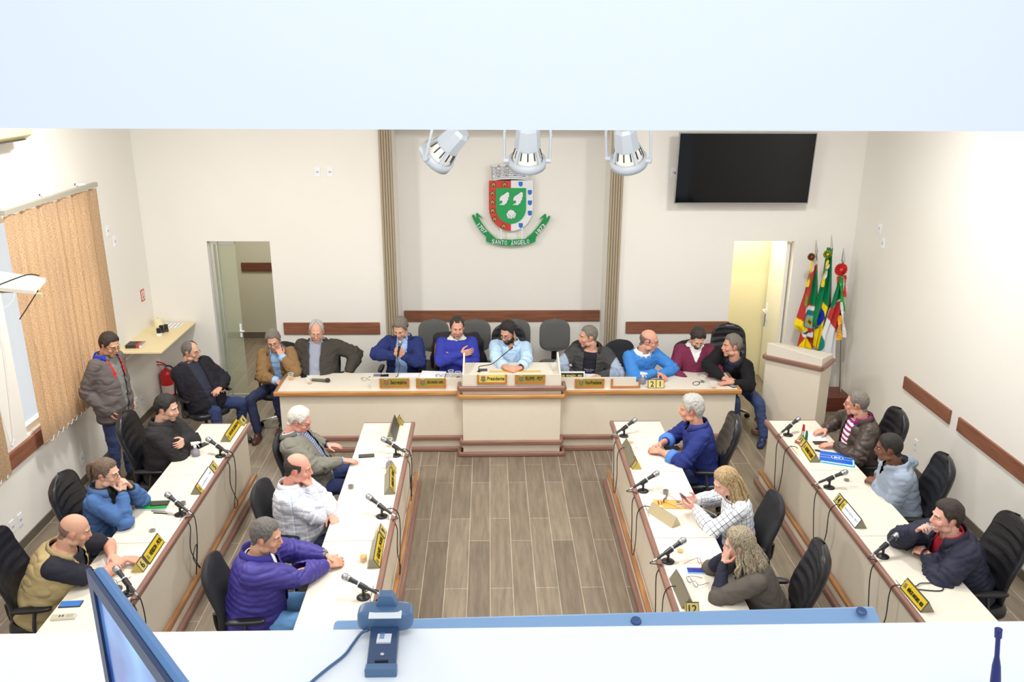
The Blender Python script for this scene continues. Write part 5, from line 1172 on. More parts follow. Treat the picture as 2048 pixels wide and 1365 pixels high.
# ================================================================ town arms on the niche wall
CY = YN-.09
def cp(u, v): return at(940+u/7.182, 310+v/7.182, 'y', CY)
GRN = M('arms banner green', (12, 142, 74), .4); ARED = M('arms shield red', (196, 60, 50), .4); AWH = M('arms white', (226, 228, 234), .4); AGR = M('arms shield green', (24, 158, 84), .35); ABL = M('arms blue', (20, 112, 216), .4); AGO = M('arms gold', (196, 164, 60), .4)
cr = thing('town_coat_of_arms', 'painted coat of arms with mural crown, red and white shield and green ribbon', 'coat of arms', tuple(cp(590, 700))); CL = tuple(cr.location)
def slab(name, pts, m_, y0, y1, parent=cr, smooth_pts=False):
    P3 = [cp(*q_) for q_ in pts]; n = len(P3); vs = [V(q_.x, y0, q_.z) for q_ in P3]+[V(q_.x, y1, q_.z) for q_ in P3]
    return MB().add(vs, [tuple(range(n)), tuple(range(2*n-1, n-1, -1))]+[(j, j+n, (j+1) % n+n, (j+1) % n) for j in range(n)]).build(name, m_, parent, local=CL)
def shield_pts(x0, x1, y0, y1, k=14, half=None):
    cx = (x0+x1)/2; r = (x1-x0)/2; ry = r*1.05; yb_ = y1-ry; pts = [(x0, y0), (x1, y0), (x1, yb_)]+[(cx+r*math.cos(a_), yb_+ry*math.sin(a_)) for a_ in [math.pi*i/k for i in range(1, k)]]+[(x0, yb_)]
    if half == 'L': pts = [q_ for q_ in pts if q_[0] < cx-1]; pts = [(x0, y0), (cx, y0), (cx, y1)]+[q_ for q_ in pts if q_[1] > y0+1]
    if half == 'R': pts2 = [q_ for q_ in pts if q_[0] > cx+1]; pts = [(cx, y0)]+pts2+[(cx, y1)]
    return pts
Fy = CY
slab('shield_half_red', shield_pts(272, 905, 372, 1095, half='L'), ARED, Fy, Fy+.02)
slab('shield_half_white', shield_pts(272, 905, 366, 1095, half='R'), AWH, Fy, Fy+.02)
slab('inner_shield', shield_pts(372, 805, 476, 988), AGR, Fy-.012, Fy)
def castle(u, v):
    s = .9; pts = [(-34, 30), (-34, -8), (-28, -24), (-22, -8), (-22, 6), (-12, 6), (-12, -30), (0, -38), (12, -30), (12, 6), (22, 6), (22, -8), (28, -24), (34, -8), (34, 30)]
    slab('castle_charge', [(u+x*s*1.12, v+y*s*1.12) for x, y in pts], INK, Fy-.003, Fy); slab('castle_charge', [(u+x*s*.85, v+2+y*s*.8) for x, y in pts], AGO, Fy-.005, Fy-.003)
    slab('castle_gate', [(u-8, v+28), (u-8, v+12), (u, v+5), (u+8, v+12), (u+8, v+28)], INK, Fy-.006, Fy-.005)
for u, v in ((335, 425), (497, 425), (322, 550), (322, 677), (325, 800), (355, 922), (484, 1022)): castle(u, v)
for u, v in ((727, 420), (860, 540), (860, 690), (860, 838), (729, 1015)): slab('blue_escutcheon', shield_pts(u-29, u+29, v-34, v+34, 8), INK, Fy-.002, Fy); slab('blue_escutcheon', shield_pts(u-25, u+25, v-31, v+30, 8), ABL, Fy-.004, Fy-.002)
wing = [(540, 528), (566, 548), (556, 575), (566, 590), (548, 612), (552, 640), (532, 660), (528, 690), (508, 700), (490, 722), (455, 716), (415, 722), (430, 706), (458, 692), (466, 672), (458, 655), (445, 652), (428, 662), (422, 640), (430, 610), (450, 588), (490, 565)]
for du in (0, 197):
    cx_, cy_ = 490, 630; slab('wing_charge', [(cx_+(x-cx_)*1.05+du, cy_+(y-cy_)*1.05) for x, y in wing], INK, Fy-.015, Fy-.012); slab('wing_charge', [(x+du, y) for x, y in wing], AWH, Fy-.018, Fy-.015)
hand_ = [(590, 785), (630, 800), (645, 830), (664, 835), (655, 870), (640, 905), (610, 908), (592, 918), (575, 910), (545, 908), (528, 870), (522, 838), (538, 832), (550, 800)]
slab('hand_charge', [(592+(x-592)*1.06, 850+(y-850)*1.05) for x, y in hand_], INK, Fy-.015, Fy-.012); slab('hand_charge', hand_, AWH, Fy-.018, Fy-.015)
for x0, y0, x1, y1 in ((540, 842, 590, 880), (645, 842, 600, 880), (550, 882, 590, 905), (640, 882, 602, 905)): slab('finger_line', [(x0, y0), (x1, y1), (x1, y1+5), (x0, y0+6)], INK, Fy-.0195, Fy-.018)
# mural crown
base = [(326, 368), (334, 345), (328, 300), (440, 278), (590, 272), (740, 280), (852, 300), (844, 345), (854, 362), (740, 352), (590, 346), (440, 352)]
slab('crown_band', base, AWH, Fy-.01, Fy+.02)
slab('crown_shadow_gap', [(335, 364), (440, 350), (590, 343), (740, 350), (846, 362), (590, 366)], INK, Fy-.0, Fy+.015)
for k, off in enumerate((26, 50)): slab('crown_line', [(330, 298+off), (440, 278+off-4), (590, 270+off-4), (740, 278+off-4), (850, 298+off), (850, 301+off), (740, 283+off-4), (590, 275+off-4), (440, 283+off-4), (330, 302+off)], INK, Fy-.0115, Fy-.01)
wallp = [(330, 300), (326, 215), (385, 200), (390, 180), (790, 178), (795, 200), (860, 180), (852, 298), (740, 280), (590, 272), (440, 280)]
slab('crown_wall', wallp, AWH, Fy-.008, Fy+.02)
for k, (u, v) in enumerate(((350, 150), (467, 138), (587, 128), (708, 140), (825, 152))):
    slab('crown_tower', [(u-30, v+150), (u-32, v+35), (u-48, v+25), (u-48, v-2), (u-30, v+2), (u-26, v+10), (u-8, v+8), (u-6, v-3), (u+8, v-3), (u+10, v+8), (u+26, v+10), (u+30, v), (u+46, v-4), (u+46, v+24), (u+32, v+34), (u+30, v+146)], AWH, Fy-.014, Fy+.02)
    mb = MB()
    def lin_(a_, b2, w_=4.5):
        d = (b2[0]-a_[0], b2[1]-a_[1]); l_ = math.hypot(*d); n_ = (-d[1]/l_*w_/2, d[0]/l_*w_/2); P3 = [cp(a_[0]+n_[0], a_[1]+n_[1]), cp(b2[0]+n_[0], b2[1]+n_[1]), cp(b2[0]-n_[0], b2[1]-n_[1]), cp(a_[0]-n_[0], a_[1]-n_[1])]
        mb.add([V(q_.x, Fy-.0155, q_.z) for q_ in P3], [(0, 1, 2, 3)])
    for row in range(5):
        y = v+38+row*24; lin_((u-32, y), (u+32, y)); x = u+(-10 if row % 2 else 12); lin_((x, y), (x, y+24))
        if k < 4: x2 = u+60; lin_((u+34, y+30), (u+86, y+30)); lin_((x2+(8 if row % 2 else -8), y+8), (x2+(8 if row % 2 else -8), y+30))
    lin_((u-48, v+25), (u+46, v+25)); lin_((u-48, v-2), (u-48, v+25)); lin_((u+46, v-3), (u+46, v+25)); lin_((u-31, v+34), (u-30, v+148)); lin_((u+31, v+34), (u+30, v+146))
    mb.build('masonry_lines', INK, cr, local=CL)
for u in (445, 750): slab('support_rod', [(u-10, 1050), (u+10, 1050), (u+10, 1225), (u-10, 1225)], AWH, Fy+.0, Fy+.02)
slab('ribbon', [(232, 1178), (275, 1196), (375, 1212), (590, 1222), (805, 1208), (900, 1192), (945, 1180), (940, 1246), (850, 1282), (720, 1302), (590, 1308), (450, 1300), (330, 1278), (232, 1244)], GRN, Fy-.004, Fy+.02)
slab('ribbon', [(28, 880), (42, 860), (60, 862), (86, 915), (84, 850), (98, 834), (116, 845), (150, 880), (190, 915), (118, 890), (150, 950), (210, 1040), (290, 1130), (372, 1205), (300, 1195), (232, 1178), (170, 1120), (110, 1040), (60, 950)], GRN, Fy+.004, Fy+.022)
slab('ribbon', [(1155, 890), (1150, 880), (1134, 878), (1098, 920), (1096, 860), (1082, 848), (1060, 862), (1000, 920), (1062, 905), (1020, 970), (960, 1050), (890, 1130), (805, 1205), (880, 1195), (945, 1182), (1010, 1110), (1070, 1040), (1130, 950)], GRN, Fy+.004, Fy+.022)
def ctext(s_, u, v, ang, w_, h_):
    c_ = cp(u, v); k = (cp(u+100, v)-cp(u, v)).length/100; a_ = math.radians(ang); text(s_, AWH, cr, V(c_.x, Fy-.008 if v > 1200 else Fy+.001, c_.z)-V(*CL), (math.cos(a_), 0, -math.sin(a_)), (math.sin(a_), 0, math.cos(a_)), w_*k, h_*k, thick=.003)
ctext('1707', 172, 1058, 48, 165, 56); ctext('1873', 1012, 1066, -48, 165, 56)
for i, ch in enumerate('SANTO ÂNGELO'):
    if ch == ' ': continue
    u = 333+i*45.5; dv = 20*(1-((u-585)/260)**2); a_ = math.degrees(math.atan(-.0+2*20*(u-585)/260**2))
    ctext(ch, u, 1242+dv, -a_ if False else a_*-1 if False else -a_*1.0, 36 if ch != 'I' else 12, 62 if ch != 'Â' else 84)
# ================================================================ television
tv = [at(px, py, 'y', YB-.22) for px, py in ((1358, 263), (1635, 266), (1615, 410), (1352, 407))]
o = thing('television', 'large black flat television mounted high on the back wall', 'television', tuple((tv[0]+tv[2])/2)); L = tuple(o.location)
x0, x1, z1, z0 = tv[0].x, (tv[1].x+tv[2].x)/2, (tv[0].z+tv[1].z)/2, (tv[2].z+tv[3].z)/2
T = Matrix.Translation(((x0+x1)/2, YB-.22, (z0+z1)/2)) @ Matrix.Rotation(math.radians(4), 4, 'X'); hw, hh = (x1-x0)/2, (z1-z0)/2
MB().box((-hw, -.012, -hh), (hw, .03, hh), T).build('bezel', METAL, o, local=L, bevel=.003); MB().box((-hw+.012, -.016, -hh+.016), (hw-.012, -.011, hh-.012), T).build('screen', M('black glossy screen', (8, 8, 10), .06, spec=.3), o, local=L)
MB().box((-.25, .03, -.2), (.25, .06, .2), T).box((-.12, YB-.22-(YB-.22)+.03, -.1), (.12, .21, .1), T).build('wall_mount', BLK, o, local=L)
MB().tube([at(1350, 346, 'y', YB-.02), at(1353, 350, 'y', YB-.06), at(1362, 356, 'y', YB-.06)], .006, 6, smooth=4).build('cable', BLK, o, local=L)
# ================================================================ spotlights hanging from the hall ceiling
SPW = M('spotlight white', (186, 194, 202), .4); SPG = M('spotlight inner', (196, 204, 212), .25, .4)
def spot(px, py, az, tilt, lab):
    c_ = at(px, py, 'y', 3.35); o = thing('spotlight', lab, 'spotlight', tuple(c_), 0, None)
    ax = V(math.sin(math.radians(az))*math.sin(math.radians(tilt)), math.cos(math.radians(az))*math.sin(math.radians(tilt)), -math.cos(math.radians(tilt)))
    q_ = ax.to_track_quat('Z', 'Y').to_matrix().to_4x4()
    MB().lathe([(.001, -.095), (.034, -.095), (.044, -.082), (.052, -.005), (.048, .0), (.001, -.02)], 8, q_).build('lamp_housing', SPW, o, smooth=False)
    MB().lathe([(.062, .045), (.072, .045), (.074, .078), (.064, .080), (.062, .045)], 30, q_).build('front_ring', SPW, o, smooth=True)
    mb = MB()
    for k in range(4): a_ = math.radians(45+90*k); u = V(math.cos(a_), math.sin(a_), 0); w_ = V(-u.y, u.x, 0)*.006; mb.rings([[q_ @ (u*r_+s_*w_+V(0, 0, z_)+d_*u*.006) for s_, d_ in ((-1, 0), (1, 0), (1, 1), (-1, 1))] for r_, z_ in ((.036, -.03), (.066, .05))])
    mb.build('cage_arm', SPW, o)
    MB().lathe([(.001, -.02), (.03, -.018), (.045, .0), (.058, .045), (.060, .06), (.001, .062)], 26, q_).build('reflector_bulb', M('bulb glass', (228, 226, 216), .15, spec=.8), o, smooth=True)
    mb = MB()
    for k in range(12): a_ = math.radians(30*k); u = V(math.cos(a_), math.sin(a_), 0); mb.tube([q_ @ (u*.047+V(0, 0, .0)), q_ @ (u*.056+V(0, 0, .03))], .0025, 4)
    mb.build('vent_slots', DGREY, o)
    s = V(0, 0, 1).cross(ax); s = s.normalized() if s.length > .05 else V(1, 0, 0)
    if abs(s.x) < .3: s = V(1, 0, 0)
    mb = MB()
    for k in (-1, 1): mb.cyl(q_ @ V(0, 0, .055)+s*k*.070, q_ @ V(0, 0, .055)+s*k*.092, .011); mb.tube([q_ @ V(0, 0, .055)+s*k*.088, V(0, 0, .10)+s*k*.085, V(0, 0, .20)+s*k*.035, V(0, 0, .22)], .0055, 6, smooth=3)
    mb.tube([V(0, 0, .22), V(0, 0, CEIL-c_.z)], .009, 8); mb.build('yoke', SPW, o)
    MB().tube([q_ @ V(0, .01, -.085), q_ @ V(0, .02, -.13), V(.03, 0, .2)], .004, 6, smooth=5).build('lamp_cord', M('cord grey', (190, 196, 204), .5), o)
spot(893, 293, -62, 48, 'left white caged spotlight hanging below the white beam'); spot(1055, 296, 0, 24, 'middle white caged spotlight hanging in front of the coat of arms'); spot(1254, 296, 25, 30, 'right white caged spotlight hanging beside the taupe pilaster')
# ================================================================ pulpit, flags
pt = thing('pulpit', 'cream wooden pulpit with reddish mouldings by the right doorway', 'pulpit', (0, 0, 0)); 
A = at(1533, 848, 'z', .03); B = at(1650, 842, 'z', .03)
TL, TR, TRb = at(1532, 712, 'z', 1.03), at(1643, 736, 'z', 1.03), at(1667, 710, 'z', 1.03)
fl, fr = V(TL.x, TL.y, 0), V(TR.x, TR.y, 0); ex = (fr-fl).normalized(); ey = V(-ex.y, ex.x, 0); W_ = (fr-fl).length; Dp = .38
pt.location = fl; pt.rotation_euler = (0, 0, math.atan2(ex.y, ex.x))
MB().box((0, 0, 0), (W_, Dp, 1.0)).build('body', CREAMF, pt, bevel=.004)
MB().add([V(.0, 0, 1.03), V(W_, 0, 1.03), V(W_, Dp, 1.03), V(0, Dp, 1.03), V(.0, 0, 1.20), V(W_, 0, 1.14), V(W_, Dp, 1.10), V(0, Dp, 1.10), V(.03, .03, 1.17), V(W_-.03, .03, 1.11)], [(0, 3, 2, 1), (0, 1, 5, 4), (1, 2, 6, 5), (2, 3, 7, 6), (3, 0, 4, 7), (4, 5, 6, 7)]).build('reading_top', CREAM, pt, bevel=.004)
def belt(z, d_, h, nm, m_):
    mb = MB(); rod(mb, (-d_, -d_, z), (W_+d_, -d_, z), h, .045); rod(mb, (W_+d_, -d_, z), (W_+d_, Dp, z), h, .045); rod(mb, (-d_, -d_, z), (-d_, Dp, z), h, .045); mb.build(nm, m_, pt)
belt(1.02, .015, .055, 'top_moulding', RED); belt(.19, .03, .05, 'base_moulding', RED); belt(.035, .05, .055, 'base_moulding', RED)
# flag stand block and three flags
p = at(1682, 800, 'z', .15); o = thing('flag_plinth', 'dark red wooden block carrying the flag poles in the corner', 'plinth', (p.x-.05, p.y+.15, 0)); MB().box((-.27, -.2, 0), (.27, .2, .2)).build('block', wood('plinth wood', (92, 44, 34), (120, 62, 46)), o, bevel=.005)
FY = p.y+.17
def flagcol(px, py, polys, base):
    c_ = base
    for poly, cc in polys:
        ins = False; n = len(poly); j = n-1
        for i in range(n):
            xi, yi = poly[i]; xj, yj = poly[j]
            if (yi > py) != (yj > py) and px < (xj-xi)*(py-yi)/(yj-yi)+xi: ins = not ins
            j = i
        if ins: c_ = cc
    return c_
K = 831/140.0
def fp(u, v): return (1580+u/K, 480+v/K)
def flag(lab, left, right, v0, v1, polys, base, yoff, pole_top, pole_bot, ph, rosette, ribbons=()):
    """cloth hanging in folds from its pole; outline and fields read off in cloth coordinates"""
    n, m_ = 64, 90; Y = FY+yoff; bt = at(*fp(*pole_bot), 'y', Y); bt.z = .2; tp = at(*fp(*pole_top), 'y', Y); o = thing('flag', lab, 'flag', (bt.x, Y, .2)); L = tuple(o.location)
    vs = []; fs = []; cs = []
    for j in range(m_+1):
        v = v0+(v1-v0)*j/m_; l_ = np.interp(v, [q_[1] for q_ in left], [q_[0] for q_ in left]); r_ = np.interp(v, [q_[1] for q_ in right], [q_[0] for q_ in right])
        for i in range(n+1):
            t_ = i/n; u = l_+(r_-l_)*t_; q_ = at(*fp(u, v), 'y', Y); amp = .026*min(1, (v-v0)/300+.25); q_.y += amp*math.sin(t_*4.0*math.pi+ph+j*.01)-amp*.6*math.sin(t_*math.pi); vs.append(q_)
            cs.append(rgb(*flagcol(u, v, polys, base)))
    for j in range(m_):
        for i in range(n): k = j*(n+1)+i; fs.append((k, k+1, k+n+2, k+n+1))
    me = bpy.data.meshes.new('cloth'); me.from_pydata([tuple(q_-V(*L)) for q_ in vs], [], fs); cols(me, np.array(cs)); me.update()
    c_ = mk(me, 'cloth', attr_mat('flag satin', .45, spec=.4), o); sm = c_.modifiers.new('s', 'SOLIDIFY'); sm.thickness = .003
    MB().cyl(bt-V(*L), tp-V(*L), .014, n=12).build('pole', CHROME, o, smooth=False)
    ax = (tp-bt).normalized(); MB().cyl(tp-V(*L), tp+ax*.17-V(*L), .024, .003, 12).build('spear_tip', CHROME, o, smooth=False)
    if rosette:
        u, v, r_, c1, c2 = rosette; c0 = at(*fp(u, v), 'y', Y-.09); mb = MB(); R_ = r_/K/160.0; nn = 20
        for k in range(nn):
            a0, a1 = 2*math.pi*k/nn, 2*math.pi*(k+1)/nn; am = (a0+a1)/2; mb.mat(k % 2 if c1 != c2 else 0); P_ = lambda a_, q_, d: c0+V(math.cos(a_)*q_, d, math.sin(a_)*q_)
            mb.add([P_(a0, R_*.3, -.015), P_(a0, R_, .01), P_(am, R_, -.03), P_(am, R_*.3, -.03), P_(a1, R_, .01), P_(a1, R_*.3, -.015)], [(0, 1, 2, 3), (3, 2, 4, 5)])
        mb.mat(1).ell(c0+V(0, -.02, 0), (R_*.32, .02, R_*.32), None, 12, 8)
        mb.build('rosette', [M('rosette %d' % c1[0], c1, .5), M('rosette b %d' % c2[0], c2, .5)], o, local=L)
    for pts, wd, cc in ribbons:
        mb = MB(); Pp = [at(*fp(*q_), 'y', Y-.10) for q_ in pts]; Pp = spline(Pp, 5); rs = []
        for k, q_ in enumerate(Pp): w_ = wd/K/160*(.6+.5*k/len(Pp)); s_ = .02*math.sin(k*.9); rs.append([q_+V(-w_, s_, 0), q_+V(w_, -s_, 0), q_+V(w_, -s_+.003, 0), q_+V(-w_, s_+.003, 0)])
        mb.rings(rs).build('ribbon', M('ribbon %d %d %d' % cc, cc, .4), o, local=L)
Gf, Rf_, Yf, Bf, Wf = (0, 122, 74), (186, 52, 48), (246, 216, 14), (18, 44, 170), (226, 228, 230)
flag('leftmost flag, green, red and yellow with round state arms', [(262, 190), (245, 330), (180, 620), (80, 930), (50, 1020), (130, 1110), (95, 1260), (95, 1300)], [(290, 190), (325, 265), (325, 400), (315, 700), (300, 900), (275, 1290), (250, 1300)], 190, 1290,
     [([(210, 735), (330, 260), (330, 790), (250, 770)], Gf), ([(250, 390), (325, 260), (330, 200), (280, 200)], (210, 214, 216)), ([(60, 920), (145, 955), (180, 1130), (90, 1300), (260, 1300), (200, 1160), (130, 1100), (40, 1020)], Yf), ([(185, 1150), (280, 1110), (275, 1260), (255, 1230)], (130, 30, 40)),
      ([(180, 790), (310, 775), (300, 820), (170, 865)], Wf), ([(195, 840), (270, 830), (262, 900), (200, 895)], (20, 120, 110)), ([(165, 960), (185, 905), (225, 890), (275, 895), (280, 1040), (220, 1045), (175, 1025)], (90, 180, 200)), ([(185, 975), (200, 930), (235, 915), (260, 930), (255, 1010), (215, 1025)], (180, 160, 70)), ([(205, 975), (225, 945), (245, 965), (235, 1000)], (70, 70, 60)), ([(150, 1025), (215, 1060), (205, 1095), (150, 1085)], Yf), ([(135, 1070), (275, 1095), (262, 1145), (150, 1150)], Wf), ([(150, 1095), (240, 1090), (235, 1105), (160, 1112)], (50, 50, 50))],
     Rf_, .04, (312, 150), (315, 1950), .3, (250, 200, 46, (24, 130, 50), (190, 50, 60)), [([(265, 250), (235, 420), (205, 560)], 12, (236, 200, 30)), ([(240, 470), (210, 600), (185, 790)], 8, (90, 160, 30))])
flag('middle and tallest flag, green with yellow rhombus and blue disc', [(440, 90), (400, 420), (300, 800), (255, 960), (262, 1020), (310, 1040), (275, 1260), (320, 1300)], [(512, 90), (500, 250), (490, 450), (488, 760), (440, 930), (400, 1080), (330, 1300)], 90, 1300,
     [([(375, 735), (385, 730), (440, 800), (420, 880), (402, 920), (330, 1300), (275, 1265), (300, 1090), (345, 1000), (345, 850)], Yf), ([(365, 780), (400, 850), (400, 920), (350, 1020), (315, 1055), (330, 930)], Bf), ([(470, 290), (465, 330), (390, 510), (385, 490), (420, 370)], Wf), ([(340, 905), (350, 880), (368, 890), (360, 925)], (20, 20, 30))],
     Gf, .0, (490, 96), (440, 1950), 1.2, (440, 170, 50, (40, 140, 40), (226, 190, 40)), [([(455, 240), (420, 360), (385, 560)], 13, (236, 200, 30)), ([(462, 290), (430, 370), (400, 470)], 8, Wf)])
flag('rightmost flag, green, red and white with a red rosette', [(575, 440), (560, 560), (485, 800), (445, 930), (380, 1110), (340, 1290), (340, 1310)], [(640, 440), (640, 600), (630, 800), (610, 900), (560, 1110), (540, 1310), (540, 1310)], 440, 1480,
     [([(560, 450), (660, 440), (640, 640), (480, 820)], Gf), ([(485, 812), (600, 705), (612, 900), (555, 1112), (510, 1030), (445, 925)], Rf_), ([(320, 1290), (380, 1130), (412, 1260), (340, 1330)], (20, 130, 120))], Wf, -.10, (632, 255), (585, 1900), 2.2, (602, 352, 78, (206, 54, 50), (216, 60, 56)),
     [([(600, 430), (612, 600), (630, 850)], 22, (30, 160, 50)), ([(655, 420), (655, 520), (645, 680)], 16, (196, 46, 52)), ([(610, 740), (630, 950), (650, 1160)], 18, (232, 232, 236)), ([(595, 900), (590, 1050), (580, 1190)], 28, (236, 168, 40)), ([(575, 430), (560, 520)], 10, (196, 46, 52))])
# ================================================================ desk microphones
SIL = M('mic grille', (168, 170, 174), .3, .8)
MICS = [('lo', 441, 913, 155, 'microphone in front of the person with crossed arms, window row'), ('lo', 361, 1030, 150, 'microphone in front of the denim jacket person'), ('lo', 257, 1188, 140, 'microphone beside the number 6 nameplate'),
        ('li', 792, 912, 158, 'microphone farthest along the left inner desk row'), ('li', 764, 1034, 150, 'microphone second along the left inner desk row, opposite the plaid shirt'), ('li', 727, 1196, 166, 'microphone nearest on the left inner desk row'),
        ('ri', 1248, 873, 28, 'microphone farthest along the right inner desk row'), ('ri', 1286, 983, 20, 'microphone before the person in the checked jacket'), ('ri', 1336, 1124, 24, 'microphone nearest on the right inner desk row'),
        ('ro', 1576, 871, 30, 'microphone beside the tiny flags on the right outer row'), ('ro', 1658, 976, 2, 'nearly level microphone in front of the grey hooded jacket'), ('ro', 1765, 1114, 26, 'microphone nearest on the right outer row')]
first = None
for i, (row, px, py, az, lab) in enumerate(MICS):
    p = at(px, py, 'z', DZ); xb, xf, s = ROWS[row]; a_ = math.radians(az if i != 10 else 3); G = 'wired desk microphones on the councillor desks'; 
    if first is None:
        t_ = thing('desk_microphone', lab, 'microphone', tuple(p), a_, G); first = t_
        MB().lathe([(.001, 0), (.048, 0), (.05, .006), (.03, .014), (.012, .018), (.001, .018)], 28).build('base', BLK, t_, smooth=True); MB().cyl((0, 0, .016), (0, 0, .075), .011, .009).build('stem', BLK, t_)
        MB().cyl((-.03, 0, .078), (.03, 0, .105), .020, .022, 14).build('clip', BLK, t_)
        d = V(.88, 0, .36).normalized(); c_ = V(0, 0, .098); MB().tube([c_-d*.115, c_-d*.10, c_, c_+d*.095, c_+d*.115], [.009, .0115, .0125, .018, .022], 16).build('handle', M('mic black', (44, 46, 50), .4), t_); MB().cyl(c_-d*.15, c_-d*.113, .0085, n=12).build('plug', METAL, t_)
        MB().cyl(c_+d*.108, c_+d*.124, .0245, n=20).build('grille_collar', METAL, t_); MB().ell(c_+d*.142, (.027, .027, .027), None, 20, 14).build('grille', SIL, t_, smooth=True)
        MB().cyl(c_+d*.02, c_+d*.04, .0146, .0155, n=14).build('label_band', M('mic label', (206, 212, 222), .5), t_)
        NP = len(t_.children)
    else:
        t_ = first.copy(); COL.objects.link(t_); t_.location = p; t_.rotation_euler = (0, 0, a_); t_['label'] = lab; t_['group'] = G
        for ch in first.children:
            if ch.name.startswith('cable'): continue
            c2 = ch.copy(); COL.objects.link(c2); c2.parent = t_
    d = V(.88*math.cos(a_), .88*math.sin(a_), .36).normalized(); tail = V(p.x, p.y, DZ+.098)-d*.15; rnd = random.Random(i+3)
    k = int((RY1-p.y)//UL); gy = RY1-UL*k-UL*.5-.12; fx = xf+s*.045; dn = rnd.uniform(.20, .30)
    pts = [tail, tail-d*.03, V(xf+s*.012, tail.y-.02, DZ+.016), V(fx, tail.y-.03, DZ-.06), V(fx, tail.y-.06+rnd.uniform(-.03, .03), DZ-.25), V(fx, (tail.y+gy)/2+.03, dn), V(fx, (tail.y+gy)/2-.08, dn+.01), V(fx, gy-.02+rnd.uniform(-.02, .04), DZ-.28), V(fx, gy, DZ-.06), V(xf+s*.012, gy, DZ+.016), V(xf-s*.04, gy, DZ+.028), V(xf-s*.085, gy, DZ+.008)]
    if i == 11: pts = pts[:8]+[V(fx, gy, DZ-.06), V(xf+s*.012, gy, DZ+.016), V(xf-s*.12, gy-.04, DZ+.008), V(xf-s*.30, gy-.06, DZ+.006), V(xf-s*.33, gy+.02, DZ+.006), V(xf-s*.2, gy+.03, DZ+.010), V(xf-s*.13, gy-.01, DZ+.012), V(xf-s*.085, gy+.06, DZ+.01)]
    if i in (1, 3): pts[6:6] = [V(fx, (tail.y+gy)/2-.1, dn+.18), V(fx+s*.004, (tail.y+gy)/2+.0, dn+.25)]
    mb = MB().tube(pts, .0042, 6, smooth=6); mz = Matrix.Rotation(-a_, 4, 'Z'); mb.v = [tuple(mz @ (V(*v)-V(p.x, p.y, DZ))) for v in mb.v]; mb.build('cable', M('cable black', (34, 36, 38), .5), t_, smooth=True)
# ================================================================ triangular name plates
EDG = M('plate dark edge', (64, 62, 58), .4); YEL = M('yellow nameplate', (214, 186, 34), .35, .15); YEL2 = M('number plate gold', (200, 182, 104), .35, .2); GRYP = M('olive grey plate', (134, 130, 110), .35, .3)
def prism_plate(A, B, side, txt, lab, face=YEL, back=GRYP, paper=None, w_=.10, h_=.085, readrev=False):
    """tent shaped plate lying between base points A (where the text starts) and B; side = +1/-1 picks the face that carries the text"""
    a = at(*A, 'z', DZ); b2 = at(*B, 'z', DZ); c_ = (a+b2)/2; ln = (b2-a).length; rz = math.atan2((b2-a).y, (b2-a).x)
    t_ = thing('tent_nameplate', lab, 'nameplate', tuple(c_), rz, None); hl = ln/2
    tri = [(-w_/2, 0), (w_/2, 0), (0, h_)]
    R90 = Matrix.Rotation(math.radians(90), 4, 'Z')   # prism axis is y -> turn to x
    Tm = Matrix.Rotation(math.radians(-90), 4, 'Z')
    MB().prism(tri, -hl, hl, Tm).build('tent_body', back, t_)
    # text face: slope towards local -y (side=+1) or +y
    sy = -side; f0 = V(0, sy*w_/2, 0); f1 = V(0, 0, h_); up = (f1-f0).normalized(); sl_ = (f1-f0).length; X = V(1, 0, 0) if sy < 0 else V(-1, 0, 0); N_ = X.cross(up)
    def quad(name, x0, x1, u0, u1, m_, lift, th=.002):
        ps = [f0+X*x+up*u for x, u in ((x0, u0), (x1, u0), (x1, u1), (x0, u1))]; vs = [p_+N_*lift for p_ in ps]+[p_+N_*(lift-th) for p_ in ps]
        return MB().add(vs, [(0, 1, 2, 3), (7, 6, 5, 4), (0, 4, 5, 1), (1, 5, 6, 2), (2, 6, 7, 3), (3, 7, 4, 0)]).build(name, m_, t_)
    quad('edge_strip', -hl, hl, 0, sl_, EDG, .001)
    if face: quad('yellow_plate', -hl+.008, hl-.008, .010, sl_-.010, face, .0025)
    if face and txt:
        hh = sl_*.5; crest_mini(t_, f0+X*(-hl+.035)+up*(sl_/2)+N_*.0028, X, up, hh*.9, (0, 0, 0))
        if paper: quad('paper_slip', -hl+.065, hl-.006, .008, sl_-.008, M('plate paper', (224, 230, 244), .7), .0045)
        x0, x1 = -hl+.075, hl-.022
        text(txt, INK if not paper else M('grey print ink', (150, 156, 168), .7), t_, f0+X*((x0+x1)/2)+up*(sl_*.5)+N_*.0046, X, up, x1-x0, sl_*(.36 if not paper else .2))
    return t_
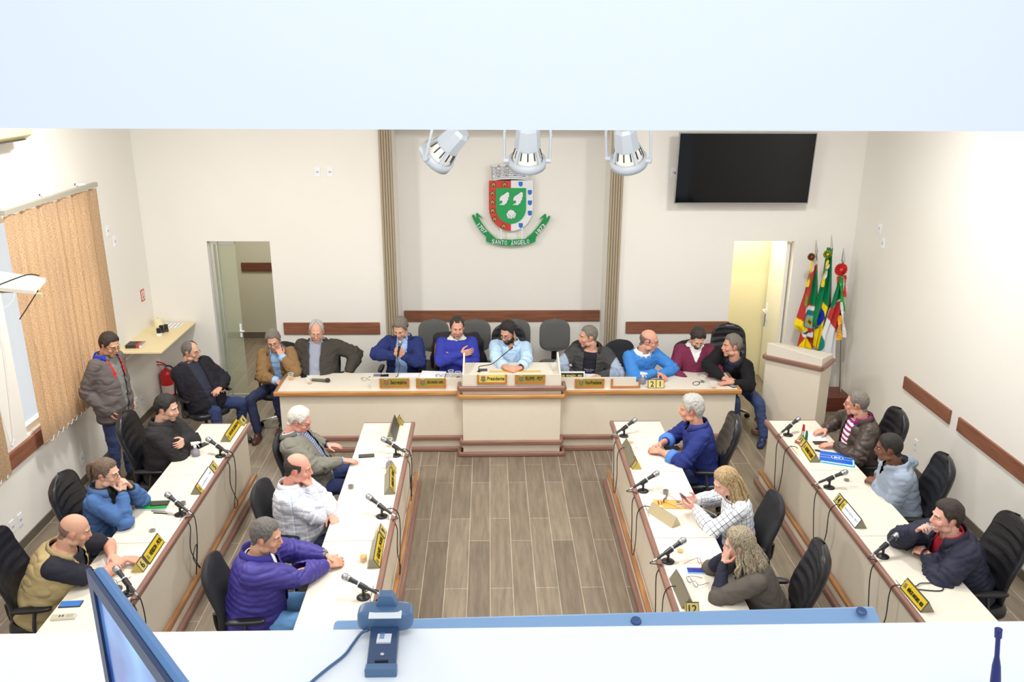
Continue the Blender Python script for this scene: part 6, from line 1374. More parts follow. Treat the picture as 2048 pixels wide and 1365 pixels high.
def number_tent(A, B, side, num, lab, w_=.095, h_=.08, dark=False):
    t_ = prism_plate(A, B, side, '', lab, face=None, back=M('number tent gold', (186, 168, 84), .35, .25), w_=w_, h_=h_); t_['category'] = 'number tent'; t_.name = 'number_tent'
    sy = -side; f0 = V(0, sy*w_/2, 0); f1 = V(0, 0, h_); up = (f1-f0).normalized(); X = V(1, 0, 0) if sy < 0 else V(-1, 0, 0); N_ = X.cross(up); sl_ = (f1-f0).length
    a = at(*A, 'z', DZ); b2 = at(*B, 'z', DZ); ln = (b2-a).length
    ps = [f0+X*x+up*u for x, u in ((-ln/2+.005, .008), (ln/2-.005, .008), (ln/2-.005, sl_-.008), (-ln/2+.005, sl_-.008))]; MB().add([p_+N_*.002 for p_ in ps]+[p_ for p_ in ps], [(0, 1, 2, 3), (0, 4, 5, 1), (1, 5, 6, 2), (2, 6, 7, 3), (3, 7, 4, 0)]).build('number_face', YEL2, t_)
    if num: text(num, INK, t_, f0+up*(sl_/2)+N_*.003, X, up, ln*.62, sl_*.6, name='number', keep=True)
    return t_
# window row (text faces the room: towards +x); A is the near end, B the far end
prism_plate((450, 885), (473, 851), 1, 'ADOLAR QUEIROZ PL', 'yellow tent nameplate at the far end of the window row')
number_tent((479, 853), (486, 843), 1, '4', 'gold tent number 4 at the far end of the window row')
prism_plate((392, 990), (418, 950), 1, 'Luciano - PP', 'tent nameplate covered by a white slip, window row', paper=1)
number_tent((420, 949), (428, 936), 1, '5', 'gold tent number 5 beyond the white slip nameplate')
prism_plate((287, 1130), (317, 1085), 1, 'NERISON - PRTB', 'yellow tent nameplate beside the tent number 6')
number_tent((274, 1146), (284, 1132), 1, '6', 'gold tent number 6 near the khaki vest person')
# left inner row
prism_plate((781, 884), (790, 850), 1, '', 'plain grey tent plate at the far end of the left inner row', face=None, h_=.12)
number_tent((797, 852), (799, 843), 1, '7', 'gold tent number at the far end of the left inner row')
prism_plate((780, 950), (779, 990), -1, 'MARCOS - PSDB', 'tent nameplate turned away beside the spray bottle, left inner row')
number_tent((783, 936), (783, 948), 1, '', 'gold number tent standing behind the turned-away nameplate')
prism_plate((747, 1138), (757, 1082), 1, 'GILNEI - PODE', 'yellow tent nameplate by the amber drink, left inner row')
number_tent((759, 1080), (762, 1064), 1, '9', 'gold tent number at the far end of the amber drink nameplate')
# right inner row (plain backs towards the room)
prism_plate((1252, 892), (1268, 936), -1, '', 'plain grey tent plate in front of the navy shirt person', face=None)
number_tent((1269, 927), (1274, 940), 1, '', 'gold number tent beside the plain grey plate, right inner row')
prism_plate((1303, 1022), (1352, 1054), -1, '', 'cream topped tent plate lying askew below the orange booklet', face=None, back=M('cream grey plate', (186, 172, 140), .35, .2))
prism_plate((1351, 1158), (1377, 1218), -1, '', 'plain grey tent plate near the two pairs of eyeglasses', face=None)
number_tent((1383, 1228), (1373, 1212), -1, '12', 'gold tent number 12 at the end of the right inner row') if False else number_tent((1370, 1224), (1396, 1224), 1, '12', 'gold tent number 12 at the bottom of the right inner row')
# right outer row
prism_plate((1612, 898), (1631, 926), -1 if False else 1, 'RODRIGO FLORES', 'yellow tent nameplate below the two tiny flags')
number_tent((1601, 882), (1611, 896), 1, '13', 'gold tent number 13 beside the tiny flags')
prism_plate((1688, 1016), (1722, 1058), 1, 'Jussara Soares - PDT', 'tent nameplate covered by a white slip, right outer row', paper=1)
number_tent((1677, 1002), (1687, 1015), 1, '14', 'gold tent number 14 before the white slip nameplate')
prism_plate((1812, 1176), (1855, 1226), 1, 'MÁRCIO ANTUNES - MDB', 'yellow tent nameplate nearest the camera on the right outer row')
# ================================================================ things on the desks
CUPM = bpy.data.materials.new('clear plastic cup'); CUPM.use_nodes = True; nt = CUPM.node_tree; nt.nodes.remove(nt.nodes['Principled BSDF']); tr = nt.nodes.new('ShaderNodeBsdfTransparent'); gs = nt.nodes.new('ShaderNodeBsdfDiffuse'); gs.inputs[0].default_value = (.9, .92, .95, 1)
mx = nt.nodes.new('ShaderNodeMixShader'); lw_ = nt.nodes.new('ShaderNodeLayerWeight'); lw_.inputs[0].default_value = .35; mr_ = nt.nodes.new('ShaderNodeMapRange'); mr_.inputs['To Min'].default_value = .08; mr_.inputs['To Max'].default_value = .55
nt.links.new(lw_.outputs['Facing'], mr_.inputs[0]); nt.links.new(mr_.outputs[0], mx.inputs[0]); nt.links.new(tr.outputs[0], mx.inputs[1]); nt.links.new(gs.outputs[0], mx.inputs[2]); nt.links.new(mx.outputs[0], nt.nodes['Material Output'].inputs[0])
AMB = M('amber drink', (238, 166, 36), .15); COF = M('dark coffee', (46, 34, 22), .15)
def cup(px, py, z, lab, liq=None, fill=.35, s=1.0, dxyz=None, R_=None):
    p = at(px, py, 'z', z) if dxyz is None else dxyz; o = thing('plastic_cup', lab, 'cup', tuple(p), 0, None)
    if R_ is not None: o.rotation_euler = R_
    r0, r1, h = .024*s, .034*s, .08*s
    MB().lathe([(.001, .001), (r0, .001), (r1, h)], 24, cap=False).build('cup_wall', CUPM, o, smooth=True)
    MB().lathe([(r1, h-.003), (r1+.0025, h-.002), (r1+.0025, h+.001), (r1, h+.001), (r1, h-.003)], 24).build('rim', M('cup rim', (236, 238, 242), .3), o)
    if liq: MB().lathe([(.001, .003), (r0-.001, .003), (r0+(r1-r0)*fill-.001, h*fill), (.001, h*fill)], 24).build('drink', liq, o)
    return o
for a in ((582, 760, 'amber tea cup at the left corner of the head desk', AMB, .35), (619, 768, 'nearly empty cup beside the black handheld microphone', AMB, .12), (902, 754, 'clear cup left of the president box', None, 0), (916, 757, 'second clear cup hard against the president box', COF, .2),
          (1405, 765, 'cup with dark drops beside the looped black strap', COF, .2), (1427, 777, 'cup with a little amber drink near the grey phone', AMB, .15),
          (727, 1123, 'cup half full of amber drink beside the violet jacket', AMB, .55), (702, 977, 'cup with coffee before the plaid shirt person', COF, .35), (733, 988, 'empty clear cup beside the coffee cup, left inner row', None, 0), (778, 893, 'cup behind the farthest left inner microphone', AMB, .08),
          (366, 1010, 'cup with dark drink next to the denim person microphone', COF, .3), (305, 1063, 'cup with coffee dregs just above the number 6 plate', COF, .15), (1262, 886, 'cup with amber dregs on the right inner row', AMB, .1), (1276, 898, 'clear cup next to the joined hands', None, 0),
          (1310, 985, 'clear cup beside the dark drink, right inner row', None, 0), (1331, 988, 'cup of dark drink above the orange booklet', COF, .4), (1360, 1104, 'cup with amber drops behind the nearest right inner microphone', AMB, .15), (1693, 962, 'cup with coffee at the head of the level microphone', COF, .15)):
    cup(a[0], a[1], DZ, a[2], a[3], a[4])
cup(1108, 741, PZ, 'small clear cup in the right corner of the president box')
def sprayer(px, py, lab, z=DZ, rz=0):
    o = desk_thing('spray_bottle', px, py, z, rz, lab, 'spray bottle')
    MB().lathe([(.001, 0), (.034, 0), (.038, .01), (.04, .035), (.034, .06), (.016, .078), (.013, .092), (.001, .092)], 24).build('bottle', M('smoky translucent bottle', (150, 148, 160), .25, alpha=.75), o, smooth=True)
    MB().cyl((0, 0, .09), (0, 0, .112), .015, n=16).add([V(-.045, -.009, .125), V(.03, -.011, .115), V(.035, -.011, .145), V(-.04, -.009, .143), V(-.045, .009, .125), V(.03, .011, .115), V(.035, .011, .145), V(-.04, .009, .143)], [(3, 2, 1, 0), (4, 5, 6, 7), (0, 1, 5, 4), (1, 2, 6, 5), (2, 3, 7, 6), (3, 0, 4, 7)]).cyl((-.043, 0, .134), (-.055, 0, .134), .008).tube([V(-.02, 0, .12), V(-.035, 0, .10), V(-.04, 0, .085)], .004).build('spray_head', WHITE, o)
sprayer(392, 912, 'grey spray bottle with white trigger before the arms-crossed person', rz=200); sprayer(780, 938, 'frosted spray bottle with white trigger on the left inner row', rz=30); sprayer(1285, 768, 'spray bottle with white trigger behind the empty plate frame', rz=160)
def phone(px, py, z, rz, lab, scr=(26, 28, 34), body=(34, 34, 36), L_=.15, W_=.073, case=None):
    o = desk_thing('mobile_phone', px, py, z, rz, lab, 'phone'); MB().box((-L_/2, -W_/2, 0), (L_/2, W_/2, .008)).build('phone_body', M('phone body %d %d %d' % body, body, .4), o, bevel=.003)
    MB().box((-L_/2+.006, -W_/2+.004, .008), (L_/2-.006, W_/2-.004, .0088)).build('screen', M('phone screen %d %d %d' % scr, scr, .1), o); return o
phone(607, 752, DZ, 110, 'black phone at the left end of the head desk'); phone(1463, 772, DZ, 115, 'grey phone at the right corner of the head desk', (150, 152, 158), (60, 58, 54))
phone(733, 913, DZ, 8, 'black phone beside the white haired person', (58, 56, 50)); phone(402, 893, DZ, 60, 'black phone behind the spray bottle on the window row'); phone(1577, 882, DZ, 0, 'x') if False else None
phone(1642, 887, DZ, 0, 'dark phone under the hand of the leather jacket person', (58, 54, 48)); phone(1393, 1143, DZ, -3, 'phone with blue screen and pale case under the red eyeglasses', (30, 60, 160), (170, 214, 240)); 
phone(142, 1210, DZ, 4, 'phone with lit coloured icons near the recorder', (70, 120, 190)); phone(1343, 897, DZ, 5, 'closed black phone wallet beside the joined hands', (50, 48, 44))
phone(966, 741, PZ, 3, 'small black phone on the president box', L_=.10); phone(755, 751, DZ, 3, 'blue-grey phone behind the left name board', (120, 130, 170), L_=.09); phone(769, 752, DZ, 3, 'black phone behind the left name board', L_=.10)
# recorder, headset pad
o = desk_thing('voice_recorder', 128, 1237, DZ, 6, 'silver voice recorder at the near end of the window row', 'recorder'); MB().box((-.08, -.025, 0), (.08, .025, .018)).build('recorder_body', M('champagne metal', (214, 208, 190), .35, .5), o, bevel=.004); MB().box((.02, -.015, .018), (.06, .015, .019)).build('display', M('lcd grey', (160, 162, 150), .3), o); MB().box((-.03, -.008, .018), (-.02, .008, .0205)).box((-.01, -.008, .018), (0, .008, .0205)).build('buttons', DGREY, o)
# papers
def sheet(px, py, z, w_, h_, rz, lab, name='paper_sheet', m_=None, th=.002, cat='paper'):
    p = at(px, py, 'z', z); o = MB().box((-w_/2, -h_/2, 0), (w_/2, h_/2, th)).build(name, m_ or PAPER); o.location = p; o.rotation_euler = (0, 0, math.radians(rz)); return tag(o, lab, cat)
sheet(818, 751, DZ, .24, .12, 2, 'white sheet behind the Secretário plate'); sheet(866, 750, DZ, .30, .2, -6, 'stack of papers behind the left name board', th=.012, name='paper_stack'); sheet(1180, 749, DZ, .13, .16, 4, 'pale sheet behind the black sign')
sheet(251, 1119, DZ, .30, .21, 32, 'sheet of paper under the hands of the khaki vest person'); sheet(1628, 873, DZ, .21, .20, -8, 'white notepad sheet under the leather jacket person hand'); sheet(1032, 746, PZ, .07, .03, 0, 'small white slip on the president box')
sheet(1030, 744, PZ, .6, .05, 0, 'tan folder strip lying along the president box', name='folder_strip', m_=M('tan card', (214, 178, 88), .6), th=.006, cat='folder')
def folder():
    p = at(1674, 920, 'z', DZ); o = thing('blue_folder', 'bright blue folder with white round emblem stuffed with papers', 'folder', tuple(p), math.radians(-22))
    MB().box((-.15, -.11, 0), (.15, .12, .012)).build('loose_papers', PAPER, o); MB().box((-.14, -.125, .0), (.16, .10, .006)).build('teal_sheet', M('teal sheet', (30, 170, 190), .6), o)
    MB().box((-.16, -.10, .013), (.14, .12, .017)).build('cover', M('folder blue', (0, 92, 196), .35), o); mb = MB()
    for k in range(30): a0, a1 = 2*math.pi*k/30, 2*math.pi*(k+1)/30; mb.add([V(math.cos(a_)*r_, math.sin(a_)*r_*.9+.01, .0178) for a_, r_ in ((a0, .05), (a1, .05), (a1, .055), (a0, .055))], [(0, 1, 2, 3)])
    for yy in (-.02, .035): mb.box((-.16, yy, .017), (-.053, yy+.003, .0178)).box((.053, yy, .017), (.14, yy+.003, .0178))
    mb.build('emblem_ring', WHITE, o); text('CLG', WHITE, o, (0, .018, .018), (1, 0, 0), (0, 1, 0), .055, .022); text('CIDADE', WHITE, o, (0, -.006, .018), (1, 0, 0), (0, 1, 0), .05, .009)
    MB().ell((-.02, .0, .0178), (.012, .01, .001)).build('emblem_mark', WHITE, o)
folder()
def booklet():
    p = at(1344, 1010, 'z', DZ); o = thing('orange_booklet', 'orange booklet with white number and blue droplets under sunglasses', 'booklet', tuple(p), math.radians(-4)); MB().box((-.155, -.075, 0), (.155, .075, .006)).build('cover', M('booklet orange', (240, 170, 86), .45, noise_amt=.12, nscale=6), o, bevel=.001)
    text('60', WHITE, o, (-.10, -.045, .0068), (1, 0, 0), (0, 1, 0), .03, .03); text('CONGRESSO', M('booklet brown', (150, 96, 50)), o, (-.115, .015, .0068), (0, 1, 0), (-1, 0, 0), .07, .014); text('ESTADUAL', MATS['booklet brown'], o, (-.09, .015, .0068), (0, 1, 0), (-1, 0, 0), .06, .009)
    rnd = random.Random(5)
    for cc in ((30, 90, 170), (60, 160, 200), (70, 50, 130)):
        mb = MB()
        for k in range(9): x, y = rnd.uniform(.045, .145), rnd.uniform(-.065, .065); l_ = rnd.uniform(.012, .028); mb.add([V(x-l_, y, .0068), V(x, y-.005, .0068), V(x+l_, y, .0068), V(x, y+.005, .0068)], [(0, 1, 2, 3)])
        mb.build('droplet_print', M('print %d' % cc[0], cc), o)
booklet()
def eyeglasses(px, py, z, rz, lab, col, lens=None, tilt=0, s=1.0, name='eyeglasses'):
    o = desk_thing(name, px, py, z, rz, lab, 'eyeglasses'); mf = M('frame %d %d %d' % col, col, .3); mb = MB()
    for k in (-1, 1):
        mb.tube([V(k*.033+.026*math.cos(a_), 0, .024+.02*math.sin(a_)) for a_ in [2*math.pi*i/20 for i in range(21)]], .002*s, 6); mb.tube([V(k*.059, 0, .03), V(k*.062, -.05, .02), V(k*.05*(.4 if k > 0 else 1), -.12, .006)], .002*s, 6, smooth=4)
    mb.tube([V(-.008, 0, .028), V(0, -.004, .031), V(.008, 0, .028)], .0018*s, 6); mb.build('frame', mf, o)
    if lens:
        for k in (-1, 1): MB().ell((k*.033, 0, .024), (.024, .0015, .018)).build('lens', M('lens tint', lens, .1), o)
eyeglasses(734, 762, DZ, 200, 'thin wire eyeglasses at the end of the left name board', (90, 88, 84)); eyeglasses(882, 756, DZ, 180, 'thin dark eyeglasses on the papers by the president box', (50, 50, 56)); eyeglasses(1330, 1003, DZ+.006, 60, 'sunglasses with brown lenses on the orange booklet', (70, 50, 40), (90, 60, 50), name='sunglasses')
eyeglasses(1402, 1132, DZ+.0, 285, 'red framed eyeglasses lying over the phone with blue screen', (140, 40, 44)); eyeglasses(1384, 1170, DZ, 120, 'black and cream eyeglasses near the plain grey plate', (40, 38, 36)); eyeglasses(225, 1168, DZ, 150, 'dark eyeglasses beside the microphone of the number 6 seat', (50, 50, 54))
# round black puck near it
tag(MB().lathe([(.001, 0), (.045, 0), (.045, .01), (.03, .018), (.001, .02)], 24).build('black_puck', DGREY), 'round dark puck beside the glasses at the number 6 seat', 'puck').location = at(232, 1180, 'z', DZ)
# notebook + phone + pens
o = desk_thing('notebook', 313, 1013, DZ, 4, 'green spiral notebook with a dark phone lying on it', 'notebook'); MB().box((-.10, -.07, .003), (.10, .07, .012)).build('pages', PAPER, o); MB().box((-.10, -.07, .012), (.10, .07, .015)).build('cover', M('notebook green', (20, 140, 60), .4), o); mb = MB()
for k in range(14): mb.tube([V(-.093+k*.014, .066, .0), V(-.093+k*.014, .078, .008), V(-.093+k*.014, .066, .018)], .0016, 5, smooth=3)
mb.build('spiral', METAL, o)
phone(320, 1008, DZ+.015, 6, 'dark phone lying on the green notebook', (58, 50, 44))
for k, (px, py, cc) in enumerate(((318, 1024, 'silver'), (322, 1028, 'black'))):
    o = desk_thing('pen', px, py, DZ, -3-k*3, '%s pen below the green notebook' % cc, 'pen'); m_ = METAL if k == 0 else BLK; MB().cyl((-.065, 0, .005), (.055, 0, .005), .0048, n=10).build('barrel', m_, o); MB().cyl((.055, 0, .005), (.07, 0, .005), .0048, .001, n=10).build('tip', METAL, o)
# keys, tiny flags, lollipop pack, looped strap
o = desk_thing('car_keys', 1631, 902, DZ, -30, 'black car keys between the phone and the blue folder', 'keys'); MB().ell((.02, 0, .007), (.03, .014, .007), p=.8).build('key_fob', BLK, o); MB().tube([V(-.03+.013*math.cos(a_), .013*math.sin(a_), .004) for a_ in [2*math.pi*i/14 for i in range(15)]], .0015, 5).box((-.05, -.008, .002), (-.02, .002, .004)).build('key_ring', METAL, o)
for k, (px, py, lab) in enumerate(((1600, 885, 'tiny red and white paper flag on a stick'), (1607, 889, 'tiny green paper flag on a stick'))):
    o = desk_thing('miniature_flag', px, py, DZ, 0, lab, 'miniature flag'); hh = .20 if k == 0 else .15
    MB().cyl((0, 0, 0), (.01, 0, hh), .002, n=6).build('stick', M('stick wood', (140, 110, 70)), o); mb = MB()
    q_ = [(.012, hh, 0), (.03, hh-.005, 0), (.035, hh*.55, 0)] ; mb.mat(0).add([V(.01, 0, hh), V(.032, .006, hh-.01), V(.034, -.004, hh*.62), V(.008, 0, hh*.62)], [(0, 1, 2, 3)]).mat(1).add([V(.008, 0, hh*.62), V(.034, -.004, hh*.62), V(.038, .006, hh*.34), V(.006, 0, hh*.36)], [(0, 1, 2, 3)]).mat(2).add([V(.006, 0, hh*.36), V(.038, .006, hh*.34), V(.036, 0, hh*.26), V(.006, 0, hh*.28)], [(0, 1, 2, 3)])
    fl_ = mb.build('flag_cloth', [M('mini red', (196, 44, 50)) if k == 0 else M('mini green', (20, 130, 70)), M('mini white', (232, 232, 232)) if k == 0 else MATS['mini green'], M('mini green2', (30, 140, 70))], o); s_ = fl_.modifiers.new('s', 'SOLIDIFY'); s_.thickness = .0015
o = desk_thing('tin_box', 1600, 889, DZ, -58, 'small red and white striped box beside number 13', 'box'); MB().box((-.05, -.022, 0), (.05, .022, .03)).build('box_body', M('pack brown', (160, 92, 76), .5), o, bevel=.002); mb = MB(); mb.mat(0).box((-.04, -.018, .03), (.045, .018, .031)); mb.mat(1).box((-.04, -.006, .031), (.045, .006, .0315)).box((-.04, -.015, .031), (.045, -.013, .0315)).box((-.04, .013, .031), (.045, .015, .0315)); mb.build('striped_label', [M('label red', (206, 40, 60)), M('label white', (244, 240, 240))], o)
o = desk_thing('black_strap', 1390, 768, DZ, 0, 'thin looped black strap near the right end of the head desk', 'strap'); MB().tube([V(-.03, -.05, .003), V(-.02, .02, .004), V(.02, .06, .004), V(.06, .05, .004), V(.055, .0, .004), V(.02, -.05, .004), V(-.02, -.055, .003)], .0035, 6, smooth=6).build('loop', BLK, o); MB().ell((.058, .02, .006), (.006, .018, .005)).build('slider', BLK, o)
# handheld microphone lying on the head desk
o = desk_thing('handheld_microphone', 640, 764, DZ, -12, 'olive grey wireless microphone lying on the head desk', 'microphone'); MB().tube([V(-.11, 0, .018), V(-.09, 0, .020), V(.06, 0, .022), V(.08, 0, .024)], [.014, .016, .019, .021], 16).build('handle', M('olive metal', (104, 98, 84), .4, .3), o); MB().ell((.10, 0, .027), (.03, .026, .026), None, 18, 12).build('grille', M('black grille', (30, 30, 30), .5), o, smooth=True); MB().cyl((-.118, 0, .018), (-.108, 0, .018), .014).build('end_cap', BLK, o)
# microphone held by the speaker
p5 = PE[5]; hL = p5['ARM'][-1][2]; c0 = at(797, 704, 'y', hL.y-.075); top = at(800, 687, 'y', hL.y-.10); d = (top-c0).normalized(); o = thing('held_microphone', 'silver topped microphone held upright by the speaking person', 'microphone', tuple(c0))
MB().tube([-d*.07, d*.06, d*.10], [.010, .014, .020], 14).build('handle', BLK, o); MB().cyl(d*.098, d*.112, .025, n=18).build('grille_collar', METAL, o); MB().ell(d*.135, (.028, .028, .028), None, 18, 12).build('grille', SIL, o, smooth=True)
e1 = at(797, 745, 'y', hL.y-.05)-c0; MB().tube([-d*.07, -d*.1, V(.005, 0, -.16), V(.004, 0, -.20), V(-.01, -.06, DZ-c0.z+.01), V(-.03, -.12, DZ-c0.z+.006)], .004, 6, smooth=5).build('cable', BLK, o)
p8h = PE[8]; o = desk_thing('table_microphone', 1147, 754, DZ, 90, 'microphone tip showing behind the black sign', 'microphone'); MB().lathe([(.001, 0), (.04, 0), (.04, .01), (.001, .014)], 20).cyl((0, 0, .01), (0, 0, .09), .008).build('base', BLK, o); MB().cyl((0, 0, .09), (0, .03, .13), .012, .018).build('handle', BLK, o); MB().ell((0, .04, .145), (.024, .024, .024)).build('grille', SIL, o, smooth=True)
# gooseneck of the president
q0 = at(958, 744, 'z', PZ); q3 = at(1024, 696, 'y', q0.y+.02); o = thing('gooseneck_microphone', 'thin black gooseneck microphone arching over the president box', 'microphone', tuple(q0)); L = V(*q0)
MB().lathe([(.001, 0), (.02, 0), (.02, .012), (.001, .014)], 16).build('base', BLK, o); MB().tube([V(0, 0, .01), V(.0, 0, .06), at(966, 732, 'y', q0.y+.01)-L, at(985, 728, 'y', q0.y+.01)-L, at(1002, 714, 'y', q0.y+.02)-L, q3-L], .005, 8, smooth=6).build('neck', BLK, o, smooth=True); MB().ell(q3-L, (.014, .012, .012)).build('capsule', M('mic foam', (60, 34, 34), .8), o)
# phone in the hands of the checked jacket person
p19 = PE[19]; m_ = (p19['ARM'][1][2]+p19['ARM'][1][3]*.09+p19['ARM'][-1][2]+p19['ARM'][-1][3]*.09)/2; o = thing('held_phone', 'phone in a coral folding case held in both hands', 'phone', tuple(m_+V(-.0, 0, .03)), math.radians(0)); T = Matrix.Rotation(math.radians(0), 4, 'Z') @ Matrix.Rotation(math.radians(38), 4, 'Y')
MB().box((-.075, -.038, -.006), (.075, .038, 0), T).build('case', M('coral case', (226, 104, 92), .5), o, bevel=.003); MB().box((-.07, -.034, 0), (.0, .034, .004), T).build('card_pocket', M('dark pocket', (70, 70, 74), .5), o); MB().box((.005, -.034, 0), (.07, .034, .005), T).build('screen', M('pale blue screen', (150, 186, 236), .2), o)
# cup in the hand of the navy coat person
p23 = PE[23]; W = p23['ARM'][1][2]; dv = p23['ARM'][1][3]; nv = p23['ARM'][1][4]; c_ = W+dv*.085+nv.normalized()*.035; cup(0, 0, 0, 'small clear cup lifted to the mouth by the navy coat person', None, dxyz=c_-V(.0, 0, .035), R_=(0, math.radians(25), 0), s=.9)
# coat hung over the chair
p6 = PE[6]; bk = p6['base']-p6['F']*.30; o = thing('hanging_coat', 'black coat with orange lining draped over the chair behind crossed arms', 'coat', (bk.x, bk.y, .45)); mb = MB(); mb.cone((-.22, 0, .55), (.22, 0, .55), .09, .09, 14); mb.cone((-.25, 0, .5), (-.27, .02, .12), .075, .10, 12); mb.cone((.25, 0, .5), (.29, .02, .10), .085, .11, 12); mb.cone((0, .02, .5), (0, .04, .15), .16, .17, 14); mb.cone((-.15, .0, .5), (-.15, .03, .15), .12, .13, 12); mb.cone((.15, .0, .5), (.15, .03, .15), .12, .13, 12)
m2 = fuse(mb, .012); c2, e2 = arrs(m2); c2 = np_smooth(c2, e2, 8); setco(m2, c2); nr_ = normals(m2); c2 = c2+nr_*np.array([noise.noise(Vector(p_)*9)*.022 for p_ in c2.tolist()])[:, None]; setco(m2, c2); mk(m2, 'coat_shell', M('black coat cloth', (36, 34, 42), .8, bump=.2), o)
MB().tube([V(-.20, -.12, .60), V(-.27, -.10, .50), V(-.29, -.08, .25), V(-.28, -.07, .1)], .012, 8, smooth=5).tube([V(.19, -.11, .52), V(.20, -.11, .47)], .008, 8).build('orange_lining', M('orange lining', (216, 140, 30), .6), o)
# ================================================================ gallery foreground
NB_ = M('webcam dark blue grey', (88, 118, 152), .35); NBD = M('webcam arm dark', (58, 78, 112), .3)
wc = at(773, 1262, 'z', LZ); o = thing('webcam', 'dark blue-grey webcam lying on the white ledge, cable trailing', 'webcam', tuple(wc)); L = V(*wc)
# body: rounded bar across, flap on top, stand arm towards the camera
s0 = (at(828, 1258, 'z', LZ)-at(718, 1258, 'z', LZ)).length; 
MB().ell((0, .0, .030), (s0/2, .022, .020), None, 36, 14, p=.45).build('camera_body', NB_, o, smooth=True)
MB().prism([(-.017, .046), (.022, .046), (.016, .062), (.012, .070), (-.012, .070), (-.014, .060)], .0, .02).build('top_flap', NB_, o, bevel=.002)
MB().box((-.026, -.022, .0485), (.030, -.004, .0505), Matrix.Rotation(math.radians(8), 4, 'X')).build('sticker', WHITE, o, bevel=.0008)
e = at(762, 1353, 'z', LZ)-L; ln = -e.y; wd = .024
MB().add([V(-wd, -.012, .0), V(wd, -.012, .0), V(e.x+wd, e.y, 0), V(e.x-wd, e.y, 0), V(-wd, -.012, .026), V(wd, -.012, .026), V(e.x+wd, e.y, .012), V(e.x-wd, e.y, .012)], [(0, 3, 2, 1), (4, 5, 6, 7), (0, 1, 5, 4), (1, 2, 6, 5), (2, 3, 7, 6), (3, 0, 4, 7)]).build('clip_arm', NBD, o, bevel=.002)
MB().box((e.x-.026, e.y-.004, 0), (e.x+.026, e.y+.012, .016)).build('clip_foot', NB_, o, bevel=.002)
sl2 = V(e.x*.35, e.y*.35-.004, .0225); MB().box((sl2.x-.011, sl2.y-.016, .0195), (sl2.x+.013, sl2.y+.016, .0225), None).build('barcode_label', WHITE, o); mb = MB()
for k in range(7): mb.box((sl2.x-.007+(k % 2)*.0, sl2.y+.010-k*.0028, .0226), (sl2.x+.001, sl2.y+.0115-k*.0028, .0229))
mb.build('barcode', M('barcode blue', (90, 130, 180)), o); MB().ell((e.x*.72, e.y*.72, .0165), (.004, .004, .003)).build('screw', CHROME, o); MB().box((e.x*.85-.011, e.y*.85-.002, .014), (e.x*.85+.011, e.y*.85+.002, .0162)).build('slot', BLK, o)
cb = [at(735, 1262, 'z', LZ+.022)-L, at(722, 1268, 'z', LZ+.01)-L, at(705, 1290, 'z', LZ+.004)-L, at(688, 1312, 'z', LZ+.004)-L, at(655, 1338, 'z', LZ+.004)-L, at(622, 1366, 'z', LZ+.004)-L, at(590, 1400, 'z', LZ+.004)-L]
MB().tube(cb, .0026, 8, smooth=6).build('cable', M('cable blue grey', (80, 110, 150), .5), o, smooth=True)
# monitor seen from above its left side
A = at(180, 1136, 'z', LZ+.47); Bq = at(345, 1366, 'z', LZ+.47); ed = (Bq-A); ed.z = 0; ed.normalize(); nrm = V(-ed.y, ed.x, 0); 
if nrm.dot(V(-.78, -.63, 0)) < 0: nrm = -nrm
Wm, Hm = .52, .32; o = thing('computer_monitor', 'computer monitor with blue screen turned away at the lower left', 'monitor', (A.x+ed.x*Wm/2, A.y+ed.y*Wm/2, LZ)); L = V(*o.location)
def mp_(x, n_, z): return A+ed*x+nrm*n_+V(0, 0, z)-L
def mbox(mb, x0, x1, n0, n1, z0, z1):
    ps = [mp_(x, n_, z) for z in (z0, z1) for x, n_ in ((x0, n0), (x1, n0), (x1, n1), (x0, n1))]; mb.add(ps, [(0, 3, 2, 1), (4, 5, 6, 7), (0, 1, 5, 4), (1, 2, 6, 5), (2, 3, 7, 6), (3, 0, 4, 7)]); return mb
MBL = M('monitor blue grey', (92, 130, 176), .35)
mbox(MB(), 0, Wm, -.013, 0, -Hm, 0).build('monitor_case', MBL, o, bevel=.006)
scr = M('screen picture', (60, 110, 190), .15); nt = scr.node_tree; b = nt.nodes['Principled BSDF']; tc = nt.nodes.new('ShaderNodeTexCoord'); n = nt.nodes.new('ShaderNodeTexNoise'); n.inputs['Scale'].default_value = 7; cr2 = nt.nodes.new('ShaderNodeValToRGB'); cr2.color_ramp.elements[0].color = rgb(24, 60, 150); cr2.color_ramp.elements[1].color = rgb(120, 180, 235); cr2.color_ramp.elements[0].position = .38; cr2.color_ramp.elements[1].position = .62
nt.links.new(tc.outputs['Object'], n.inputs['Vector']); nt.links.new(n.outputs['Fac'], cr2.inputs[0]); nt.links.new(cr2.outputs[0], b.inputs['Base Color']); nt.links.new(cr2.outputs[0], b.inputs['Emission Color']); b.inputs['Emission Strength'].default_value = .35
mbox(MB(), .016, Wm-.016, 0, .0012, -Hm+.03, -.016).build('screen', scr, o); mbox(mbox(MB(), 0, .016, 0, .004, -Hm, 0), .016, Wm, 0, .004, -.016, 0).build('bezel', M('bezel dark', (24, 44, 84), .4), o)
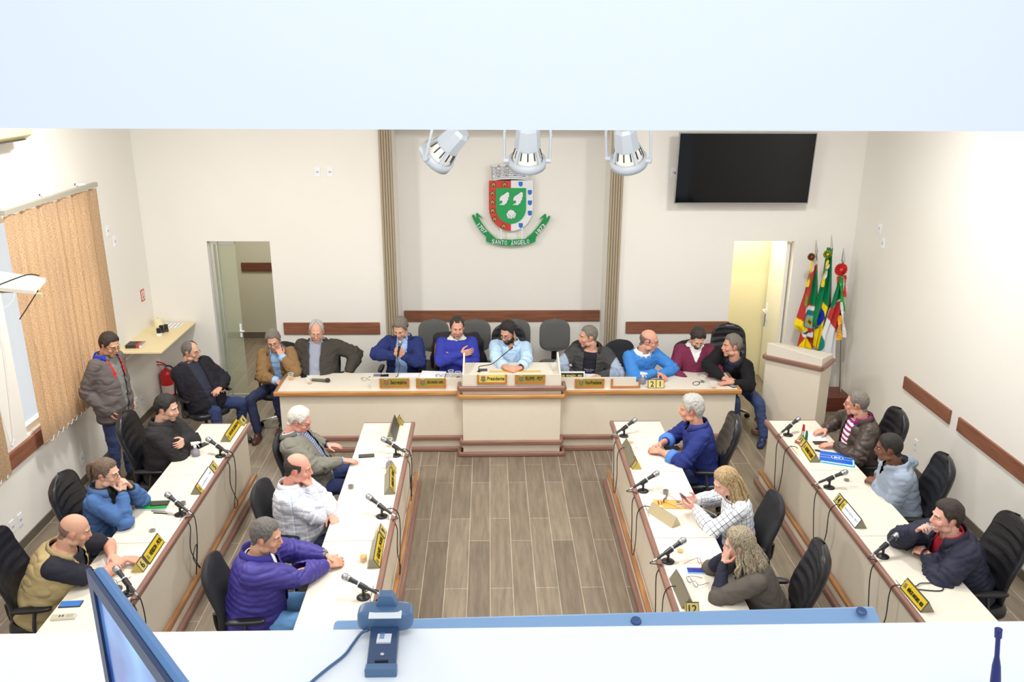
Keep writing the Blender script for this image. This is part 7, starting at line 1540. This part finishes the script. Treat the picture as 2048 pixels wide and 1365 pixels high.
mbox(mbox(MB(), Wm/2-.03, Wm/2+.03, -.05, -.022, -.47, -.1), Wm/2-.12, Wm/2+.12, -.12, .06, -.47, -.455).build('stand', MBL, o, bevel=.003)
# back rail of the television hung outside the ledge
ql, qr = at(800, 1241, 'y', ly+.045), at(1751, 1214, 'y', ly+.045); zl, zr = ql.z, qr.z; x0, x1 = ql.x-.12, qr.x; TVB = M('tv back blue grey', (142, 176, 214), .4)
o = thing('hall_television', 'blue-grey top edge of a screen hung outside the white ledge', 'television', ((x0+x1)/2, ly+.03, zl-.3)); L = V(*o.location); y0, y1 = ly+.006, ly+.05
MB().add([p_-L for p_ in (V(x0, y0, zl-.45), V(x1, y0, zr-.45), V(x1, y1, zr-.45), V(x0, y1, zl-.45), V(x0, y0, zl-.012), V(x1, y0, zr-.012), V(x1, y1, zr), V(x0, y1, zl))], [(0, 3, 2, 1), (4, 5, 6, 7), (0, 1, 5, 4), (1, 2, 6, 5), (2, 3, 7, 6), (3, 0, 4, 7)]).build('back_cover', TVB, o, bevel=.006)
for px, py in ((1272, 1243), (1723, 1224)):
    c_ = at(px, py, 'y', ly+.028)-L; MB().lathe([(.001, .001), (.004, .002), (.009, .003), (.010, 0), (.001, 0)], 18, Matrix.Translation(c_+V(0, 0, .0)) @ Matrix.Rotation(math.radians(10), 4, 'X')).build('screw_boss', M('boss blue', (60, 90, 140), .4), o)
# radio aerial standing on the ledge
b0 = at(1987, 1400, 'z', LZ+.02); tp = at(1997, 1262, 'y', b0.y); o = thing('radio_antenna', 'dark blue radio aerial sticking up at the lower right', 'antenna', (b0.x, b0.y, LZ)); L = V(*o.location); d = tp-V(b0.x, b0.y, LZ+.03); AB = M('aerial blue', (20, 30, 110), .35)
s_ = V(b0.x, b0.y, LZ+.03)-L; MB().tube([s_, s_+d*.25, s_+d*.45, s_+d*.6, s_+d*.9, s_+d], [.008, .0075, .0062, .0036, .0034, .0034], 16).build('whip', AB, o, smooth=True); MB().cyl(s_+d*.9, s_+d*1.02, .0052, .0055, 16).build('tip_cap', AB, o); MB().box((-.03, -.018, 0), (.03, .018, .034)).build('radio_body', BLK, o, bevel=.004)
